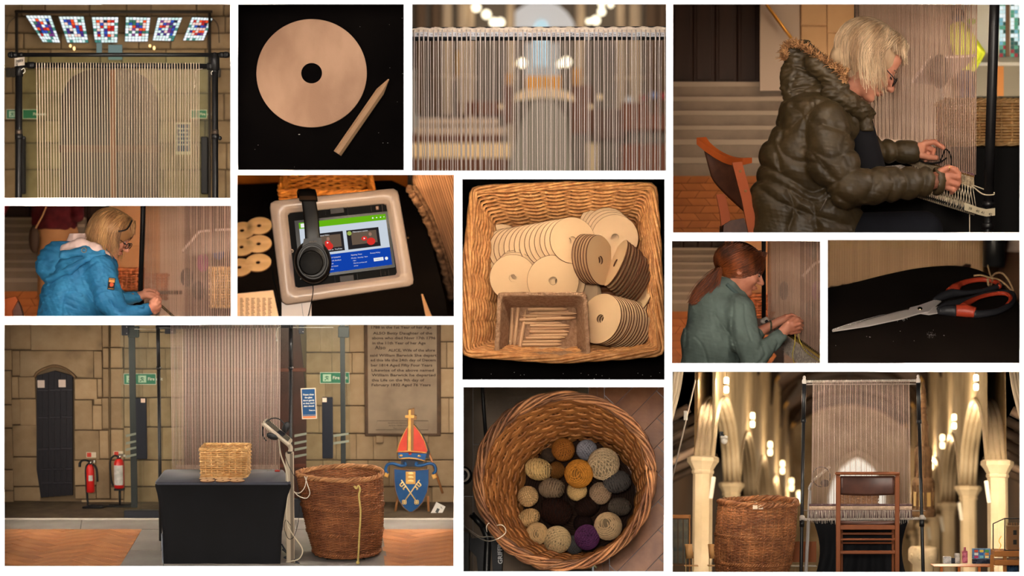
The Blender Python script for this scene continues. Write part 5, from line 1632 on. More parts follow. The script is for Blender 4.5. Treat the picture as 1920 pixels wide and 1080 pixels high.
 # ---- the loom
 L=thing(F,'weaving_loom','black pipe weaving loom with a wide pinkish cream warp behind the table','loom',base=tuple(at(420,1062,235)))
 yl=235
 for nm,pts in (('left_post',((296,614),(297.5,690),(302,1064))),('right_post',((545,612),(545,690),(545,1050)))):
  m=MB();A,B_,C_=[at(u,v,yl) for u,v in pts]
  m.cyl(A,B_,3.6,14);m.cyl(B_,C_,3.4,14);m.cyl(B_+Vector((0,0,3)),B_-Vector((0,0,3)),4.6,14);m.ell(A,(5,5,5.5));m.build(nm,BLACKMETAL,F,parent=L,clip=True)
  m=MB();m.cyl(B_+Vector((3,-3,1)),B_+Vector((5,-5,2)),1.6,8);m.build('clamp_screw',M('clamp_steel',(170,166,160),rough=.3,metal=.7),F,parent=L)
 m=MB();m.cyl(at(294,613.5,yl),at(548,611,yl),4.0,14);m.build('warp_beam',BLACKMETAL,F,parent=L,clip=True)
 yw=M('warp_pinkcream',(232,208,190),(212,186,168),rough=.95,spec=.05,scale=400,rnd=.1)
 rg=random.Random(12)
 for i in range(72):
  u=320.5+i*2.88;ub=323.5+i*2.82
  m=MB();m.tube([at(u,606,yl-5),at(ub,884,yl-5)],.72+rg.uniform(-.08,.1),n=5);m.build('warp_thread',yw,F,parent=L,clip=True)
  if 6<i<71 and i%2:
   u+=1.45+rg.uniform(-.3,.3);m=MB();m.tube([at(u,606,yl+6),at(u+1.2,884,yl+6)],.42,n=4);m.build('warp_thread',yw,F,parent=L,clip=True)
 m=MB();a,b=at(330,872,yl),at(520,905,yl);m.box((a.x,yl-3,b.z),(b.x,yl+3,a.z),bev=1);m.build('woven_cloth',M('woven_mauve',(176,150,134),(150,124,110),rough=1,scale=60),F,parent=L)
 m=MB();m.tube(spline([at(527,612,yl-6),at(520,616,yl-7),at(518,627,yl-7),at(519,637,yl-7)],12),.5,n=5);m.ell(at(519,638,yl-7),(1.3,1.2,2.2));m.build('loose_end',WHITEPAINT,F,parent=L)
 # ---- table with stretch cover
 tY0,tY1=22,165
 zt=at(430,905,tY0).z
 tb=thing(F,'covered_table','table under a tight black stretch cover in front of the loom','table',base=(at(418,1062,60).x,60,0))
 bk=F.floor(420,881,zt).y
 blk=M('stretch_black',(9,10,15),(13,14,20),rough=.75,spec=.25,scale=6,detail=5)
 fL,fR=at(291,905,tY0).x,at(545,905,tY0).x;bL,bR=F.floor(311,881,zt).x,F.floor(529,881,zt).x
 prof=[(0,0.0,0),(.03,-.3,1),(.12,3,3),(.35,8,5),(.6,12,5),(.85,13,3),(1.0,14,0)]
 rings=[];nseg=24
 for t_,ins,dy in prof:
  z=zt-3+t_*(0-zt+1)
  ring=[]
  cs=[(fL+ins,tY0+dy),(fR-ins*1.5,tY0+dy),(bR-ins,bk),(bL+ins,bk)]
  for a in range(4):
   p0,p1=cs[a],cs[(a+1)%4]
   for s_ in range(nseg):
    s=s_/nseg;sag=math.sin(PI*s)*(4 if a%2==0 else 3)*math.sin(PI*min(1,t_*1.1))
    fold=1.3*math.sin(s*31+t_*2+a)*t_*(1-abs(2*s-1))+(2.2*t_*math.exp(-((s-.1-.25*t_)/.05)**2)-2.2*t_*math.exp(-((s-.85+.3*(1-t_))/.05)**2))
    x=p0[0]+(p1[0]-p0[0])*s;yy=p0[1]+(p1[1]-p0[1])*s
    if a==0:yy+=sag+fold
    if a==1:x-=sag
    if a==2:yy-=sag
    if a==3:x+=sag
    ring.append((x,yy,z))
  rings.append(ring)
 m=MB();A=np.array(rings).transpose(1,0,2);m.grid(A,closed_u=True,flip=True);m.build('cover_skirt',blk,F,parent=tb,clip=True)
 m=MB();top=ring_rr([(fL-1,tY0-1,zt),(fR+1,tY0-1,zt),(bR+2,bk,zt),(bL-2,bk,zt)],9,80);k2=top.copy();k2[:,2]-=4
 n_=80;c2=(top-top.mean(0))*.985+top.mean(0);c2[:,2]=zt+1.2
 m.add(np.vstack([k2,top,c2]),[(i,(i+1)%n_,n_+(i+1)%n_,n_+i) for i in range(n_)]+[(n_+i,n_+(i+1)%n_,2*n_+(i+1)%n_,2*n_+i) for i in range(n_)]+[tuple(range(2*n_,3*n_))])
 m.build('table_top',M('stretch_top',(46,48,60),(56,58,70),rough=.6,spec=.35,scale=5,sheen=.3),F,parent=tb)
 m=MB();m.cyl(at(304,1000,40),at(306,1066,30),2,8);m.build('leg',M('leg_steel',(120,124,134),rough=.3,metal=.6),F,parent=tb,clip=True)
 zc=zt+1.4
 bt=thing(F,'wicker_basket','rectangular honey wicker basket standing on the black table','basket',base=tuple(F.floor(420,896,zc)))
 a,b=F.floor(377,896,zc),F.floor(461,896,zc)
 ztp=at(420,843,a.y).z-zc
 basket_rect(F,bt,((a.x+b.x)/2,a.y+32,zc),b.x-a.x,62,ztp,M('wicker_pale',(238,192,130),(214,160,98),rough=.5,spec=.35,scale=30,rnd=.14),rows=15,r=1.75,ns=26,amp=1.6,flare=1.03)
 me=disc_mesh(14.2,1.6,2.4,'small_disc',32)
 for i,u in enumerate((388,417,444)):
  for j,v in enumerate((898.3,902.2)):
   p=F.floor(u+(1 if j else-1),v,zc)
   inst(F,me,'wooden_disc',Matrix.Translation(p),label='small wooden disc lying before the basket, %s pair, %s row'%(('left','middle','right')[i],('back','front')[j]),cat='disc',group='six discs in front of the table basket')
 sc=thing(F,'small_scissors','small closed scissors at the far right edge of the black table','scissors',base=tuple(F.floor(516,883,zc)))
 m=MB();m.box(F.floor(500,883.5,zc),F.floor(516,882.5,zc+1));m.build('blade',M('clamp_steel',(170,166,160),rough=.3,metal=.7),F,parent=sc)
 for dv in (-.5,1):
  m=MB();c_=F.floor(520,882.5+dv,zc+2);m.tube(ring_circ((c_.x,c_.y),4.6,16,c_.z,2.6),.8,n=5,closed=True);m.build('handle',M('crest_red',(186,62,44)),F,parent=sc)
 # ---- tablet stand with headphones
 ts=thing(F,'tablet_stand','white upright tablet stand with angled case beside the table','stand',base=tuple(at(543,1062,30)))
 wp=M('stand_cream',(196,180,158),(184,168,146),rough=.4,spec=.4,scale=5);ys=30
 m=MB();a,b=P(537,1066,ys),P(550,848,ys);m.box((a[0],ys,a[1]),(b[0],ys+11,b[1]),bev=1.5);m.build('pole',wp,F,parent=ts,clip=True)
 m=MB();a,b=P(545.5,1066,ys),P(549,850,ys);m.box((a[0],ys-.6,a[1]),(b[0],ys,b[1]));m.build('pole_groove',M('groove_grey',(120,108,94)),F,parent=ts,clip=True)
 m=MB();m.tube([at(543,850,ys+5),at(543,846,ys+5)],6.2,n=12);m.build('collar',M('groove_dark',(70,62,56)),F,parent=ts)
 m=MB();m.tube(spline([at(544,848,ys+5),at(545,840,ys+5),at(540,832,ys+5),at(526,820,ys+5)],20),4.4,n=10);m.build('neck',wp,F,parent=ts)
 A,B_=at(494,790,ys+5),at(545,832,ys+5);mid=(A+B_)/2;L_=(B_-A).length;ang=math.atan2(B_.z-A.z,B_.x-A.x)
 T=Matrix.Translation(mid)@Matrix.Rotation(-ang,4,'Y')
 m=MB();m.box((-L_/2,-26,-3.4),(L_/2,30,3.4),M=T,bev=2.6);m.build('tablet_case',wp,F,parent=ts)
 m=MB();m.box((-L_/2+7,-18,3.4),(L_/2-7,22,4),M=T);m.build('screen',M('screen_dark',(20,22,30),rough=.2),F,parent=ts)
 m=MB()
 m.prism([P(u,v,0) for u,v in ((537,930),(528,936),(528,1000),(537,1010))],ys+2,ys+6);m.build('cable_clip',wp,F,parent=ts)
 hp=thing(F,'headphones','black headphones hung over the tablet stand by the table','headphones',base=tuple(at(514,832,ys)))
 m=MB();cx,cz=at(514,808,ys-14).x,at(514,808,ys-14).z
 P_=[(cx+22*math.cos(R(a)),ys-14+8*math.sin(R(a)),cz+23*math.sin(R(a))) for a in range(-10,236,8)]
 m.tube(P_,1.2,n=6);m.build('headband',BLACKMETAL,F,parent=hp)
 m=MB();m.ell(at(511,818,ys-18),(12,6,6.5),20,12,M=Matrix.Rotation(R(18),3,'Y'));m.build('ear_cup',BLACKMETAL,F,parent=hp)
 m=MB();m.ell(at(536,802,ys+40),(7,5,12),16,10,M=Matrix.Rotation(R(20),3,'Y'));m.build('ear_cup',BLACKMETAL,F,parent=hp)
 m=MB()
 m.tube(spline([at(523,818,ys-4),at(526,850,ys-5),at(536,880,ys-5),at(540,905,ys-4)],20),1.4,n=6)
 m.tube(spline([at(541,990,ys-5),at(553,1008,ys-4),at(567,1030,ys-4),at(560,1048,ys-6),at(536,1054,ys-8)],30),1.2,n=6)
 m.tube(spline([at(541,925,ys-4),at(537,955,ys-4),at(539,985,ys-4),at(545,995,ys-4)],16),1.2,n=6)
 m.build('white_cable',M('cable_white',(204,192,170),rough=.6),F,label='white cable running down the tablet stand to the floor',cat='cable')
 m=MB();m.tube(spline([at(527,830,ys-8),at(540,870,ys-6),at(556,905,ys-4),at(561,960,ys-4),at(553,1002,ys-4),at(541,1010,ys-6),at(533,990,ys-4),at(536,975,ys-4),at(545,985,ys-6)],60),.6,n=5)
 m.build('black_cable',M('rubber_black',(20,20,20),rough=.6),F,label='thin black headphone cable looped around the tablet stand',cat='cable')
 m=MB();m.cyl(at(528,1020,60),at(545,1050,50),1.6,8);m.cyl(at(530,1030,50),at(566,1062,20),1.6,8);m.ell(at(540,1045,40),(9,8,3));m.ell(at(556,1058,30),(9,6,3.5))
 m.build('stand_foot',M('foot_dark',(36,40,50),rough=.4),F,label='dark metal feet and power block at the foot of the tablet stand',cat='stand',clip=True)
 # ---- big basket
 yb=95
 bb=thing(F,'laundry_basket','tall round brown wicker basket standing right of the table','basket',base=(at(650,1056,yb).x,yb,2))
 rt=(at(717,887,yb).x-at(557,887,yb).x)/2;rb=(at(712,1040,yb).x-at(592,1040,yb).x)/2
 cx,cz=at(651,1054,yb).x,max(at(651,1050,yb).z,6);h=at(637,887,yb).z-cz
 wb=M('wicker_chestnut',(158,100,62),(122,72,44),rough=.5,spec=.35,scale=12,rnd=.22,bump=.2,bscale=120);wr=M('wicker_rim',(196,142,96),(158,106,68),rough=.5,scale=14,rnd=.2)
 ringf=basket_round(F,bb,(cx,yb,cz),rb,rt-2,h,(wb,wr),rows=64,ns=46,r=1.35,amp=1.3,tilt=(at(637,887,yb).x-cx)/h,rimr=2.6,bulge=3.0)
 for k in range(4):
  a=R(45+90*k);m=MB();m.lathe([(0.1,-2.2),(3,-2.2),(3,2.2),(.1,2.2)],12,axis='x',c=(cx+rb*.8*math.cos(a),yb+rb*.8*math.sin(a),3));m.cyl((cx+rb*.8*math.cos(a),yb+rb*.8*math.sin(a),3),(cx+rb*.8*math.cos(a),yb+rb*.8*math.sin(a),cz+2),1.2,6)
  m.build('caster',M('rubber_black',(20,20,20),rough=.6),F,parent=bb)
 yc=yb-rt-3
 m=MB();pts=[(664,911),(668,916),(672,911),(675,918),(673,930),(676,960),(674,1000),(672,1040),(671,1056)]
 m.tube(spline([at(u,v,yc+10*max(0,(v-960)/90)) for u,v in pts],60),1.9,n=7);m.ell(at(671,1055,yc+10),(3.5,2.5,4))
 m.build('yellow_rope',M('rope_yellow',(206,186,116),(184,160,92),rough=.9,scale=200),F,label='yellow cord hanging down the front of the tall basket',cat='rope')
 m=MB();m.tube(spline([at(u,v,yc+14) for u,v in ((551,921),(560,930),(574,934),(581,925),(577,910),(573,898),(571,893))],40),.9,n=6);m.tube(spline([at(u,v,yc+14) for u,v in ((551,923),(562,924),(571,914),(574,900),(576,893))],40),.8,n=6)
 m.build('white_string',M('string_white',(226,214,196),rough=.9),F,label='white string looped from the stand to the rim of the tall basket',cat='string')
 # lights
 strip(10,'T',9,(1,.93,.84),depth=1.4,aim=(.5,.55));strip(10,'L',6,(1,.90,.78),depth=1.6);strip(10,'R',6,(1,.90,.78),depth=1.6)
 strip(10,'L',9,(1,.88,.72),depth=.4,Y=11.1,aim=(.5,.5));strip(10,'R',9,(1,.88,.72),depth=.4,Y=11.1,aim=(.5,.5));strip(10,'T',15,(1,.88,.72),depth=.7,Y=10.9,aim=(.5,.6))
picture_main()
# ================================================== picture 6: tablet in a white case with headphones
def picture_tablet():
 F=axis_frame(6,(643,463),(643,460),10.9,100)
 F.M=F.M@Matrix.Rotation(R(6.6),4,'Z')@Matrix.Rotation(R(-4),4,'X');F.Mi=F.M.inverted();F.A=np.array(F.M);F.eye=F.Mi@Vector((0,0,0))
 boxwalls(6,4.2,M('box_brown6',(60,36,16),rough=1,spec=0))
 f=F.floor
 st=thing(F,'tablet_stand','white framed tablet stand with a lit screen above a dark table','stand',base=tuple(f(643,560)))
 wp=M('case_white',(238,206,182),(228,196,172),rough=.28,spec=.5,scale=3)
 O=[f(505,378),f(745,353),f(777,535),f(529,572)]
 I=[f(539,399),f(724,381),f(745,515),f(554,540)]
 I2=[f(533,392),f(731,373),f(753,521),f(547,548)]
 n=96
 def rr(c,r,z):P=ring_rr([Vector((p.x,p.y,0)) for p in c],r,n);P[:,2]=z;return P
 def grow(P,d,z):
  c=P[:,:2].mean(0);v=P[:,:2]-c;L=np.linalg.norm(v,axis=1,keepdims=True);Q=P.copy();Q[:,:2]=c+v*(1+d/L);Q[:,2]=z;return Q
 o=rr(O,12,6)
 rings=[grow(o,-1,-14),grow(o,1,-2),grow(o,.3,3),grow(o,-2.5,6),rr(I2,9,7.5),grow(rr(I2,9,0),-1.5,6),grow(rr(I,5,0),2,1),rr(I,4,-1),rr(I,4,-12)]
 m=MB();m.grid(np.array(rings).transpose(1,0,2),closed_u=True);m.build('case_frame',wp,F,parent=st)
 bk=M('tray_black',(10,8,7),rough=.6,spec=.15)
 m=MB();P=rr(I,4,-11);P=grow(P,5,-11);m.add(P,[tuple(range(n))]);P2=grow(o,-1,-14);m.add(P2,[tuple(range(n-1,-1,-1))]);m.build('tray',bk,F,parent=st)
 m=MB();sc=[f(552,414,-6),f(727,396,-6),f(741,501,-6),f(563,524,-6)];m.prism([(p.x,p.y) for p in sc],-11,-6.2,plane='xy');m.build('tablet_body',M('tablet_black',(12,12,13),rough=.2),F,parent=st)
 S=[f(560,418,-6),f(722.5,401,-6),f(735.5,496,-6),f(570,518,-6)]
 def sp(s,t,z=-5.8):p=S[0].lerp(S[1],s).lerp(S[3].lerp(S[2],s),t);return Vector((p.x,p.y,z))
 def patch(s0,t0,s1,t1,name,mat,z=-5.8,par=None):
  m=MB();m.quad(sp(s0,t1,z),sp(s1,t1,z),sp(s1,t0,z),sp(s0,t0,z));return m.build(name,mat,F,parent=par or st)
 scr=patch(0,0,1,1,'screen',emat('screen_pale',(214,224,236),.85),-6.1)
 patch(0,0,1,.115,'green_bar',emat('screen_green',(110,190,20),.85),par=scr)
 patch(0,.655,1,1,'blue_footer',emat('screen_blue',(20,70,180),.85),par=scr)
 vid=emat('video_dark',(44,40,42),.8);vid2=emat('video_brown',(120,100,84),.7);rd=emat('screen_red',(222,52,44),.9);wh=emat('screen_white',(245,245,245),.95)
 for s0,s1 in ((.10,.49),(.53,.90)):
  patch(s0,.24,s1,.61,'video',vid,-5.7,scr)
  patch(s0+.05,.29,s1-.03,.53,'video_still',vid2,-5.6,scr)
  c=(s0+s1)/2+.01;m=MB();m.ell(sp(c,.43,-5.4),(5.5,4.2,.3),20,6);m.build('play_button',rd,F,parent=scr)
  m=MB();p=sp(c,.43,-4.9);m.add([p+Vector((-1.4,-1.8,0)),p+Vector((-1.4,1.8,0)),p+Vector((2,0,0))],[(0,2,1)],smooth=False);m.build('play_arrow',wh,F,parent=scr)
  x=s0+(.72 if s0>.4 else .55)*(s1-s0)
  m=MB();m.ell(sp(x,.50,-5.5),(8,7,.3),16,6);m.build('red_figure',rd,F,parent=scr);m=MB();m.ell(sp(x,.36,-5.4),(3,3.6,.3),12,6);m.build('figure_head',emat('screen_skin',(170,130,110),.8),F,parent=scr)
 m=MB();m.ell(sp(.562,.30,-5.2),(4.2,4.2,.3),16,6);m.build('round_badge',emat('screen_lime',(170,190,90),.8),F,parent=scr)
 def tx(s,h,a,b,al='LEFT',mat=wh,bold=0.0):
  p=sp(a,b,-5.0);text(F,s,h,Matrix.Translation(p)@Matrix.Rotation(R(-90),4,'X'),mat,scr,ext=.02,align=al,bold=bold)
 for s,h,a,b in (('National Video',3.6,.20,.285),('Watch on YouTube',3.8,.27,.57),('Makerspace session',3.6,.60,.285),('Bradford Cathedral',3.4,.27,.72),('1 Stott Hill, Bradford',3.2,.27,.78),('BD1 4EH',3.2,.27,.835),('England, United',3.2,.27,.885),('Kingdom',3.2,.27,.94),
 ('Opening Times',3.4,.55,.72),('Monday - Saturday: 10am',3.0,.55,.78),('- 4pm',3.0,.56,.83),('Plus for services and',3.0,.57,.88),('events',3.0,.57,.93),('Privacy Policy',3.4,.77,.73)):
  if 'YouTube' in s:s='Watch on  YouTube'
  tx(s,h,a,b)
 patch(.80,.83,.91,.895,'contact_button',wh,-5.6,scr);tx('Contact us',3.0,.855,.862,'CENTER',emat('screen_ink',(30,60,120),.6))
 for k,(s,t,r_) in enumerate(((.85,.055,1.6),(.895,.055,1.3),(.94,.055,1.3),(.98,.055,1.0),(.945,.865,3.2))):
  m=MB();m.ell(sp(s,t,-5.4),(r_,r_,.2),12,5);m.build('icon',wh,F,parent=scr)
 patch(.02,.02,.06,.095,'page_icon',wh,-5.5,scr)
 # clips inside the tray
 cl=M('clip_clear',(150,110,84),rough=.3)
 for (a,b) in (((609,386),(651,402)),((695,383),(716,396)),((627,514),(670,531)),((713,506),(728,518))):
  m=MB()
  for u in (a[0],b[0]):m.box(f(u,a[1],-10),f(u+1.5,b[1],0))
  m.box(f(a[0]+9,a[1]+4,-8),f(b[0]-5,b[1]-3,-3),bev=1);m.build('clip',cl if a[0]>690 else M('clip_dark',(50,38,32),rough=.4),F,parent=st)
 m=MB();m.lathe([(1.5,-8),(3.6,-8),(3.6,-4),(1.5,-4),(1.5,-8)],16,c=f(547,470),cap=False);m.build('lock_ring',wp,F,parent=st)
 m=MB();a=[f(528,566,-16),f(584,560,-16),f(584,600,-16),f(528,600,-16)];m.prism([(p.x,p.y) for p in a],-30,-16,plane='xy');m.build('pole',wp,F,parent=st,clip=True)
 m=MB();m.box(f(566,569,-16),f(569,600,-15));m.build('pole_groove',bk,F,parent=st,clip=True)
 m=MB();m.ell(f(765,446,-2),(2.2,2.2,2.2),10,8);m.build('side_screw',M('screw_brass',(150,110,70),rough=.4,metal=.6),F,parent=st)
 # headphones
 hp=thing(F,'headphones','black padded headphones hanging over the front of the white framed tablet','headphones',base=tuple(f(586,530,20)))
 hm=M('headphone_black',(18,15,14),(24,20,18),rough=.36,spec=.4,scale=5)
 def band(pts,w,th,name,mt,n=40):
  P=spline([f(u,v,z) for u,v,z in pts],n);m=MB();T=_frames(P,False)[0]
  wd=np.array((f(600,440)-f(560,440)).normalized());V=[]
  for i,p in enumerate(P):
   nrm=np.cross(T[i],wd);nrm /= np.linalg.norm(nrm)
   ww=w if not hasattr(w,'__len__') else np.interp(i/(n-1),np.linspace(0,1,len(w)),w)
   for a in range(14):
    t=2*PI*a/14;cx,sx=math.cos(t),math.sin(t)
    V.append(p+wd*ww/2*np.sign(cx)*abs(cx)**.5+nrm*th/2*np.sign(sx)*abs(sx)**.6)
  V=np.array(V).reshape(n,14,3);Q=np.concatenate([V,V[:,:1]],1);m.grid(Q);m.add(V[0],[tuple(range(14))]);m.add(V[-1],[tuple(range(13,-1,-1))])
  m.build(name,mt,F,parent=hp)
 band([(574,370,-30),(573,360,-16),(575,357.5,2),(577,363,14),(579,377,20)],33,7,'headband_pad',hm)
 band([(579,378,19),(583,405,22),(585,430,24),(587,455,24)],[27,28,28,29],4.5,'headband_arm',hm)
 band([(577,369,17),(578,376,19.5)],34,8,'band_joint',M('joint_bronze',(70,48,32),rough=.3,spec=.7),8)
 m=MB();A=[f(570,448,22),f(602,446,22),f(607,466,22),f(566,468,22)];m.prism([(p.x,p.y) for p in A],20,27,plane='xy');m.build('yoke',hm,F,parent=hp)
 c=f(586.5,491,14);m=MB();m.lathe([(28,-10),(33,-6),(35,0),(34.5,7),(31,12),(27,14),(26,13),(22,14.5),(0.1,15)],48,c=(0,0,0));
 m.V=[v*np.array([1,1.17,1])+np.array(c) for v in m.V];m.build('ear_cup',hm,F,parent=hp)
 m=MB();m.lathe([(0.1,15.6),(20,15.6),(22.5,14.4)],40);m.V=[v*np.array([1,1.05,1])+np.array(f(584,494,14)) for v in m.V];m.build('cup_plate',M('cup_plate',(15,13,12),rough=.6),F,parent=hp)
 text(F,'PHILIPS',4.2,Matrix.Translation(f(587,453.5,27.3))@Matrix.Rotation(R(-90),4,'X'),M('print_grey',(120,104,92)),hp,ext=.05,bold=.05)
 m=MB();m.tube(spline([f(586,532,18),f(587,545,14),f(583,570,10),f(576,600,2)],30),.9,n=6);m.build('cable',bk,F,label='thin black cable hanging from the ear cup',cat='cable',clip=True)
 m=MB();m.tube(spline([f(515,470,-24),f(510,490,-20),f(512,520,-18),f(520,550,-18),f(527,600,-20)],30),1.2,n=6);m.build('black_lead',bk,F,label='black lead curving down behind the left edge of the white case',cat='cable',clip=True)
 # blurred table behind
 T=Frame(6,648,460,13.0,pitch=43);g=T.floor
 fl=thing(T,'floor',None,None,base=(0,0,-60),kind='structure')
 wd=M('parquet_dusk',(176,96,34),(146,76,26),rough=.5,scale=3,rnd=.12)
 for i in range(8):
  m=MB();a=T.at(430+i*56,372,190);b=T.at(430+(i+1)*56-1,318,190);m.box((a.x,190,a.z),(b.x,194,b.z),rnd=random.random());m.build('plank',wd,T,parent=fl,clip=True)
 m=MB();e=[g(440,346),g(735,338),g(762,352),g(790,400),g(812,470),g(835,560),g(842,610),g(440,610)];m.prism([(p.x,p.y) for p in e],-30,0,plane='xy');m.build('covered_table',BLACKCLOTH,T,label='dark cloth covered table blurred behind the tablet',cat='table',clip=True)
 me=disc_mesh(24.5,2.5,4,'tea_disc',40)
 for u,v,nm in ((454,434,'left column, top'),(453,465,'left column, middle'),(449,503,'left column, bottom'),(486,425,'right column, top'),(485,459,'right column, middle'),(484,494,'right column, bottom')):
  o=inst(T,me,'wooden_disc',Matrix.Translation(g(u,v,1))@Matrix.Scale(1.02,4),label='blurred wooden disc on the dark table left of the tablet, '+nm,cat='disc',group='six discs beside the tablet')
  o.data=o.data.copy() if False else o.data
  clip_inst(T,o)
 m=MB();e=[g(440,552),g(512,545),g(526,610),g(440,610)];m.prism([(p.x,p.y) for p in e],0,1,plane='xy');sh=m.build('printed_sheet',M('sheet_pink',(226,196,172),rough=.8),T,label='printed sheet of paper at the lower left of the dark table',cat='paper',clip=True)
 m=MB()
 for c_ in range(6):
  for r_ in range(12):
   u,v=450+c_*10.5,559+r_*2.9;a,b=g(u,v,1.2),g(u+5+3*((r_*7+c_)%3)/3,v+1.1,1.5);m.box(a,b)
 m.build('print_lines',M('print_brown',(120,96,80)),T,parent=sh,clip=True)
 bt=thing(T,'wicker_basket','golden wicker basket out of focus behind the tablet','basket',base=tuple(g(612,350,0)))
 a,b=T.at(526,385,60),T.at(702,385,60)
 def ringf(s,n):return ring_rr([(a.x+6*(1-s),60,-10+90*s),(b.x-6*(1-s),60,-10+90*s),(b.x-14,140,-10+90*s),(a.x+4,140,-10+90*s)],6,n)
 W,S_=weave(ringf,np.linspace(.02,.96,16),34,3.0,2.4,sub=4,sides=5,stake_r=2.4,seed=3);W.build('weave',M('wicker_amber',(206,132,54),(176,104,36),rough=.6,scale=20,rnd=.12),T,parent=bt,clip=True)
 m=MB();braid(m,ringf(1,100),3,3,14,3,n=5);m.build('braided_rim',M('wicker_amber',(0,0,0)),T,parent=bt,clip=True)
 # loom at the right
 lo=thing(T,'loom','blurred warp panel with a fuzzy woven edge right of the tablet','loom',base=tuple(g(820,560,0)))
 wy=M('warp_dusk',(206,154,116),rough=.9,rnd=.1)
 for i in range(26):
  u0,u1=776+i*4.4,852+i*4.2;t=i/26
  m=MB();m.tube([T.at(u0-8+i*.2,320,40),T.at(min(u1,u0+76)-2,350+14*1+(0 if i else 0)+200-i*0,40-30)],2.0,n=5)
  m.build('warp_thread',wy,T,parent=lo,clip=True)
 m=MB();q=[T.at(770,322,60),T.at(860,322,60),T.at(860,545,60),T.at(838,500,60),T.at(800,400,60),T.at(771,350,60)];m.add(q,[(0,5,4,3,2,1)],smooth=False);m.build('cloth_backing',M('cloth_dusk',(186,134,98),rough=1),T,parent=lo,clip=True)
 m=MB();rg=random.Random(6);E_=[(767,352),(784,380),(800,410),(815,450),(830,495),(846,560)]
 P=spline([T.at(u,v,6) for u,v in E_],60);P+=np.random.RandomState(1).randn(60,3)*1.2;m.tube(P,[6+2*rg.random() for _ in range(60)],n=8)
 P=spline([T.at(u+9,v-4,4) for u,v in E_],60);m.tube(P,3.5,n=6);m.build('woven_edge',M('fringe_dusk',(98,68,48),(150,112,84),rough=1,scale=40),T,parent=lo,clip=True)
 m=MB();m.cyl(T.at(769,322,30),T.at(769,352,30),4.6,12);m.build('loom_post',BLACKMETAL,T,parent=lo,clip=True)
 m=MB();e=[g(790,553,1),g(793,553,1),g(806,585,1),g(812,600,1),g(800,600,1),g(797,588,1)];m.prism([(p.x,p.y) for p in e],1,3,plane='xy');m.build('scissors',M('steel_warm',(226,180,140),rough=.35,metal=.5),T,label='blurred scissor blades on the table below the tablet',cat='scissors',clip=True)
 strip(6,'T',3.2,(1,.78,.52),depth=1.0);strip(6,'R',2.4,(1,.74,.46),depth=1.2,aim=(.4,.5));strip(6,'L',8,(1,.72,.42),depth=1.2,Y=11.9);strip(6,'T',14,(1,.72,.42),depth=1.2,Y=12.2)
picture_tablet()
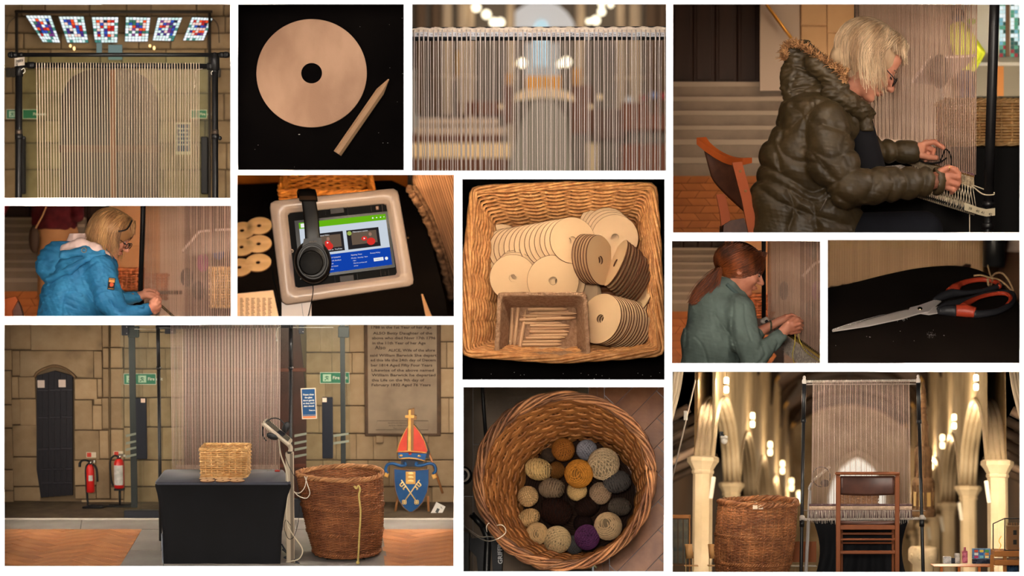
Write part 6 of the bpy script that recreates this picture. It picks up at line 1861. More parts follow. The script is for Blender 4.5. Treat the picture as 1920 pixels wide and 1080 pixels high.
# ================================================== picture 12: the loom and a chair in the nave
def picture_nave():
 F=Frame(12,1607,1073,10.45)
 N=Frame(12,1597,1073,12.0,pitch=-7.95,yaw=-9.0)
 boxwalls(12,28,M('box_nave',(40,30,22),rough=1,spec=0))
 at=F.at;ex,ez=N.eye.x,N.eye.z
 nst=M('nave_stone',(222,200,168),(192,168,134),rough=.9,spec=.1,scale=3,detail=8,rnd=.08,bump=.4,bscale=20)
 nwl=M('nave_wall',(196,172,136),(150,126,94),rough=.95,spec=.1,scale=2.5,detail=10,bump=.8,bscale=12,bdist=.02)
 S3=3/N.k;XL,XR=ex-277,ex+272;cap=ez+238;top=ez+748;t=17
 words=('nearest','second','third','fourth','fifth','farthest')
 for sgn,X,sd in ((-1,XL,'left'),(1,XR,'right')):
  W=thing(N,'wall_'+sd,None,None,base=(X,0,cap),kind='structure')
  for b in range(6):
   ya,yb=S3*b,S3*(b+1)
   if b==5:yb=S3*5.9
   n=20;prof=[]
   for i in range(n+1):
    s=i/n;y=ya+(yb-ya)*s;d=abs(s-.5)*2;w_=.93
    z=cap+6+150*math.sqrt(max(0,1-(d/w_)**1.9)) if d<w_ else cap
    prof.append((y,z))
   m=MB();V=[]
   for y,z in prof:V+=[(X-t,y,z),(X+t,y,z),(X+t,y,top),(X-t,y,top)]
   Fc=[]
   for i in range(n):
    a=i*4;Fc+=[(a,a+4,a+5,a+1),(a+1,a+5,a+6,a+2),(a,a+3,a+7,a+4)]
   m.add(V,Fc,smooth=False);m.build('arcade_bay',nwl,N,parent=W,clip=True)
   for dx,r,dz in ((-sgn*t,5.5,3),(-sgn*t*.45,6.5,-1),(sgn*t*.2,6.5,-1),(sgn*t*.8,5.5,2)):
    m=MB();m.tube([(X+dx,y,z+dz) for y,z in prof],r,n=7);m.build('arch_moulding',nst,N,parent=W,clip=True)
   # roof corbel figure in gold
   m=MB();p=(X-sgn*(t+10),ya+S3*.02,top-60);m.ell(p,(12,10,20),10,8);m.ell((p[0],p[1],p[2]+22),(8,8,8),10,6);m.ell((p[0]-sgn*9,p[1],p[2]+8),(10,4,14),8,6,M=Matrix.Rotation(.5*sgn,3,'Y'))
   m.build('gilded_corbel',M('gilt',(214,158,60),rough=.4,spec=.6),N,label='gilded carved corbel high on the %s nave wall, %s one'%(sd,words[b]),cat='corbel',group='gilded corbels along the nave roof',clip=True)
  for b in range(6):
   y=S3*b;m=MB();r=19
   V=[(r*1.5,cap-16-330),(r*1.5,cap-320),(r*1.15,cap-310),(r,cap-300),(r,cap-26),(r*1.12,cap-24),(r*1.12,cap-20),(r*1.05,cap-18),(r*1.35,cap-8),(r*1.6,cap-2),(r*1.6,cap+5),(r*1.35,cap+8)]
   m.lathe(V,8 if True else 24,c=(X,y,0));m.sm=[False]*len(m.sm)
   m.build('stone_pillar',nst,N,label='octagonal stone pillar on the %s side of the nave, %s one'%(sd,words[b]),cat='pillar',group='stone pillars of the nave',clip=True)
   m=MB();xx=X-sgn*(t-2)
   if b<4:
    m=MB();m.box((-4,-5,-21),(4,5,21),M=Matrix.Translation((X-sgn*(r+2)*.9,y-12,cap-52))@Matrix.Rotation(R(-8*sgn),4,'Y')@Matrix.Rotation(R(6),4,'X'),bev=1.5)
    m.build('column_speaker',M('speaker_white',(226,216,200),rough=.5),N,label='slim white loudspeaker on the %s %s pillar'%(words[b],sd),cat='speaker',group='loudspeakers on the nave pillars',clip=True)
  # hanging lanterns
  gm=emat('lantern_glow',(255,226,168),5.0)
  L=((1362,727,11.3),(1411,792,13.5),(1444,845,16.5),(1467,880,19.5),(1484,912,23),(1498,935,27)) if sgn<0 else ((1830,722,11.3),(1789,795,13.5),(1767,832,16.5),(1746,872,19.5),(1731,905,23),(1720,930,27))
  for i,(u,v,Y) in enumerate(L):
   P=px(u,v,Y);q=N.Mi@P;s=Y/12.0*6.6*(11.3/Y)**.45
   o=thing(N,'hanging_lantern','glowing double glass lantern on the %s side of the nave, %s one'%(sd,words[i]),'lantern',base=tuple(q),group='lanterns glowing along the nave')
   for dz in (-1.6,1.0):
    m=MB();m.lathe([(s*.55,dz*s),(s*.8,dz*s+.4*s),(s*.8,dz*s+1.7*s),(s*.5,dz*s+2.1*s)],12,c=tuple(q));m.build('glass_shade',gm,N,parent=o,clip=True)
   m=MB();m.lathe([(s*.9,0),(s*.9,s*.25)],12,c=(q.x,q.y,q.z+.75*s));m.cyl((q.x,q.y,q.z+3*s),(q.x,q.y,q.z+4.4*s),.5,5);m.build('lamp_band',M('lamp_iron',(60,44,30)),N,parent=o,clip=True)
   l=bpy.data.lights.new('lantern_light','POINT');l.energy=(5,7,9,11,14,18)[i]*2.2;l.color=(1,.80,.54);l.shadow_soft_size=.06
   lo=bpy.data.objects.new('lantern_light',l);COL.objects.link(lo);lo.location=N.M@(q+Vector((-sgn*16,-10,2)))
 # roof
 rw=M('roof_timber',(66,48,34),(44,32,24),rough=.8,scale=4);rc=M('roof_panel',(84,62,48),(64,46,36),rough=.85,scale=5)
 C=thing(N,'ceiling',None,None,base=(ex,0,top),kind='structure')
 half=(XR-XL)/2-t;cx=(XL+XR)/2
 for b in range(6):
  for k in range(4):
   y0=S3*(b+k/4)+6;y1=S3*(b+(k+1)/4)-6
   for s in (-1,1):
    m=MB();pts=[(cx+s*(half+10),top-10),(cx+s*half*.55,top+75),(cx,top+110)]
    for a,c in zip(pts[:-1],pts[1:]):m.quad((a[0],y0,a[1]),(a[0],y1,a[1]),(c[0],y1,c[1]),(c[0],y0,c[1]))
    m.build('roof_panel',rc,N,parent=C,clip=True)
  for k in range(4):
   y=S3*(b+k/4);big=k==0
   m=MB();pts=[(cx+half*math.cos(a),y,top-(60 if big else 5)+(140 if big else 100)*math.sin(a)) for a in np.linspace(0,PI,19)]
   m.tube(pts,13 if big else 5,n=6);
   if big:
    for s in (-1,1):m.tube([(cx+s*half,y,top-150),(cx+s*(half-8),y,top-60),(cx+s*half*.75,y,top+20)],[7,12,9],n=6)
   m.build('roof_arch',rw,N,parent=C,clip=True)
 for s in (-1,0,1):
  m=MB();m.tube([(cx+s*half*.55,0,top+72 if s else top+100),(cx+s*half*.55,S3*5.9,top+72 if s else top+100)],6,n=6);m.build('roof_ridge',rw,N,parent=C,clip=True)
 # east end
 ye=S3*5.9
 m=MB();m.quad((XL-60,ye,ez-300),(XR+60,ye,ez-300),(XR+60,ye,top+200),(XL-60,ye,top+200));m.build('wall_back',nwl,N,kind='structure',clip=True)
 arch=[(1548,1010),(1548,930),(1556,900),(1572,875),(1590,860),(1607,852),(1624,860),(1642,875),(1657,900),(1665,930),(1665,1010)]
 m=MB();m.prism([(lambda p:(p.x,p.z))(N.at(u,v,ye-4)) for u,v in arch],ye-4,ye-2);m.build('window_1',emat('chancel_glow',(255,244,226),1.15),N,kind='structure')
 m=MB();m.tube([N.at(u,v,ye-8) for u,v in arch],16,n=8);m.build('chancel_arch',nst,N,parent=None,kind='structure')
 m=MB();m.quad((XL,-120,ez-60),(XR,-120,ez-60),(XR,ye,ez-60),(XL,ye,ez-60));m.build('floor',M('nave_floor',(150,110,70),rough=.6),N,kind='structure',clip=True)
 # carved font cover and font
 G=Frame(12,1731,1073,12.6);wd=M('carved_wood',(132,98,66),(98,70,46),rough=.7,scale=20,bump=.6)
 fc=thing(G,'font_cover','tall carved wooden spire of the font cover hanging right of the loom','font cover',base=tuple(G.at(1731,968,0)))
 z=lambda v:G.at(1731,v,0).z
 m=MB();m.lathe([(24,z(968)),(23,z(955)),(19,z(950)),(19,z(915)),(22,z(908)),(21,z(900)),(15,z(893)),(13,z(870)),(15,z(862)),(13,z(845)),(15,z(840)),(10,z(835)),(9,z(800)),(6,z(770)),(4.5,z(730)),(2,z(722)),(.5,z(715))],8,c=(0,0,0));m.build('spire',wd,G,parent=fc)
 m=MB();rg=random.Random(3)
 for k in range(8):
  a=2*PI*k/8
  for v0,v1,r0 in ((955,905,20.5),(895,845,15.5),(838,800,10)):
   m.tube([(r0*math.cos(a),r0*math.sin(a),z(v0)),(r0*math.cos(a),r0*math.sin(a),z(v1)),(r0*.8*math.cos(a),r0*.8*math.sin(a),z(v1-10))],[1.6,1.3,.3],n=5)
  for j in range(8):
   v=830-j*13;r0=9.5-j*.75;m.ell((r0*math.cos(a),r0*math.sin(a),z(v)),(1.8,1.8,2.4),6,4)
 m.build('crocket',wd,G,parent=fc)
 for k in range(8):
  a=2*PI*(k+.5)/8;m=MB();m.box((-4,-.6,0),(4,.6,26),M=Matrix.Translation((18.2*math.cos(a),18.2*math.sin(a),z(948)))@Matrix.Rotation(a+PI/2,4,'Z'));m.build('tracery',M('tracery_gold',(186,150,92),rough=.5),G,parent=fc)
 m=MB();m.lathe([(20,z(1080)),(20,z(1058)),(28,z(1050)),(28,z(1030)),(25,z(1026))],8);fo=m.build('stone_font',nst,G,label='octagonal carved stone font behind the right loom post',cat='font',clip=True)
 for k in range(8):
  a=2*PI*(k+.5)/8;m=MB();m.lathe([(3,0),(6,0),(6,1.5),(3,1.5),(3,0)],10,cap=False,axis='y',M=Matrix.Translation((26*math.cos(a),26*math.sin(a),z(1042)))@Matrix.Rotation(a+PI/2,4,'Z'));m.build('carved_ring',nst,G,parent=fo)
 # left wall fittings
 m=MB();m.cyl(at(1304,712,300),at(1259,905,300),1.6,6);m.build('ceiling_cable',M('cable_pale',(190,176,160)),F,label='pale taut cable crossing the dark aisle at the left',cat='cable',clip=True)
 cv=thing(F,'camera_dome','white dome security camera beside the second left pillar','camera',base=tuple(at(1357,838,200)))
 m=MB();m.ell(at(1358,826,200),(7,7,7.5));m.cyl(at(1358,822,200),at(1358,817,200),7.5,14);m.build('dome',M('speaker_white',(226,216,200)),F,parent=cv)
 m=MB();m.box(at(1349,818,200),at(1356,809,204),bev=1);m.cyl(at(1352,813,200),at(1358,817,200),1.5,6);m.build('bracket',BLACKMETAL,F,parent=cv)
 m=MB();m.box(at(1282,788,260),at(1289,770,264),bev=1);m.build('cable_box',M('speaker_white',(226,216,200)),F,label='small pale box on the taut cable in the dark aisle',cat='box')
 # dark aisles seen through the nearest arches
 for sg,xa in ((-1,XL),(1,XR)):
  A_=thing(N,'ceiling',None,None,base=(xa+sg*120,0,cap),kind='structure')
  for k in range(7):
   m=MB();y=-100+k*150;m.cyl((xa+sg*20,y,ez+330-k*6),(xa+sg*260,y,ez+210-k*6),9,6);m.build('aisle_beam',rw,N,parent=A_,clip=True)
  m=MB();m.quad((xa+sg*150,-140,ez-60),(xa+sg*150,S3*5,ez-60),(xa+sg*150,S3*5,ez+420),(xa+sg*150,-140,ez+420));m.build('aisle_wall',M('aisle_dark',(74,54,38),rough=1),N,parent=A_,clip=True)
  m=MB();u0=1259 if sg<0 else 1915
  for q in (0,6,12):m.tube(spline([at(u0-sg*(20-q),690,120),at(u0-sg*(14-q),730,120),at(u0-sg*(4-q),770,120),at(u0+sg*4,800,120)],16),4,n=6)
  m.build('near_arch',nst,F,parent=A_,clip=True)
 # right hand display case
 pine=M('pine_brown',(186,122,62),(160,100,48),rough=.5,scale=8);dkf=M('case_frame',(38,30,26),rough=.5)
 dc=thing(F,'display_case','glass display case with a tower model on a wooden stand at the right edge','cabinet',base=tuple(at(1890,1073,60)))
 for a,b in (((1862,982),(1862,1040)),((1884,972),(1884,1032)),((1862,982),(1884,972)),((1884,972),(1916,972)),((1862,1040),(1884,1032)),((1884,1032),(1916,1032))):
  m=MB();m.cyl(at(a[0],a[1],60 if a[0]<1870 else 40),at(b[0],b[1],60 if b[0]<1870 else 40),1.1,6);m.build('case_frame',dkf,F,parent=dc,clip=True)
 m=MB();m.quad(at(1884,1032,41),at(1916,1032,41),at(1916,972,41),at(1884,972,41));m.build('pane',glass('case_glass',(236,236,228),.97),F,parent=dc,clip=True)
 m=MB();m.box(at(1857,1040,70),at(1916,1033,36),bev=1);m.build('shelf_top',pine,F,parent=dc,clip=True)
 m=MB();m.box(at(1857,1056,70),at(1916,1050,36),bev=1);m.build('shelf',pine,F,parent=dc,clip=True)
 for u in (1860,1884):
  m=MB();m.box(at(u-3,1078,40),at(u+3,1040,44),bev=1);m.build('leg',pine,F,parent=dc,clip=True)
 tw=thing(F,'tower_model','small brown model of the church tower inside the glass case','model',base=tuple(at(1902,1032,60)))
 m=MB();m.box(at(1890,1031,52),at(1914,985,70),bev=.5)
 for k in range(5):m.box(at(1890+k*5,985,52),at(1892.5+k*5,980,55))
 m.build('tower',M('model_brown',(142,100,66),rough=.8,scale=30),F,parent=tw,clip=True)
 for v in (994,1012):
  m=MB();m.box(at(1900,v+9,50.5),at(1906,v,52));m.build('tower_window',dkf,F,parent=tw)
 m=MB();m.tube(spline([at(1873,1032,50),at(1877,1022,50),at(1873,1014,50),at(1878,1005,50)],12),1.0,n=5);m.build('gold_ornament',M('gilt',(214,158,60)),F,label='small gold ornament standing in the glass case',cat='ornament')
 # shop table with books
 st=thing(F,'shop_table','low orange wooden table with books and cards, right of the loom','table',base=tuple(at(1800,1073,90)))
 m=MB();m.box(at(1752,1063,90),at(1858,1057,130),bev=1);m.build('table_top',M('orange_wood',(206,110,48),rough=.4),F,parent=st,clip=True)
 for u in (1765,1798,1836):
  m=MB();m.box(at(u-2,1078,92),at(u+2,1063,96));m.build('leg',M('orange_wood',(0,0,0)),F,parent=st,clip=True)
 for i,(u0,v0,u1,v1,c,nm) in enumerate(((1769,1043,1782,1057,(230,226,220),'white card standing at the left end of the shop table'),(1791,1037,1798,1056,(224,214,204),'thin cream booklet leaning on the shop table'),(1783,1046,1792,1057,(60,60,70),'dark bowl shaped item on the shop table'),(1805,1032,1813,1056,(226,130,150),'pink bottle shaped item on the shop table'),
 (1824,1028,1856,1048,(110,150,190),'box with a bright picture on the shop table'),(1824,1048,1856,1057,(60,66,84),'dark blue box under the bright picture box'),(1868,1052,1882,1056,(120,60,50),'closed red book lying on the case shelf'),(1889,1056,1908,1074,(40,70,100),'stack of blue books low under the display case'))):
  m=MB();m.box(at(u0,v1,96+i),at(u1,v0,104+i),bev=1.2 if i in (2,3) else .3)
  if i==3:m.cyl(at(1809,1032,100),at(1809,1026,100),2,8)
  o=m.build(('card','booklet','bowl','bottle','picture_box','blue_box','book','blue_book')[i],M('shop_%d'%i,c,tuple(max(0,q-40) for q in c),rough=.6,scale=60,contrast=(.45,.55)),F,label=nm,cat=('card','booklet','bowl','bottle','box','box','book','book')[i],clip=True)
  if i==4:
   for k in range(9):
    m=MB();u,v=u0+3+(k%3)*10,v0+3+(k//3)*5.5;m.box(at(u,v+4.5,99.4),at(u+7,v,99.9));m.build('picture_patch',M('patch_%d'%k,((220,90,60),(240,210,90),(90,170,90),(240,240,230),(60,110,190),(230,150,60),(200,70,110),(120,200,210),(250,220,150))[k],rough=.6),F,parent=o)
 # left hand screen and chairs
 sc=thing(F,'notice_screen','wooden framed screen with leaded panels at the left edge','screen',base=tuple(at(1276,1073,200)))
 for a,b in (((1258,966),(1294,972)),((1293,966),(1293,1076)),((1258,1060),(1294,1060))):
  m=MB();m.box(at(a[0]-1,max(a[1],b[1]),196),at(b[0]+1,min(a[1],b[1])-1,200),bev=.6);m.build('frame',pine,F,parent=sc,clip=True)
 for k in range(3):
  m=MB();m.box(at(1262+k*10,1056,200),at(1270+k*10,974,201));m.build('panel',M('screen_slate',(70,76,72),(110,100,80),rough=.6,scale=20),F,parent=sc,clip=True)
 for i,u in enumerate((1288,1332)):
  c=thing(F,'bent_chair','pale bentwood chair %s'%('at the left edge behind the tall basket' if i==0 else 'half hidden by the tall basket'),'chair',base=tuple(at(u,1073,150)))
  m=MB();P=[at(u-3+11*s,1020+(24 if i==0 else 26)*0,150-6*math.sin(PI*s)) for s in np.linspace(0,1,8)]
  m.grid([[p+Vector((0,0,0)),p+Vector((3*1,0,-28))] for p in P]);m.build('backrest',M('beech',(214,160,100),rough=.4),F,parent=c,mods=[('SOLIDIFY',dict(thickness=.006))])
  for du in (-2,12):
   m=MB();m.cyl(at(u+du,1035,150),at(u+du,1076,148),.9,6);m.build('leg',M('chair_metal',(190,160,110),rough=.3,metal=.6),F,parent=c,clip=True)
  m=MB();m.box(at(u-4,1062,140),at(u+20,1059,165),bev=1);m.build('seat',M('beech',(214,160,100)),F,parent=c)
 ct=thing(F,'cafe_table','brown panel and white topped table seen between basket and loom','table',base=tuple(at(1500,1073,180)))
 m=MB();m.box(at(1477,1054,186),at(1530,1015,190));m.build('panel',M('panel_brown',(150,84,44),rough=.5),F,parent=ct)
 m=MB();m.box(at(1475,1063,170),at(1530,1059,186),bev=1);m.build('table_top',M('speaker_white',(0,0,0)),F,parent=ct)
 for u in (1482,1492,1512):
  m=MB();m.cyl(at(u,1062,176),at(u-2,1077,176),.7,6);m.build('leg',M('chair_metal',(0,0,0)),F,parent=ct,clip=True)
 # basket
 yb=30;bb=thing(F,'laundry_basket','tall dark brown wicker basket at the left in the nave picture','basket',base=tuple(at(1415,1073,yb)))
 wb=M('wicker_umber',(178,116,70),(130,78,46),rough=.5,spec=.35,scale=12,rnd=.24,bump=.2,bscale=120)
 rt=(at(1494,945,yb).x-at(1348,945,yb).x)/2;rb=rt*.83;c0=at(1408,1100,yb);h=at(1421,941,yb).z-c0.z
 T_=Frame(12,1607,1073,10.45)
 def mk():
  W0=len(COL.objects)
  basket_round(F,bb,(c0.x,yb,c0.z),rb,rt-2,h,(wb,wb),rows=50,ns=52,r=1.75,amp=1.5,tilt=(at(1421,941,yb).x-c0.x)/h,rimr=3.0,bulge=5,seed=4)
 mk()
 for o in [o for o in COL.objects if o.parent==bb]:clip_mesh(o.data,F.rect,wl(o))
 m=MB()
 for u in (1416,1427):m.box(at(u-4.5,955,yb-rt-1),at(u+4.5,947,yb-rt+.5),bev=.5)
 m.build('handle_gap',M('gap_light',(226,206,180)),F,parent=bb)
 # loom
 L=thing(F,'weaving_loom','tall black pipe weaving loom with cream warp in the middle of the nave','loom',base=tuple(at(1614,1073,60)))
 wt=M('tape_wrap',(216,204,192),rough=.8)
 for nm,a,b_,c in (('left_post',(1508,716),(1506.5,788),(1502,1077)),('right_post',(1721.5,714),(1723.5,790),(1731,1077))):
  A,B_,C_=[at(u,v,60) for u,v in (a,b_,c)];m=MB();m.cyl(A,B_,3.9,14);m.cyl(B_,C_,3.3,14);m.cyl(B_+Vector((0,0,3)),B_-Vector((0,0,4)),4.8,14);q=A.lerp(C_,.72);m.cyl(q,q-Vector((0,0,12)),4.8,14)
  m.build(nm,BLACKMETAL,F,parent=L,clip=True)
  m=MB();m.ell(A,(4.6,4.6,7),12,8);m.ell(A+Vector((0,0,8)),(3,3,4),10,6);m.ell(q+Vector((0,-2,6)),(5.5,5,5),10,8);m.build('joint_tape',wt,F,parent=L)
 rg=random.Random(9)
 def wrap(u0,v0,u1,v1,r,name):
  a,b=at(u0,v0,60),at(u1,v1,60);m=MB();m.cyl(a,b,r,12)
  for k in range(70):
   p=a.lerp(b,(k+.5)/70);m.tube([p+Vector((dx,(r+.3)*math.cos(t_),(r+.3)*math.sin(t_))) for t_,dx in zip(np.linspace(0,2*PI,9)[:-1],np.linspace(-1,1,8))],.8,n=4,closed=True)
  m.build(name,wt,F,parent=L)
 wrap(1506,715.5,1722,713.5,2.0,'warp_beam');wrap(1499,974,1736,972,2.2,'lower_beam')
 for a,b,r in (((1512,721),(1718,720),1.3),((1500,957),(1735,957.5),.8)):
  m=MB();m.cyl(at(*a,62),at(*b,62),r,8);m.build('tension_rod',M('rod_grey',(170,156,146),rough=.5),F,parent=L)
 yw=M('warp_nave',(222,192,172),(202,172,152),rough=.95,rnd=.08)
 for i in range(74):
  u=1524.5+i*2.47;u2=1521.5+i*2.54
  m=MB();m.tube([at(u,714,57),at(u2,948,57)],.5,n=5);m.build('warp_thread',yw,F,parent=L,clip=True)
  if i%4==0:
   m=MB();m.tube([at(u+1.2,722,66),at(u2+1.4+rg.uniform(-.3,.3),946,66)],.3,n=4);m.build('warp_thread',yw,F,parent=L)
 for k,(v0,v1,c) in enumerate(((944.5,949,(112,86,84)),(949,956,(206,176,148)),(956,971,(104,82,78)))):
  m=MB();P=[]
  for i in range(90):
   u=1517+i*2.17;P.append([at(u,v0+(v1-v0)*j/4,56-1.6*math.sin(PI*j/4)-.3*(i%2)) for j in range(5)])
  m.grid(P,flip=True);m.build('woven_band',M('weave_%d'%k,c,tuple(q+20 for q in c),rough=1,scale=60,bump=.6),F,parent=L,label=('mauve woven band','cream woven band','brown woven band')[k])
 for i in range(76):
  u=1519+i*2.5+rg.uniform(-.4,.4);m=MB();m.tube([at(u,957,53),at(u+rg.uniform(-2,2),973,55)],.5,n=4);m.build('fringe_thread',M('fringe_white',(232,218,200),rough=.9),F,parent=L)
 m=MB()
 for i in range(60):
  u=1521+i*3.1+rg.uniform(-1,1);m.tube([at(u,974,56),at(u+rg.uniform(-1,1),979+rg.uniform(0,5),55)],.4,n=3)
 m.build('loose_ends',M('fringe_white',(0,0,0)),F,parent=L,kind='stuff')
 # table behind
 tb=thing(F,'covered_table','table in a black cover standing behind the nave loom','table',base=tuple(at(1612,1073,100)))
 blk=M('stretch_black',(9,10,15));P=[]
 for i in range(41):
  s=i/40;col=[]
  for j in range(9):
   t_=j/8;w_=92-14*math.sin(PI*t_*.9)-2*t_;x=1614-w_+2*w_*s
   col.append(at(x,968+112*t_,92+3.5*t_*math.sin(s*38+t_*3)+8*(abs(s-.5)*2)**3))
  P.append(col)
 m=MB();m.grid(P,flip=True);m.build('cover_skirt',blk,F,parent=tb,clip=True)
 m=MB();m.box(at(1520,972,92),at(1706,966,150),bev=1.5);m.build('table_top',blk,F,parent=tb)
 bt=thing(F,'wicker_basket','rectangular wicker basket glimpsed through the chair back','basket',base=tuple(at(1613,968,110)))
 a,b=at(1580,966,100),at(1645,966,100);basket_rect(F,bt,((a.x+b.x)/2,118,a.z),b.x-a.x,34,at(1600,931,100).z-a.z,WICKER_G,rows=12,r=1.5,ns=26)
 # tablet stand
 ts=thing(F,'tablet_stand','slim grey tablet stand seen edge on left of the loom threads','stand',base=tuple(at(1516,1073,80)))
 m=MB();m.cyl(at(1519,920,80),at(1511,1077,80),3.4,8);m.build('pole',M('stand_grey',(176,170,166),rough=.4),F,parent=ts,clip=True)
 m=MB();m.tube([at(1519,925,80),at(1517,915,80),at(1523,905,80)],2.6,n=8);m.build('neck',M('stand_grey',(0,0,0)),F,parent=ts)
 m=MB();m.cyl(at(1522,903,80),at(1556,875,80),2.6,8);m.build('tablet_case',M('stand_cream',(0,0,0)),F,parent=ts)
 hp=thing(F,'headphones','headphones hanging on the tablet stand in the nave picture','headphones',base=tuple(at(1540,912,76)))
 m=MB();c=at(1540,894,76);m.tube([(c.x+17*math.cos(a),76,c.z+19*math.sin(a)) for a in np.linspace(0,2*PI,30)[:-1]],1.0,n=5,closed=True);m.build('headband',BLACKMETAL,F,parent=hp)
 m=MB();m.ell(at(1547,906,74),(9,4,7));m.build('ear_cup',BLACKMETAL,F,parent=hp)
 # the chair in front
 ch=thing(F,'wooden_chair','wooden chair with brown leather back pad seen from behind before the loom','chair',base=tuple(at(1627,1073,-10)))
 wd=M('chair_teak',(142,78,38),(112,58,26),rough=.4,spec=.5,scale=5,stretch=(1,1,.3),detail=6);le=M('leather_brown',(86,52,40),(70,42,32),rough=.38,spec=.5,scale=20)
 m=MB();P=[at(u,887.5,-10+5*math.sin(PI*(u-1567)/120)) for u in np.linspace(1566.5,1686.5,12)];m.tube(P,3.6,n=4,flat=1.6,phase=PI/4,up=(0,0,1));m.build('top_rail',wd,F,parent=ch)
 for u in (1571.5,1682):
  m=MB();m.box(at(u-3.6,1078,-8),at(u+3.6,890,-2),bev=1);m.build('leg',wd,F,parent=ch,clip=True)
 for u in (1578,1674):
  m=MB();m.box(at(u-2,1078,60),at(u+2,990,64),bev=1);m.build('leg',wd,F,parent=ch,clip=True)
 m=MB();P=[]
 for i in range(20):
  s=i/19;u=1576+101*s
  P.append([at(u,892.5+4*math.sin(PI*s)*0+(37+3.5*4*s*(1-s)*0)*j/8+(1-4*s*(1-s))*-2*(j/8),-4+7*math.sin(PI*s)-1.8*math.sin(PI*j/8)) for j in range(9)])
 m.grid(P,flip=True);m.build('back_pad',le,F,parent=ch,mods=[('SOLIDIFY',dict(thickness=.012,offset=-1))])
 m=MB();P=[]
 for i in range(20):
  s=i/19;u=1576+101*s;sag=4*s*(1-s)
  P.append([at(u,977-2*(1-sag)*0+(5+6*sag)*j/6,-3+5*sag-2*math.sin(PI*j/6)) for j in range(7)])
 m.grid(P,flip=True);m.box(at(1577,982,0),at(1677,977,70),bev=2);m.build('seat_pad',le,F,parent=ch)
 for v0,v1 in ((984,993.5),(1009,1013.5),(1032,1039)):
  m=MB();m.box(at(1575,v1,-6),at(1679,v0,-1),bev=1);m.build('cross_rail',wd,F,parent=ch)
 for y_ in (30,):
  m=MB();m.box(at(1578,1003,56),at(1675,998,60),bev=1);m.box(at(1578,1020,56),at(1675,1016,60),bev=1);m.build('cross_rail',wd,F,parent=ch)
 m=MB();m.cyl(at(1575,893,-9.5),at(1575,893,-8),1,8);m.cyl(at(1678,893,-9.5),at(1678,893,-8),1,8);m.build('screw',M('screw_pale',(190,186,176)),F,parent=ch)
 strip(12,'T',8.5,(1,.90,.78),depth=.7);strip(12,'L',5,(1,.88,.74),depth=.6);strip(12,'R',4,(1,.88,.74),depth=.8)
 for s_ in 'LR':strip(12,s_,9,(1,.84,.6),depth=.6,Y=11.5,aim=(.5,.45));strip(12,s_,30,(1,.82,.56),depth=.8,Y=13.5,aim=(.5,.4))
 strip(12,'T',26,(1,.84,.6),depth=1.2,Y=12.5,aim=(.5,.9))
picture_nave()
# ================================================== pictures 4, 5 and 8: women weaving at the loom
def seg_dist(F,sdf,lines,per=8):
 """distance in the picture plane from every (x, z) of the grid to a set of seams given in pixels"""
 X,Z=np.meshgrid(sdf.ax[0],sdf.ax[2],indexing='ij');D=np.full(X.shape,99.0)
 for pl in lines:
  P=spline([(u,v,0) for u,v in pl],max(2,per*(len(pl)-1)))[:,:2]
  Q=[F.at(u,v,0) for u,v in P]
  for a,b in zip(Q[:-1],Q[1:]):
   dx,dz=b.x-a.x,b.z-a.z;L=dx*dx+dz*dz+1e-9
   t=np.clip(((X-a.x)*dx+(Z-a.z)*dz)/L,0,1)
   D=np.minimum(D,np.hypot(X-a.x-t*dx,Z-a.z-t*dz))
 return D[:,None,:].astype(np.float32)

def box3(F,u0,v0,u1,v1,y0,y1,h):
 P=[F.at(u,v,y) for u in (u0,u1) for v in (v0,v1) for y in (y0,y1)]
 return SDF([min(p[i] for p in P) for i in range(3)],[max(p[i] for p in P) for i in range(3)],h)

def add_head(F,s,c,fwd,up,S):
 """face, ear and skull into the body surface; c = centre of the head, S = head height / 100"""
 f=Vector(fwd).normalized();u=Vector(up);u=(u-f*u.dot(f)).normalized();sd=u.cross(f)
 Rm=Matrix((f,sd,u)).transposed();c=Vector(c)
 T=lambda p:tuple(c+Rm@(Vector(p)*S))
 E=lambda p,r,k=4,op='add':s.ell(T(p),[q*S for q in r],k*S,op,Rm)
 Cp=lambda a,b,ra,rb,k=3,op='add':s.cap(T(a),T(b),ra*S,rb*S,k*S,op)
 E((-6,0,14),(45,36,37));E((14,0,-10),(29,28,38),6);E((16,0,-32),(22,20,17),6);E((33,0,-43),(9,10,7),6)
 E((37,0,9),(8,22,6),6);E((30,0,25),(14,24,16),8)
 for q in (-1,1):
  E((44,13*q,2),(7,8,4.5),4,'sub');E((36,13*q,1),(6.5,7,5.5),2);E((33,17*q,-13),(10,9,9),8)
  E((-1,35*q,-2),(8,5,12),2);E((1,39*q,-1),(4,3,7),2,'sub');E((48,4.5*q,-15),(5,4,3.5),2)
 Cp((42,0,5),(54,0,-13),3,5.5,4);E((42.5,0,-25.5),(5,9,2.6),2);E((41.5,0,-31),(5,8,3),2)
 E((47,0,-28.2),(4,9,.9),1,'sub')
 return T,Rm

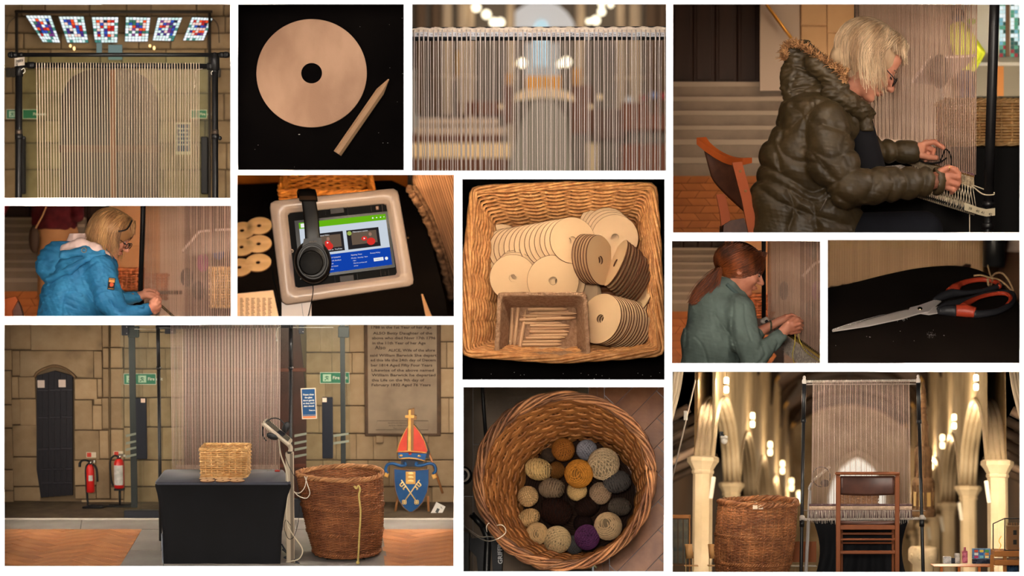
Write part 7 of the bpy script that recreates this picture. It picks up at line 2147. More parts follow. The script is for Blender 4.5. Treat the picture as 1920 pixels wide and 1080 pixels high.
def face_parts(F,t,T,Rm,S,hairc,glasses=None):
 m=MB()
 for q in (-1,1):m.tube(spline([T((44,6*q,10)),T((45,13*q,13)),T((40,21*q,10))],8),1.1*S,n=5)
 m.build('eyebrow',M('brow_'+hairc,{'grey':(150,120,96),'blond':(150,110,76),'red':(96,54,32)}[hairc]),F,parent=t)
 m=MB()
 for q in (-1,1):m.ell(T((38.5,13*q,1)),(5.2*S,5.2*S,5.2*S),12,8)
 m.build('eye',M('eye_white',(190,170,160),rough=.2),F,parent=t)
 m=MB()
 for q in (-1,1):m.tube(spline([T((42.5,6*q,0)),T((45,13*q,-2)),T((41,20*q,-1))],8),1.0*S,n=5)
 m.build('eyelashes',M('lash',(60,40,30)),F,parent=t)
 m=MB();m.tube(spline([T((46.6,-7,-28)),T((48.4,0,-28)),T((46.6,7,-28))],8),1.3*S,n=5);m.build('lips',M('lip_rose',(170,92,84),rough=.4),F,parent=t)
 if glasses:
  g=MB();dz,r=glasses
  for q in (-1,1):
   P=[T((52+1.5*math.cos(a),14*q+r*math.cos(a),dz+r*.75*math.sin(a))) for a in np.linspace(0,2*PI,20)[:-1]];g.tube(P,1.0*S,n=5,closed=True)
   g.tube([T((51,(14+r)*q,dz+2)),T((25,34*q,dz+6)),T((0,38*q,4))],.9*S,n=5)
  g.tube([T((53,-4,dz+2)),T((54,4,dz+2))],.9*S,n=5)
  g.build('glasses',M('glasses_dark',(44,36,34),rough=.3,metal=.4),F,parent=t)
  l=MB()
  for q in (-1,1):
   l.add([T((52,14*q+r*.95*math.cos(a),dz+r*.7*math.sin(a))) for a in np.linspace(0,2*PI,17)[:-1]],[tuple(range(16))],smooth=False)
  l.build('lens',glass('lens_glass',(240,240,240),.9,.1),F,parent=t)

def hand(s,F,wrist,palm,fingers,rw,S=1.0):
 """wrist and palm given as (u, v, y, radius); fingers = lists of (u, v, y) joints with a radius"""
 A=lambda p:tuple(F.at(p[0],p[1],p[2]))
 s.cap(A(wrist),A(palm),wrist[3],palm[3],4)
 for r,pts in fingers:
  s.cap(A(palm),A(pts[0]),palm[3]*.62,r*1.1,3)
  s.path([A(p) for p in pts],[r*(1.08-.3*i/max(1,len(pts)-1)) for i in range(len(pts))],1.0)

def hair_tubes(F,t,roots,mat,name='hair',r=.7,n=3,kind=None):
 m=MB()
 for P in roots:m.tube(P,np.linspace(r,r*.45,len(P)),n=n,rnd=random.random(),cap=False)
 return m.build(name,mat,F,parent=t)

def bob(T,Rm,S,down,n,L,seed,part=-4,fr=1.25,lift=1.0):
 """strands from the crown over the skull, then hanging along `down` (frame direction)"""
 rg=random.Random(seed);out=[];dn=Vector(down).normalized();Ri=Rm.inverted()
 dl=Ri@dn
 for _ in range(n):
  ph=rg.uniform(-PI,PI);side=1 if math.sin(ph)>0 else-1
  th0=rg.uniform(.0,.5);th1=rg.uniform(1.25,1.75) if abs(ph)>fr else rg.uniform(.75,1.05)
  k=lift*rg.uniform(1.0,1.1);P=[]
  x0=rg.uniform(-14,30)*.6
  for s in np.linspace(0,1,7):
   th=th0+(th1-th0)*s
   P.append(Vector((-6+x0*(1-s)+49*k*math.sin(th)*math.cos(ph),part*(1-s)+40*k*math.sin(th)*math.sin(ph),15+41*k*math.cos(th))))
  ln=L*rg.uniform(.72,1.05)*(1 if abs(ph)>fr else .2);v=(P[-1]-P[-2]).normalized()
  inn=Vector((0,-side*.10,0));wv=rg.uniform(-.08,.08)
  for q in range(6):
   v=(v*.55+dl*.5+inn*(q/5)+Vector((wv,0,0))).normalized();P.append(P[-1]+v*ln/6)
  out.append([T(p) for p in P])
 return out

def steps(B,parent,lines,mat,u0=1200,u1=1700):
 pass

def wall_slab(B,u0,v0,u1,v1,y,name,mat,d=6,kind='structure',**kw):
 m=MB();a,b=B.at(u0,v1,y),B.at(u1,v0,y);m.box((a.x,y,a.z),(b.x,y+d,b.z),bev=kw.pop('bev',0))
 return m.build(name,mat,B,kind=kind,clip=True,**kw)

STEP=M('step_stone',(142,122,104),(112,96,82),rough=.9,scale=4,detail=6,rnd=.06)
OAK=M('floor_parquet',(172,102,56),(140,78,40),rough=.45,scale=4,detail=6,rnd=.14)

def church_bg(pn,B,u0,u1,door,stair,pillar,tan,floor_v):
 """door, stair run, pillars and parquet far behind a weaver; stair = list of v edges"""
 dm=M('old_oak',(52,28,16),(34,18,10),rough=.6,scale=3,stretch=(3,3,.5))
 y=90
 if door:
  D=thing(B,'door_1',None,None,base=tuple(B.at((door[0]+door[2])/2,door[3],y)),kind='structure')
  n=4
  for i in range(n):
   a=door[0]+(door[2]-door[0])*i/n;b=door[0]+(door[2]-door[0])*(i+1)/n
   m=MB();p,q=B.at(a+.6,door[3],y),B.at(b-.6,door[1],y);m.box((p.x,y,p.z),(q.x,y+5,q.z),bev=1.2);m.box((p.x+6,y-2,p.z+6),(q.x-6,y,q.z-4),bev=1);m.build('panel',dm,B,parent=D,clip=True)
 S=thing(B,'stair_1',None,None,base=tuple(B.at(u0,stair[-1],0)),kind='structure')
 for i,(a,b) in enumerate(zip(stair[:-1],stair[1:])):
  yy=80-i*80/len(stair);m=MB();p,q=B.at(u0-4,b,yy),B.at(u1,a,yy);dz=(q.z-p.z)
  m.box((p.x,yy,p.z),(q.x,yy+14,q.z),bev=.8,rnd=random.random());m.build('step',STEP,B,parent=S,clip=True)
  m=MB();m.box((p.x,yy-2.5,q.z-dz*.3),(q.x,yy+1,q.z+.6),bev=.6);m.build('step_nosing',M('nosing',(158,138,118),rough=.8),B,parent=S,clip=True)
 for i,(a,b,v1,mt) in enumerate(pillar):wall_slab(B,a,RECT[pn][1]-4,b,v1,60-i,'wall_%s'%('middle','right','far')[i%3],mt)
 f=thing(B,'floor',None,None,base=tuple(B.at(u0,floor_v,0)),kind='structure')
 rg=random.Random(pn);v=floor_v;z0=B.at(u0,floor_v,-2).z
 for r_ in range(9):
  u=u0-10*(r_%3)
  while u<tan:
   m=MB();p,q=B.at(u+.3,v+13.6,-2-r_*9),B.at(min(u+34,tan),v,-2-r_*9);sk=5 if r_%2 else-5
   m.quad((p.x+sk,p.y-9,p.z),(q.x+sk,p.y-9,p.z),(q.x-sk,q.y,q.z),(p.x-sk,q.y,q.z),rnd=rg.random());m.build('plank',OAK,B,parent=f,clip=True);u+=34.5
  v+=14
  if v>RECT[pn][3]+4:break

def warp(F,L,us,top,bot,ys,r0,r1,mat):
 for i,(u,y) in enumerate(zip(us,ys)):
  s=i/max(1,len(us)-1);m=MB();b=bot(u)
  m.tube([F.at(u,top,y),F.at(u+(0 if not hasattr(b,'__len__') else b[1]),b if not hasattr(b,'__len__') else b[0],y)],r0+(r1-r0)*s+random.uniform(-.08,.08),n=5);m.build('warp_thread',mat,F,parent=L,clip=True)

WARPY=M('warp_rose',(212,178,156),(190,154,132),rough=.95,rnd=.1)

def puffer_woman():
 F=Frame(4,1587,436,10.75);B=Frame(4,1587,436,13.2);at=F.at;A=lambda u,v,y:tuple(at(u,v,y))
 boxwalls(4,4.4,M('box_dusk',(70,48,34),rough=1,spec=0))
 plas=M('plaster_warm',(176,152,132),rough=.9);st=M('tan_stone',(196,154,110),(176,134,92),rough=.9,scale=3)
 church_bg(4,B,1258,1480,(1258,4,1424,156),[154,182,208,236,262,296,332],[(1425,1500,170,plas),(1501,1612,240,st),(1612,1800,420,M('plaster_grey',(176,150,130),rough=.9))],1600,330)
 for a,b,c,d in ((1502,6,1550,47),(1551,6,1606,60),(1502,49,1550,120),(1551,62,1606,120),(1502,122,1606,180)):
  wall_slab(B,a,b,c,d,56,'stone',st,bev=1,d=3)
 m=MB();m.cyl(B.at(1434,4,40),B.at(1484,72,40),3.2,10);m.build('brass_rail',M('brass',(190,130,50),rough=.35,metal=.7),B,label='brass handrail slanting down the pale wall behind the woman in the puffer coat',cat='handrail',clip=True)
 # bright end of the church seen at the right
 wall_slab(B,1790,4,1918,130,80,'wall_right',M('bright_plaster',(232,226,206),rough=.9))
 w_=thing(B,'window_1',None,None,base=tuple(B.at(1893,112,70)),kind='structure')
 cs=[emat('wglass_%d'%i,c,1.1) for i,c in enumerate(((200,225,225),(90,150,120),(230,240,240),(120,170,180),(60,90,80),(150,60,60)))]
 rg=random.Random(4);m=MB()
 for i in range(6):
  for j in range(14):
   u,v=1874+i*7,4+j*7.4
   if i in (2,):continue
   m.quad(*[B.at(a,b,70) for a,b in ((u,v+6.8),(u+6.5,v+6.8),(u+6.5,v),(u,v))],mi=rg.choice([0,1,2,3,0,2,4] if j<11 else [5,4,1]))
 m.build('panes',cs,B,parent=w_,clip=True,kind='stuff');wall_slab(B,1886,4,1893,106,66,'mullion',M('mullion',(140,110,84)),d=4,parent=w_)
 wall_slab(B,1830,122,1918,180,50,'long_counter',M('counter_grey',(150,138,116),rough=.6),kind=None,d=30,label='grey fronted counter with a pale top behind the right loom post',cat='counter')
 wall_slab(B,1828,117,1918,123,46,'counter_top',M('counter_pale',(216,208,190)),kind=None,d=36,label='pale worktop running along the grey counter',cat='worktop')
 wall_slab(B,1870,124,1882,180,46,'orange_post',M('orange_post',(206,134,70)),kind=None,d=6,label='orange wooden upright in front of the grey counter',cat='post')
 # visitor in a bright vest
 v=thing(B,'person','person in a bright yellow high visibility jacket and dark trousers beyond the threads','person',base=tuple(B.at(1812,175,20)))
 s=box3(B,1770,-5,1860,200,-10,60,2.0);b=lambda u,w,y=25:tuple(B.at(u,w,y))
 s.ell(b(1796,30),(11,12,14));s.cap(b(1798,60),b(1812,130),18,16);s.cap(b(1800,125),b(1806,195),9,7);s.cap(b(1816,125),b(1822,195),9,7);s.cap(b(1812,62,10),b(1836,100,5),8,6);s.cap(b(1836,100,5),b(1822,128,0),6,5);s.cap(b(1796,48),b(1797,36),6,6)
 s.mb().build('body',M('trouser_navy',(44,48,70),rough=.8),B,parent=v)
 s=box3(B,1770,40,1860,150,-14,66,2.0);s.cap(b(1798,60),b(1812,124),20,18);s.cap(b(1812,62,10),b(1838,98,5),10,9);s.cap(b(1838,100,5),b(1824,126,0),9,8)
 s.mb().build('vest',M('hivis',(222,232,60),rough=.6),B,parent=v);m=MB();m.ell(b(1796,27),(12,13,12));m.build('hair',M('hair_dark',(50,36,30)),B,parent=v)
 m=MB();m.ell(b(1822,40,40),(9,4,6));m.build('green_balloon',M('lime',(150,190,60)),B,label='small lime green blurred object above the yellow vest',cat='object')
 # tablet stand beyond the threads
 ts=thing(B,'tablet_stand','white edged tablet stand seen through the threads beside the weaver','stand',base=tuple(B.at(1765,250,-60)))
 pts=[(1709,155),(1744,108),(1828,104),(1812,125),(1765,160)]
 m=MB();m.prism([(lambda p:(p.x,p.z))(B.at(u,w,-60)) for u,w in pts],-60,-56);m.build('case_back',M('case_mauve',(120,100,92),rough=.6),B,parent=ts)
 m=MB();m.tube([B.at(u,w,-62) for u,w in pts[:3]],2.6,n=6);m.build('case_edge',M('case_pink',(214,186,176),rough=.5),B,parent=ts)
 m=MB();m.cyl(B.at(1766,160,-58),B.at(1766,245,-58),5,10);m.build('pole',M('pole_grey',(160,150,146),rough=.4),B,parent=ts)
 hp=thing(B,'headphones','dark headphones hanging on the stand behind the threads','headphones',base=tuple(B.at(1762,168,-70)));m=MB();m.ell(B.at(1762,134,-70),(18,8,32));m.build('ear_cup',M('phone_dark',(50,38,34)),B,parent=hp)
 # table and basket
 tb=Frame(4,1587,436,11.6);m=MB();p,q=tb.at(1600,440,0),tb.at(1918,275,0);m.box((p.x,0,p.z),(q.x,150,q.z),bev=3)
 m.build('covered_table',M('table_black',(12,10,10),(18,15,14),rough=.8,scale=3),tb,label='black covered table behind the loom at the right',cat='table',clip=True)
 bt=thing(tb,'wicker_basket','rectangular wicker basket on the black table behind the loom post','basket',base=tuple(tb.at(1855,272,60)))
 p,q=tb.at(1778,272,30),tb.at(1945,272,30);basket_rect(tb,bt,((p.x+q.x)/2,82,p.z+2),q.x-p.x,100,tb.at(1850,190,30).z-p.z,M('wicker_pale',(0,0,0)),rows=15,r=2.9,ns=26,amp=3.0,flare=1.02)
 for o in [o for o in COL.objects if o.parent==bt]:clip_mesh(o.data,tb.rect,wl(o))
 # loom
 L=thing(F,'weaving_loom','black pipe loom with rows of pale threads before the woman in the puffer coat','loom',base=A(1855,436,-20))
 us,ys=[],[]
 for i in range(82):s_=i/81;us.append(1604+226*(s_*.72+.28*s_**2));ys.append(230-250*s_)
 line=lambda u:292+(u-1700)*.30 if u>1690 else 262
 warp(F,L,us,4,lambda u:(line(u),-(u-1700)*.03),ys,.55,1.15,WARPY)
 warp(F,L,[u+1.8 for u in us[::3]],4,lambda u:(line(u)-4,-(u-1700)*.02),[y+24 for y in ys[::3]],.4,.8,WARPY)
 for nm,a,b_,r in (('right_post',(1865,4,-30),(1853,378,-30),9.2),('far_post',(1606.5,4,260),(1606.5,60,260),5)):
  m=MB();m.cyl(at(*a),at(*b_),r,18)
  if nm=='right_post':
   q=at(*b_);m.cyl(q,at(1852,442,-30),7.5,16);m.cyl(at(1853,378,-30),at(1852.5,388,-30),11,16);m.cyl(at(1852,418,-30),at(1852,430,-30),10.5,16)
  m.build(nm,BLACKMETAL,F,parent=L,clip=True)
 m=MB();a,b_=at(1690,352,110),at(1850,402,-28);m.cyl(a,b_,7,14);m.build('lower_beam',BLACKMETAL,F,parent=L)
 m=MB();n_=40
 for k in range(n_):
  s_=(k+.5)/n_;p=a.lerp(b_,s_*.86);m.tube([p+Vector((.3*dx,8.6*math.cos(t_),8.6*math.sin(t_))) for t_,dx in zip(np.linspace(0,2*PI,11)[:-1],np.linspace(-2,2,10))],1.5,n=5,closed=True)
 m.build('wrapped_cord',M('cord_cream',(214,196,168),rough=.9),F,parent=L)
 m=MB();P=[[Vector(A(u,v_,-44))+Vector((0,-3*math.sin((u-1805)*.1),0)) for v_ in (w0,w0+14)] for u,w0 in ((1808,380),(1820,384),(1835,389),(1850,392),(1866,390))];m.grid(P,flip=True);tp=m.build('measuring_tape',M('tape_cream',(206,192,160),rough=.7),F,parent=L)
 for i,(s_,u,v_) in enumerate((('38',1819,391),('40',1833,396),('41',1843,399),('42',1857,402))):text(F,s_,7,Matrix.Translation(at(u,v_,-48))@Matrix.Rotation(R(14),4,'Y'),M('ink',(0,0,0)),tp)
 for k,(d0,d1,c) in enumerate(((-4,0,(140,96,110)),(0,4,(150,108,60)),(3,24,(206,182,148)))):
  m=MB();P=[]
  for i in range(60):
   s_=i/59;u=1696+130*s_;yy=118-138*s_;P.append([A(u+.3*j,line(u)+d0+(d1-d0)*(.55+.45*s_)*j/4,yy-3-1.2*math.sin(i*2.1+j)) for j in range(5)])
  m.grid(P,flip=True);m.build('woven_band',M('wband_%d'%k,c,tuple(int(q*.75) for q in c),rough=1,scale=40,bump=.8),F,parent=L,label=('mauve woven edge','ochre woven row','cream woven band')[k])
 wf=M('fringe_cream',(222,204,176),rough=.9)
 for i in range(44):
  s_=i/43;u=1712+112*s_;yy=100-120*s_;m=MB();dx=9 if i%2 else-6
  m.tube([A(u,line(u)+14+8*s_,yy-2),A(u+dx-2,361+(u-1712)*.315,yy+4)],.8,n=4);m.build('fringe_thread',wf,F,parent=L)
 m=MB();m.tube(spline([A(1822,348,-24),A(1843,364,-38),A(1862,365,-42),A(1864,361,-38)],16),1.3,n=6);m.tube([A(1824,347,-24),A(1845,355,-30)],1.1,n=6);m.tube([A(1818,402,-40),A(1818,440,-40)],1,n=5);m.build('tie_string',wf,F,parent=L,clip=True)
 m=MB();m.tube(spline([A(1762,304,10),A(1768,290,4),A(1773,280,0),A(1780,286,-6),A(1784,300,-10),A(1783,312,-14)],30),1.3,n=6);m.tube(spline([A(1718,298,50),A(1740,306,40),A(1762,304,20),A(1775,296,4)],20),1.6,n=6)
 m.build('black_yarn',M('yarn_black',(30,24,22),rough=1),F,label='length of black yarn held between the two hands',cat='yarn')
 m=MB();m.prism([(lambda p:(p.x,p.z))(at(u,w,90)) for u,w in ((1645,313),(1690,309),(1712,318),(1700,335),(1650,335))],88,92);m.build('folded_sheet',M('sheet_check',(206,190,176),(150,136,128),rough=.9,scale=60,contrast=(.47,.53)),F,label='pale patterned sheet under the far arm of the coat',cat='cloth')
 # chair
 ch=thing(F,'wooden_chair','orange wooden chair with brown back pad behind the seated woman','chair',base=A(1370,436,30))
 wd=M('chair_orange',(184,88,36),(156,70,26),rough=.5,spec=.25,scale=5,stretch=(1,1,.4),detail=6);le=M('leather_dull',(92,56,40),(76,46,34),rough=.5,spec=.4,scale=20)
 P=spline([A(1306,263,70),A(1322,276,62),A(1345,291,48),A(1368,301,28),A(1392,302,6)],24)
 m=MB();V=[]
 for i,p in enumerate(P):
  w_=19-9*math.sin(PI*i/23);V.append([p+np.array([0,0,5]),p+np.array([w_*1.0,8,7]),p+np.array([w_*1.0,8,-3]),p+np.array([0,0,-8]),p+np.array([0,0,5])])
 m.grid(V);m.add(V[0][:4],[(0,1,2,3)]);m.add(V[-1][:4],[(3,2,1,0)]);m.sm=[False]*len(m.sm);m.build('top_rail',wd,F,parent=ch)
 for nm,a,b_,w_ in (('back_post',(1382,305),(1413,440),9),('back_post',(1351,365),(1362,440),8)):
  m=MB();y_=4 if a[0]>1370 else 60;m.prism([(lambda p:(p.x,p.z))(at(u,w,y_)) for u,w in ((a[0]-w_,a[1]),(a[0]+w_,a[1]-2),((a[0]+b_[0])/2+w_+4,(a[1]+b_[1])/2),(b_[0]+w_,b_[1]),(b_[0]-w_,b_[1]),((a[0]+b_[0])/2-w_+2,(a[1]+b_[1])/2))],y_,y_+9);m.build(nm,wd,F,parent=ch,clip=True)
 for u,w in ((1388,321),(1398,358)):
  m=MB();m.lathe([(.8,0),(2.6,0),(2.6,1),(.8,1),(.8,0)],12,axis='y',cap=False,c=A(u,w,3.6));m.build('screw',M('screw_brown',(150,110,60),rough=.4),F,parent=ch)
 m=MB();P=[]
 for i in range(14):
  s_=i/13;u0,u1=1320+60*s_,1333+62*s_;v0=283+24*s_ ;v1=v0+48+42*s_**.7
  P.append([A(u0+(u1-u0)*j/8,v0+(v1-v0)*j/8,66-52*s_+10*math.sin(PI*s_)-2*math.sin(PI*j/8)) for j in range(9)])
 m.grid(P,flip=True);m.build('back_pad',le,F,parent=ch,mods=[('SOLIDIFY',dict(thickness=.02,offset=-1))])
 m=MB();m.prism([(lambda p:(p.x,p.z))(at(u,w,20)) for u,w in ((1357,422),(1372,413),(1395,409),(1405,440),(1356,440))],20,100);m.build('seat',le,F,parent=ch,clip=True)
 # the woman
 t=thing(F,'person','seated woman with pale grey bob and glasses in a dark olive puffer coat, threading yarn','person',base=A(1520,436,0))
 s=box3(F,1430,30,1810,439,-110,110,1.7)
 T,Rm=add_head(F,s,A(1626,118,0),(.82,-.03,-.57),(.56,0,.82),1.20)
 s.cap(A(1610,150,2),A(1556,200,5),24,28);s.cap(A(1540,215,10),A(1500,380,15),40,42,10)
 s.cap(A(1550,225,-40),A(1570,345,-68),22,20);s.cap(A(1570,345,-68),A(1745,341,-70),20,14);s.cap(A(1600,250,60),A(1640,285,60),18,16);s.cap(A(1640,285,60),A(1705,285,45),15,12)
 s.cap(A(1630,434,-10),A(1720,434,-16),20,20)
 hand(s,F,(1742,341,-70,14.5),(1768,335,-72,16.5),[(6.3,[(1774,319,-80),(1789,318,-86),(1798,326,-84)]),(6.5,[(1782,329,-80),(1796,332,-84),(1798,341,-78)]),(6.2,[(1782,341,-78),(1795,345,-80),(1794,352,-72)]),(5.6,[(1777,351,-74),(1788,356,-76),(1784,361,-68)]),(6.0,[(1762,322,-84),(1778,314,-88),(1793,318,-84)])],14)
 hand(s,F,(1704,285,45,12),(1722,281,42,14),[(5.6,[(1735,268,38),(1752,266,34),(1769,277,28)]),(6.0,[(1728,291,36),(1742,295,30),(1756,296,24)]),(5.2,[(1738,276,44),(1751,282,40),(1748,292,34)]),(5.0,[(1735,284,50),(1746,291,46),(1742,298,40)]),(4.6,[(1730,289,54),(1739,297,50),(1735,302,44)])],12)
 s.mb().build('body',SKIN,F,parent=t,clip=True)
 face_parts(F,t,T,Rm,1.20,'grey',(-3,9))
 s=box3(F,1395,150,1760,440,-140,130,1.9)
 for c,r in (((1532,236,15),(80,78,82)),((1506,305,18),(84,72,78)),((1490,372,22),(84,66,78)),((1500,440,22),(92,60,82)),((1570,205,5),(46,36,55)),((1552,400,5),(62,62,76)),((1560,440,5),(66,50,78))):s.ell(A(*c),r,14)
 s.cap(A(1548,222,-42),A(1560,300,-62),40,46,10);s.cap(A(1560,300,-62),A(1592,352,-74),45,38,10);s.cap(A(1592,352,-74),A(1748,340,-72),38,27,8)
 s.cap(A(1590,245,60),A(1640,283,60),26,24,8);s.cap(A(1640,283,60),A(1708,285,46),24,20,5)
 s.cap(A(1745,340,-72),A(1790,340,-72),20,20,1,'sub');s.cap(A(1706,285,46),A(1740,285,42),14.5,14.5,1,'sub')
 k=lambda L_:[(1255+x/2.454,y/2.454) for x,y in L_]
 seams=[k(q) for q in ([(530,450),(610,430),(710,440),(800,480),(835,560)],[(830,560),(770,485),(690,480),(630,530),(608,620),(640,740),(720,840)],[(500,470),(520,600),(600,545),(650,500)],[(630,570),(720,600),(860,650)],[(612,690),(700,745),(800,710),(870,680)],
 [(650,740),(735,845),(800,800),(890,770)],[(520,600),(500,690),(560,745),(650,760)],[(430,590),(480,690),(500,790)],[(455,520),(520,600)],[(480,790),(560,840),(650,890),(730,850)],[(455,830),(550,885),(650,935),(730,905)],[(400,740),(480,790)],[(380,830),(455,830)],
 [(530,870),(560,960),(540,1060)],[(650,935),(665,1070)],[(420,870),(480,925),(560,960),(660,1000),(800,1040)],[(730,905),(800,950),(880,960)],[(965,800),(988,870),(950,960)],[(1030,790),(1050,870),(1020,955)],[(1110,780),(1128,850),(1105,940)],[(1170,775),(1185,840),(1165,920)],[(870,700),(900,830),(860,930)],[(800,620),(760,700),(800,800)],
 [(1000,640),(1010,740)],[(1060,645),(1065,750)],[(870,500),(930,540)],[(740,850),(700,930)],[(560,500),(600,545),(610,600)])]
 d=seg_dist(F,s,seams);X,Z=s.ax[0][:,None,None],s.ax[2][None,None,:]
 s.D+=(4.2-6.2*(1-np.exp(-(d/7.5)**1.3))).astype(np.float32)
 s.fn(lambda X,Y,Z:.7*vnoise(X,Y*.4,Z,16,3)*np.exp(-np.broadcast_to(d,X.shape)/9)+.35*vnoise(X,Y,Z,9,5))
 coat=M('coat_olive',(74,60,38),(60,49,31),rough=.46,spec=.4,scale=10,bump=.12,bscale=60)
 c_=s.mb().build('puffer_coat',coat,F,parent=t,clip=True)
 m=MB();m.tube(spline([A(1550,372,-104),A(1543,386,-98),A(1537,396,-92)],8),1.2,n=5);m.build('pocket_zip',M('zip_steel',(150,140,130),rough=.3,metal=.7),F,parent=c_)
 s=box3(F,1440,60,1650,240,-90,100,1.7)
 s.ell(A(1512,152,6),(50,30,64),8);s.ell(A(1506,126,6),(30,26,52),8);s.cap(A(1530,120,-30),A(1576,165,-42),22,16,8);s.cap(A(1480,96,0),A(1500,130,0),12,22,8)
 s.path([A(1556,172,-44),A(1590,190,-38),A(1614,206,-22),A(1630,212,-4)],[17,19,17,11],6);s.cap(A(1612,205,-10),A(1625,240,-14),16,12,6);s.cap(A(1530,175,0),A(1590,190,20),24,24,8)
 hs=[[(1458,150),(1480,168),(1520,166),(1575,178),(1590,200)],[(1474,118),(1500,128),(1530,146),(1570,160)],[(1474,126),(1500,138),(1530,152),(1560,170)],[(1490,140),(1480,170)],[(1535,150),(1520,172)],[(1600,188),(1622,225)]]
 d=seg_dist(F,s,hs);s.D+=(1.8-2.6*(1-np.exp(-(d/4)**1.5))).astype(np.float32)
 s.fn(lambda X,Y,Z:1.1*vnoise(X*.7,Y*.5,Z*1.5,15,8)+.5*vnoise(X,Y,Z,8,2));s.mb().build('hood_and_collar',coat,F,parent=t)
 fur=M('fur_tawny',(206,158,112),(140,98,66),rough=1,spec=.05,scale=30,rnd=.45);rg=random.Random(2);H=[]
 for i in range(2600):
  q=rg.random();P=spline([(1472,112,-6),(1474,94,-10),(1487,84,-20),(1510,92,-34),(1540,110,-44),(1566,128,-48),(1582,138,-48),(1586,156,-46)],40);j=min(38,int(q*39));p=P[j]+(P[j+1]-P[j])*rg.random()
  back=rg.random()<.5;o=Vector(A(p[0]+rg.uniform(-4,4),p[1]+rg.uniform(-4,4),(p[2] if not back else-p[2]*.6+20)+rg.uniform(-12,12)))
  dr=Vector((rg.uniform(-.9,.5),rg.uniform(-.9,.3),rg.uniform(-.1,1.2))).normalized()*rg.uniform(7,15);H.append([o,o+dr*.55,o+dr+Vector((rg.uniform(-2,2),0,-1.5))])
 hair_tubes(F,t,H,fur,'fur_trim',.95)
 m=MB();m.tube(spline([A(1590,128,-52),A(1584,140,-54),A(1580,158,-52)],8),3.2,n=8);m.build('hood_cord_loop',fur,F,parent=t)
 s=box3(F,1590,200,1670,340,-60,70,2.2);s.cap(A(1608,215,10),A(1630,330,10),24,34,5);s.mb().build('black_top',M('top_black',(16,15,20),rough=.9),F,parent=t)
 s=box3(F,1500,370,1760,440,-70,40,2.4);s.cap(A(1600,436,-4),A(1730,432,-16),37,37,5);s.mb().build('dark_jeans',M('jeans_dark',(16,17,24),(22,24,32),rough=.9,scale=8),F,parent=t,clip=True)
 m=MB();m.tube(ring_circ((0,0),5.2,14,0),.8,n=5,closed=True);
 for p_,nm in ((A(1779,314.5,-88),'r'),(A(1735,293.5,33),'l')):
  q=MB();q.V=[v@np.array(Euler((0,R(75),0)).to_matrix()).T+np.array(p_) for v in m.V];q.Fc,q.mi,q.sm,q.rn,q.n=m.Fc,m.mi,m.sm,m.rn,m.n;q.build('gold_ring',M('ring_gold',(220,170,90),rough=.2,metal=.9),F,parent=t)
 # hair
 hm=M('hair_silver',(236,208,172),(176,142,108),rough=.42,spec=.45,scale=14,stretch=(1,1,.3),rnd=.26)
 s=box3(F,1530,20,1690,190,-70,70,1.7);tt=lambda p:tuple(T(p))
 s.ell(tt((-8,0,17)),(58,50,48),5,rot=Rm);s.cap(A(1588,108,0),A(1597,136,0),32,20,12)
 s.ell(tt((52,0,-22)),(34,26,44),2,'sub',Rm);s.mb().build('hair',hm,F,parent=t)
 hair_tubes(F,t,bob(T,Rm,1.2,(.18,0,-1),1500,62,5,lift=1.12),hm,'hair_strands',1.0)
 strip(4,'R',7,(1,.86,.72),depth=.8,aim=(.5,.6));strip(4,'T',8,(1,.82,.62),depth=.8,aim=(.45,.5));strip(4,'L',1.2,(1,.76,.5),depth=1)
 strip(4,'T',13,(1,.76,.52),depth=.8,Y=12.2,aim=(.4,.6));strip(4,'L',6,(1,.72,.46),depth=1,Y=12.0,aim=(.5,.6));strip(4,'R',24,(1,.92,.8),depth=.8,Y=12.4,aim=(.7,.4))
puffer_woman()
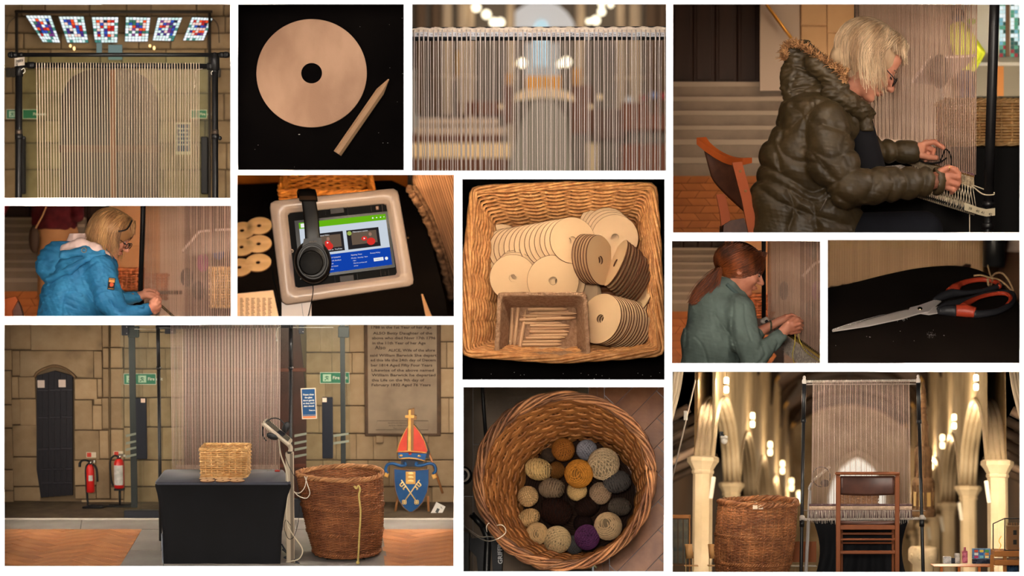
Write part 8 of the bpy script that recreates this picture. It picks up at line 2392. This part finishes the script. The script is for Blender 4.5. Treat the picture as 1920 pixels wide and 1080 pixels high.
def anorak_woman():
 F=Frame(5,200,592,10.75);B=Frame(5,200,592,13.2);at=F.at;A=lambda u,v,y:tuple(at(u,v,y));b=lambda u,v,y=0:tuple(B.at(u,v,y))
 boxwalls(5,4.4,M('box_dusk',(0,0,0)))
 st=M('peach_stone',(206,152,108),(184,128,86),rough=.9,scale=3)
 church_bg(5,B,4,160,(4,380,215,410),[408,421,437,452,468,488,503,522,546],[(205,300,560,st),(300,345,600,M('plaster_rose',(190,158,136),rough=.9)),(345,440,600,M('plaster_dim',(112,88,78),rough=.9))],180,546)
 for q in ((206,384,234,462),(236,384,266,462),(206,464,266,530)):wall_slab(B,*q,57,'stone',st,bev=1,d=3)
 m=MB();m.prism([(q[0],q[2]) for q in (b(3,380,20),b(18,380,20),b(3,412,20))],18,30);m.build('red_cloth',M('cloth_red',(150,24,34),rough=.8),B,label='corner of deep red cloth at the upper left picture edge',cat='cloth',clip=True)
 # standing visitor
 v=thing(B,'person','standing visitor in a maroon sweater and khaki trousers with a brown shoulder bag','person',base=b(105,592,0))
 s=box3(B,50,330,175,620,-50,60,2.2)
 s.cap(b(108,350),b(106,425),36,34,10);s.cap(b(95,440,0),b(86,600,0),23,16,8);s.cap(b(120,440,8),b(122,600,8),24,17,8);s.ell(b(106,436),(38,30,26),10)
 s.mb().build('body',M('khaki',(176,126,84),(150,104,66),rough=.85,scale=5),B,parent=v,clip=True)
 s=box3(B,50,330,175,460,-50,60,2.0)
 s.cap(b(108,350),b(106,418),40,37,10);s.cap(b(72,360,-10),b(70,420,-14),12,11,8);s.ell(b(106,424),(37,34,17),6);s.cap(b(140,360,-10),b(146,405,-20),13,12,8)
 s.fn(lambda X,Y,Z:.9*vnoise(X,Y,Z,20,4));s.mb().build('sweater',M('maroon_knit',(84,20,26),(66,14,20),rough=.95,scale=20),B,parent=v,clip=True)
 bg=thing(B,'shoulder_bag','dark brown shoulder bag hanging at the side of the maroon sweater','bag',base=b(64,470,-44))
 m=MB();m.ell(b(64,448,-40),(10,8,26));m.build('pouch',M('bag_brown',(58,40,30),rough=.7),B,parent=bg)
 m=MB();m.tube([b(87,388,-48),b(80,404,-50),b(67,428,-48)],2.6,n=6,flat=.5);m.build('strap',M('strap_tan',(190,140,96)),B,parent=bg)
 # wicker hampers
 for i,(u0,u1,v0,v1,y) in enumerate(((212,262,505,548,-20),(264,308,516,560,30))):
  t=thing(B,'wicker_hamper','reddish wicker hamper behind the far sleeve of the blue anorak' if i==0 else 'smaller wicker hamper seen through the far threads','basket',base=b((u0+u1)/2,v1,y))
  a,c=B.at(u0,v1,y),B.at(u1,v1,y);basket_rect(B,t,((a.x+c.x)/2,y+22,a.z),c.x-a.x,40,B.at(u0,v0,y).z-a.z,M('wicker_red',(190,112,66),(156,84,48),rough=.6,rnd=.2,scale=20),rows=9,r=2.2,ns=20)
 wall_slab(B,222,545,330,552,-40,'low_table',M('table_edge',(40,26,20)),kind=None,d=70,label='dark low table edge under the reddish hampers',cat='table')
 # loom
 L=thing(F,'weaving_loom','oblique wall of fine pink threads and black post beside the woman in blue','loom',base=A(350,592,0))
 us,ys=[],[]
 for i in range(66):s_=i/65;us.append(272+166*(s_*.3+.7*s_**1.6));ys.append(260-330*s_)
 warp(F,L,us,380,lambda u:(600,(u-350)*.02),ys,.38,.95,WARPY)
 warp(F,L,[u+1.5 for u in us[4::4]],380,lambda u:(600,0),[y+26 for y in ys[4::4]],.3,.55,WARPY)
 m=MB();m.cyl(at(268.5,380,235),at(263.5,548,235),4.9,12);m.build('loom_post',BLACKMETAL,F,parent=L,clip=True)
 m=MB();m.tube(spline([A(296,568,40),A(310,580,0),A(330,598,-30)],12),2.5,n=6);m.build('woven_edge',M('edge_dark',(70,54,40),(120,96,60),rough=1,scale=50),F,parent=L,clip=True)
 ts=thing(B,'tablet_stand','white edged tablet case glimpsed through the pink threads','stand',base=b(390,470,-20))
 m=MB();m.tube([b(342,471,-20),b(374,434,-20),b(395,432,-20)],2.3,n=6);m.tube([b(403,431,-20),b(437,430,-20)],2.1,n=6);m.build('case_edge',M('case_pink',(232,206,196)),B,parent=ts,clip=True)
 m=MB();m.prism([(q[0],q[2]) for q in (b(345,474),b(376,438),b(437,434),b(437,470),b(360,480))],-16,-14);m.build('case_back',M('case_mauve',(0,0,0)),B,parent=ts,clip=True)
 t=thing(B,'wicker_basket','honey wicker basket behind the threads at the right of the blue anorak picture','basket',base=b(415,560,0))
 a,c=B.at(394,575,-10),B.at(450,575,-10);basket_rect(B,t,((a.x+c.x)/2,20,a.z),c.x-a.x,50,B.at(394,503,-10).z-a.z,M('wicker_pale',(0,0,0)),rows=14,r=1.9,ns=20)
 for o in [o for o in COL.objects if o.parent==t]:clip_mesh(o.data,B.rect,wl(o))
 for i,(u,v_,c) in enumerate(((380,492,(150,70,110)),(410,470,(90,96,130)),(350,520,(60,52,50)),(372,545,(50,44,44)))):
  m=MB();m.ell(b(u,v_,40),(12,5,18));m.build('coat',M('far_coat_%d'%i,c),B,label=('magenta','slate blue','brown black','charcoal')[i]+' coat of someone far beyond the pink threads',cat='coat')
 # chair corner
 ch=thing(F,'wooden_chair','orange corner of a wooden chair back at the lower left','chair',base=A(25,592,-20))
 m=MB();m.prism([(lambda p:(p.x,p.z))(at(u,w,-20)) for u,w in ((4,562),(29,556),(33,563),(22,583),(24,600),(4,600))],-20,-8);m.build('top_rail',M('chair_orange',(0,0,0)),F,parent=ch,clip=True)
 m=MB();m.prism([(lambda p:(p.x,p.z))(at(u,w,-8)) for u,w in ((24,582),(33,564),(38,574),(45,600),(24,600))],-10,4);m.build('back_pad',M('leather_dull',(0,0,0)),F,parent=ch,clip=True)
 # the woman
 t=thing(F,'person','seated woman with blond bob and glasses in a bright blue hooded anorak','person',base=A(150,592,0))
 s=box3(F,85,390,306,596,-75,75,1.25);S=.74
 T,Rm=add_head(F,s,A(209,441,0),(.86,-.02,-.5),(.5,0,.86),S)
 s.cap(A(200,462,2),A(172,488,4),14,22);s.cap(A(165,500,6),A(150,592,8),28,32,8);s.cap(A(185,500,-30),A(225,590,-44),16,14);s.cap(A(225,590,-44),A(278,580,-46),14,8.5);s.cap(A(225,560,34),A(262,555,34),11,7.5)
 hand(s,F,(262,555,34,7.5),(273,551,32,8.5),[(3.6,[(281,545,28),(290,545,24),(298,552,18)]),(3.5,[(281,551,28),(291,552,24),(298,558,18)]),(3.3,[(279,556,28),(289,558,24),(295,562,20)]),(3.4,[(272,545,26),(281,543,22),(289,546,18)])],8)
 hand(s,F,(278,580,-46,8),(287,576,-46,9.5),[(3.7,[(290,567,-50),(295,561,-48),(300,560,-42)]),(3.6,[(294,572,-50),(299,567,-48),(301,564,-40)]),(3.5,[(294,579,-48),(300,574,-46),(300,569,-40)]),(3.3,[(291,586,-46),(297,582,-44),(299,577,-38)]),(3.6,[(284,566,-50),(289,560,-48),(296,557,-42)])],8)
 s.mb().build('body',SKIN,F,parent=t,clip=True);face_parts(F,t,T,Rm,S,'blond',(-2,11))
 s=box3(F,65,440,285,597,-95,85,1.3)
 for c,r in (((158,512,8),(62,52,58)),((140,560,10),(64,56,56)),((134,600,10),(64,44,58)),((190,498,0),(26,30,44))):s.ell(A(*c),r,12)
 s.cap(A(188,500,-32),A(204,560,-46),27,25,8);s.cap(A(204,560,-46),A(228,594,-46),25,19,8);s.cap(A(228,594,-46),A(276,581,-46),19,11.5,6);s.cap(A(205,545,36),A(228,562,36),18,14,6);s.cap(A(228,562,36),A(259,557,34),14,9.5,5)
 s.cap(A(276,581,-46),A(290,578,-46),8.5,8.5,1,'sub')
 k=lambda L_:[(x/4.364,380+y/4.364) for x,y in L_]
 cr=[k(q) for q in ([(690,620),(730,560),(780,520),(840,480)],[(690,620),(720,700),(780,800),(830,925)],[(700,620),(670,560),(690,490)],[(560,740),(640,720),(700,760)],[(560,780),(640,800),(720,850)],[(580,830),(650,860)],[(540,925),(560,780),(620,680)],[(420,680),(520,600),(620,540)],
 [(370,760),(460,740)],[(960,800),(1000,860),(1080,870)],[(900,560),(860,640)],[(1030,880),(1100,860),(1210,850)],[(700,880),(760,925)])]
 d=seg_dist(F,s,cr,6);s.D+=(2.0*np.exp(-(d/2.6)**2)-.7).astype(np.float32)
 s.fn(lambda X,Y,Z:.85*vnoise(X*.8+Z*.4,Y*.5,Z*1.3,15,11)+.45*vnoise(X,Y,Z*1.6,7,5))
 blue=M('anorak_blue',(52,128,172),(38,106,150),rough=.6,spec=.25,scale=8,bump=.1,bscale=120);an=s.mb().build('anorak',blue,F,parent=t,clip=True)
 s=box3(F,60,455,215,545,-75,75,1.3)
 s.path([A(84,478,10),A(84,500,0),A(92,522,-14)],[9,14,9],10);s.ell(A(118,496,0),(46,26,50),10,rot=(0,12,0));s.path([A(120,478,-40),A(160,470,-46),A(196,482,-40)],[9,8,5],8);s.path([A(92,524,-24),A(130,506,-46),A(165,484,-50),A(192,474,-44)],[6,7,6,5],6);s.path([A(86,474,20),A(130,470,40),A(190,468,40)],[9,10,8],8)
 s.fn(lambda X,Y,Z:1.1*vnoise(X*.6+Z*.8,Y*.6,Z*1.2,15,2)+.4*vnoise(X,Y,Z,7,9));s.mb().build('hood',blue,F,parent=an)
 s=box3(F,105,440,225,505,-60,65,1.3);s.path([A(120,466,-20),A(150,458,-34),A(180,466,-38),A(198,480,-30),A(206,488,-12)],[8,11,9,7,5],8);s.ell(A(160,466,6),(38,15,44),8);s.fn(lambda X,Y,Z:.7*vnoise(X,Y,Z,12,7))
 s.mb().build('pale_collar',M('fleece_pink',(226,196,186),rough=.95),F,parent=t)
 T4=Matrix.Translation(A(209,532,-73))@Matrix.Rotation(R(7),4,'Y')@Matrix.Rotation(R(14),4,'Z')
 m=MB();m.box((-6.4,-.4,-11),(6.4,1.4,11),M=T4,bev=.5);pa=m.build('arm_patch',M('patch_black',(24,20,20),rough=.8),F,parent=an)
 m=MB();m.box((-5.2,-.7,-9.6),(5.2,-.3,-8.6),M=T4);m.box((-5.2,-.7,8.6),(5.2,-.3,9.6),M=T4);m.box((-5.2,-.7,2.5),(5.2,-.4,7.5),M=T4);m.build('patch_border',M('patch_gold',(206,140,70)),F,parent=pa)
 m=MB();m.ell((0,0,0),(4.6,.8,4.2),12,6);m.V=[v+np.array(T4@Vector((0,-.6,-1.5))) for v in m.V];m.build('patch_emblem',M('patch_rust',(200,84,44)),F,parent=pa)
 m=MB();m.tube(ring_circ((0,0),4.4,16,0),.9,n=5,closed=True);m.V=[v@np.array(Euler((R(80),R(20),0)).to_matrix()).T+np.array(A(157.5,469,-57)) for v in m.V];m.build('hood_toggle',M('zip_steel',(190,186,180),rough=.3,metal=.7),F,parent=an)
 hm=M('hair_blond',(214,166,110),(150,104,64),rough=.42,spec=.45,scale=16,stretch=(1,1,.3),rnd=.42)
 s=box3(F,130,385,250,485,-50,50,1.25);s.ell(T((-8,0,17)),[q*S for q in (57,49,48)],4,rot=Rm);s.cap(A(186,440,0),A(184,456,0),26,20,8);s.ell(T((52,0,-24)),[q*S for q in (34,28,46)],2,'sub',Rm);s.mb().build('hair',hm,F,parent=t)
 hair_tubes(F,t,bob(T,Rm,S,(-.12,0,-1),1300,66,9,lift=1.12,fr=1.0),hm,'hair_strands',.72)
 m=MB();m.tube(spline([T((30,20,60)),T((34,42,36)),T((20,50,20))],10),1.6,n=6);m.tube(spline([T((30,-20,60)),T((34,-42,36)),T((20,-50,20))],10),1.6,n=6);m.build('sunglasses_on_head',M('glasses_dark',(0,0,0)),F,parent=t)
 strip(5,'R',2.6,(1,.84,.7),depth=.7,aim=(.4,.6));strip(5,'T',3.4,(1,.86,.7),depth=.7,aim=(.45,.5));strip(5,'L',1.6,(1,.84,.7),depth=.8)
 strip(5,'T',7,(1,.74,.48),depth=.8,Y=12.2,aim=(.5,.6));strip(5,'L',3.5,(1,.7,.44),depth=1,Y=12.0,aim=(.5,.6));strip(5,'R',7,(1,.8,.64),depth=.8,Y=12.3,aim=(.6,.5))
anorak_woman()

def sweatshirt_woman():
 F=Frame(8,1370,680,10.75);B=Frame(8,1370,680,13.0);at=F.at;A=lambda u,v,y:tuple(at(u,v,y));b=lambda u,v,y=0:tuple(B.at(u,v,y))
 boxwalls(8,4.2,M('box_dusk',(0,0,0)))
 church_bg(8,B,1256,1400,(1256,446,1360,466),[465,478,492,505,518,532,548,563,585],[(1360,1400,560,M('plaster_grey',(0,0,0))),(1398,1445,640,M('peach_stone',(0,0,0))),(1445,1500,690,M('plaster_rose',(0,0,0))),(1500,1545,690,M('plaster_dim',(0,0,0)))],1450,584)
 t=thing(B,'wicker_hamper','brown wicker hamper behind the sleeve of the grey green sweatshirt','basket',base=b(1415,600,0))
 a,c=B.at(1396,597,-20),B.at(1443,597,-20);basket_rect(B,t,((a.x+c.x)/2,10,a.z),c.x-a.x,44,B.at(1396,553,-20).z-a.z,M('wicker_red',(0,0,0)),rows=9,r=2.2,ns=20)
 wall_slab(B,1405,597,1470,690,-30,'dark_table',M('table_edge',(0,0,0)),kind=None,d=60,label='dark brown table front below the wicker hamper',cat='table')
 L=thing(F,'weaving_loom','pale threads and black post of the loom before the woman with the ponytail','loom',base=A(1490,680,0))
 us,ys=[],[]
 for i in range(44):s_=i/43;us.append(1440+100*(s_*.4+.6*s_**1.5));ys.append(220-270*s_)
 line=lambda u:622+max(0,u-1480)*.72
 warp(F,L,us,446,lambda u:(line(u),0),ys,.45,.95,WARPY);warp(F,L,[u+1.4 for u in us[::4]],446,lambda u:(line(u)-2,0),[y+24 for y in ys[::4]],.35,.5,WARPY)
 m=MB();m.cyl(at(1432,446,230),at(1432,597,230),4.3,12);m.build('loom_post',BLACKMETAL,F,parent=L,clip=True)
 m=MB();m.tube([A(1427,603,220),A(1436,598,220),A(1444,606,220)],5,n=8);m.ell(A(1431,602,214),(6,4,5));m.build('joint_tape',M('tape_wrap',(0,0,0)),F,parent=L)
 m=MB();m.tube([A(1436,601,212),A(1440,606,210)],3.4,n=8);m.build('clamp',BLACKMETAL,F,parent=L)
 for d0,d1,mt,nm in ((-1.5,3,M('edge_dark',(0,0,0)),'dark woven edge'),(3,8,M('ochre_weave',(176,146,70),rough=1),'ochre woven row')):
  m=MB();P=[[A(u-j*.6,line(u)+d0+(d1-d0)*j/3,120-170*(u-1478)/62-2+math.sin(u*1.7)) for j in range(4)] for u in np.linspace(1478,1542,40)]
  m.grid(P,flip=True);m.build('woven_band',mt,F,parent=L,label=nm,clip=True)
 for i in range(30):
  u=1474+i*2.4;yy=130-170*i/29;m=MB();m.tube([A(u,line(u)+6,yy),A(u-4,line(u)+44,yy)],.6,n=4);m.build('fringe_thread',M('fringe_white',(0,0,0)),F,parent=L,clip=True)
 m=MB();m.prism([(lambda p:(p.x,p.z))(at(u,w,150)) for u,w in ((1458,648),(1472,628),(1545,690),(1505,690))],148,151);m.build('pale_cloth',M('sheet_check',(0,0,0)),F,label='pale cloth under the fringe of the loom beside the cuff',cat='cloth',clip=True)
 m=MB();m.tube(spline([A(1491,626,-46),A(1490,645,-44),A(1486,665,-40),A(1490,684,-40)],16),.9,n=5);m.tube(spline([A(1497,626,-40),A(1500,640,-40),A(1512,660,-46),A(1538,678,-50)],16),.8,n=5);m.build('yellow_yarn',M('yarn_yellow',(190,170,70),rough=1),F,label='mustard yellow yarn hanging from her fingers',cat='yarn',clip=True)
 m=MB();m.tube([b(1505,518,-20),b(1528,494,-20),b(1545,487,-20)],2.4,n=6);m.build('tablet_stand',M('case_pink',(0,0,0)),B,label='white edge of a tablet case beyond the threads',cat='stand',clip=True)
 for i,(u,v_,c) in enumerate(((1524,470,(60,60,60)),(1530,545,(120,80,110)),(1470,545,(120,104,96)),(1520,580,(50,46,44)))):
  m=MB();m.ell(b(u,v_,40),(9,5,18));m.build('coat',M('far_coat8_%d'%i,c),B,label=('dark grey','dusty mauve','grey brown','near black')[i]+' coat of a visitor far behind the ponytail picture threads',cat='coat')
 t=thing(F,'person','seated woman with auburn ponytail in a grey green sweatshirt','person',base=A(1350,680,0));S=.86
 s=box3(F,1300,450,1512,684,-75,75,1.25)
 T,Rm=add_head(F,s,A(1388,505,0),(.93,-.06,-.33),(.34,0,.94),S)
 s.cap(A(1376,528,2),A(1360,556,4),17,18);s.cap(A(1352,575,6),A(1342,680,8),28,32,8);s.cap(A(1385,580,-30),A(1408,672,-46),18,15);s.cap(A(1408,672,-46),A(1464,626,-48),15,9.5);s.cap(A(1408,640,34),A(1424,622,34),12,10);s.cap(A(1420,624,34),A(1462,602,30),10,7.5)
 hand(s,F,(1464,626,-48,9),(1476,615,-48,11),[(3.9,[(1486,605,-52),(1496,599,-48),(1504,602,-40)]),(3.9,[(1488,611,-52),(1499,607,-48),(1505,610,-40)]),(3.8,[(1487,618,-50),(1498,615,-46),(1503,617,-38)]),(3.5,[(1483,624,-48),(1493,623,-44),(1499,622,-38)]),(4.0,[(1478,604,-52),(1489,597,-46),(1499,597,-38)])],10)
 hand(s,F,(1462,602,30,7),(1474,597,28,8.5),[(3.5,[(1484,595,24),(1493,595,20),(1499,599,14)]),(3.4,[(1483,600,24),(1492,601,20),(1498,604,16)]),(3.3,[(1476,593,22),(1484,590,18),(1492,593,12)])],8)
 s.mb().build('body',SKIN,F,parent=t,clip=True);face_parts(F,t,T,Rm,S,'red')
 m=MB();m.tube([A(1444+2*math.cos(a),611+9*math.sin(a),31-9*math.cos(a)) for a in np.linspace(0,2*PI,20)[:-1]],2.0,n=6,closed=True);m.build('bracelet',M('beads_green',(110,110,84),(60,60,50),rough=.4,scale=60),F,parent=t)
 s=box3(F,1268,520,1470,688,-95,85,1.3)
 for c,r in (((1350,590,8),(58,52,58)),((1335,640,10),(58,62,58)),((1332,690,10),(56,44,60)),((1366,560,2),(34,28,42)),((1335,570,6),(40,30,50))):s.ell(A(*c),r,12)
 s.cap(A(1386,582,-34),A(1398,640,-48),29,27,8);s.cap(A(1398,640,-48),A(1412,676,-48),27,21,8);s.cap(A(1412,676,-48),A(1462,630,-48),21,13,6);s.cap(A(1392,620,36),A(1408,640,36),20,15,6);s.cap(A(1408,640,36),A(1421,624,35),15,12.5,5)
 s.cap(A(1462,630,-48),A(1480,615,-48),10,10,1,'sub')
 k=lambda L_:[(1255+x/4.407,445+y/4.407) for x,y in L_]
 cr=[k(q) for q in ([(500,400),(505,500),(500,640),(490,740)],[(360,640),(430,740),(500,820),(560,1000)],[(490,740),(500,860),(555,1000)],[(740,900),(760,960),(700,1030)],[(780,860),(820,940)],[(200,820),(260,900),(300,1030)],[(140,700),(130,900)],[(860,880),(830,960)],[(590,560),(600,700),(640,850)])]
 d=seg_dist(F,s,cr,6);s.D+=(1.9*np.exp(-(d/2.6)**2)-.6).astype(np.float32);s.fn(lambda X,Y,Z:.7*vnoise(X,Y*.5,Z*.7,20,3)+.3*vnoise(X*1.2,Y,Z,9,5))
 sw=s.mb().build('sweatshirt',M('sweat_green',(108,124,118),(96,110,104),rough=.95,spec=.1,scale=10,bump=.15,bscale=300),F,parent=t,clip=True)
 m=MB();m.tube(spline([A(1363,533,-26),A(1372,541,-30),A(1382,550,-24),A(1388,556,-10)],14),3.4,n=8);m.build('collar_rib',M('rib_green',(84,102,100),rough=.95),F,parent=sw)
 hm=M('hair_auburn',(150,78,36),(78,38,20),rough=.38,spec=.5,scale=16,stretch=(1,1,.3),rnd=.5)
 s=box3(F,1330,440,1450,570,-50,50,1.25);s.ell(T((-8,0,16)),[q*S for q in (54,43,43)],4,rot=Rm);s.ell(T((50,0,-26)),[q*S for q in (36,60,50)],2,'sub',Rm);s.ell(T((4,0,-34)),[q*S for q in (36,60,30)],2,'sub',Rm);s.cap(A(1362,500,0),A(1346,507,0),18,7,8);s.mb().build('hair',hm,F,parent=t)
 rg=random.Random(8);H=[]
 for _ in range(900):
  ph=rg.uniform(-2.6,2.6);r_=rg.uniform(1.0,1.06);P=[]
  p0=Vector((-8+54*r_*math.cos(ph)*.93,43*r_*math.sin(ph)*.8,16+20*rg.uniform(.6,1.9)));end=Ri=Rm.inverted()@(Vector(A(1347,507,rg.uniform(-6,6)))-Vector(T((0,0,0))))/S
  for q in np.linspace(0,1,9):
   w=p0.lerp(end,q);n_=Vector(((w.x+8)/55,w.y/44,(w.z-16)/44));l_=n_.length
   if q<.85 and l_<r_:n_ *= r_/l_
   P.append(T((n_.x*55-8,n_.y*44,n_.z*44+16)))
  H.append(P)
 hair_tubes(F,t,H,hm,'swept_hair',.7);H=[]
 for _ in range(800):
  o=np.array([rg.gauss(0,1),rg.gauss(0,1),rg.gauss(0,1)]);wv=rg.uniform(0,6);P=[]
  for q,(u,v_,w) in zip(np.linspace(0,1,12),spline([(1348,506,4),(1342,516,8),(1334,528,12),(1320,542,13),(1308,556,11),(1296,566,7)],12)):
   P.append(np.array(A(u,v_,-24+10*q))+o*[w*.55,6,w*.55]*.8+[1.5*math.sin(q*9+wv),0,1.5*math.cos(q*8+wv)])
  H.append(P[:rg.randint(9,12)])
 hair_tubes(F,t,H,hm,'ponytail',.75)
 m=MB();m.lathe([(4.5,-3),(6.5,-2),(6.5,2),(4.5,3)],14,c=(0,0,0));m.V=[v@np.array(Euler((0,R(-50),0)).to_matrix()).T+np.array(A(1346.5,506,-4)) for v in m.V];m.build('hair_tie',M('rubber_black',(0,0,0)),F,parent=t)
 strip(8,'R',1.6,(1,.84,.7),depth=.7,aim=(.4,.6));strip(8,'T',2.2,(1,.84,.68),depth=.7,aim=(.45,.5));strip(8,'L',.7,(1,.84,.7),depth=.8)
 strip(8,'T',4.5,(1,.74,.48),depth=.8,Y=12.2,aim=(.5,.6));strip(8,'L',2.5,(1,.7,.44),depth=1,Y=12.0,aim=(.5,.6));strip(8,'R',4,(1,.8,.64),depth=.8,Y=12.2,aim=(.6,.5))
sweatshirt_woman()
bpy.context.view_layer.update()
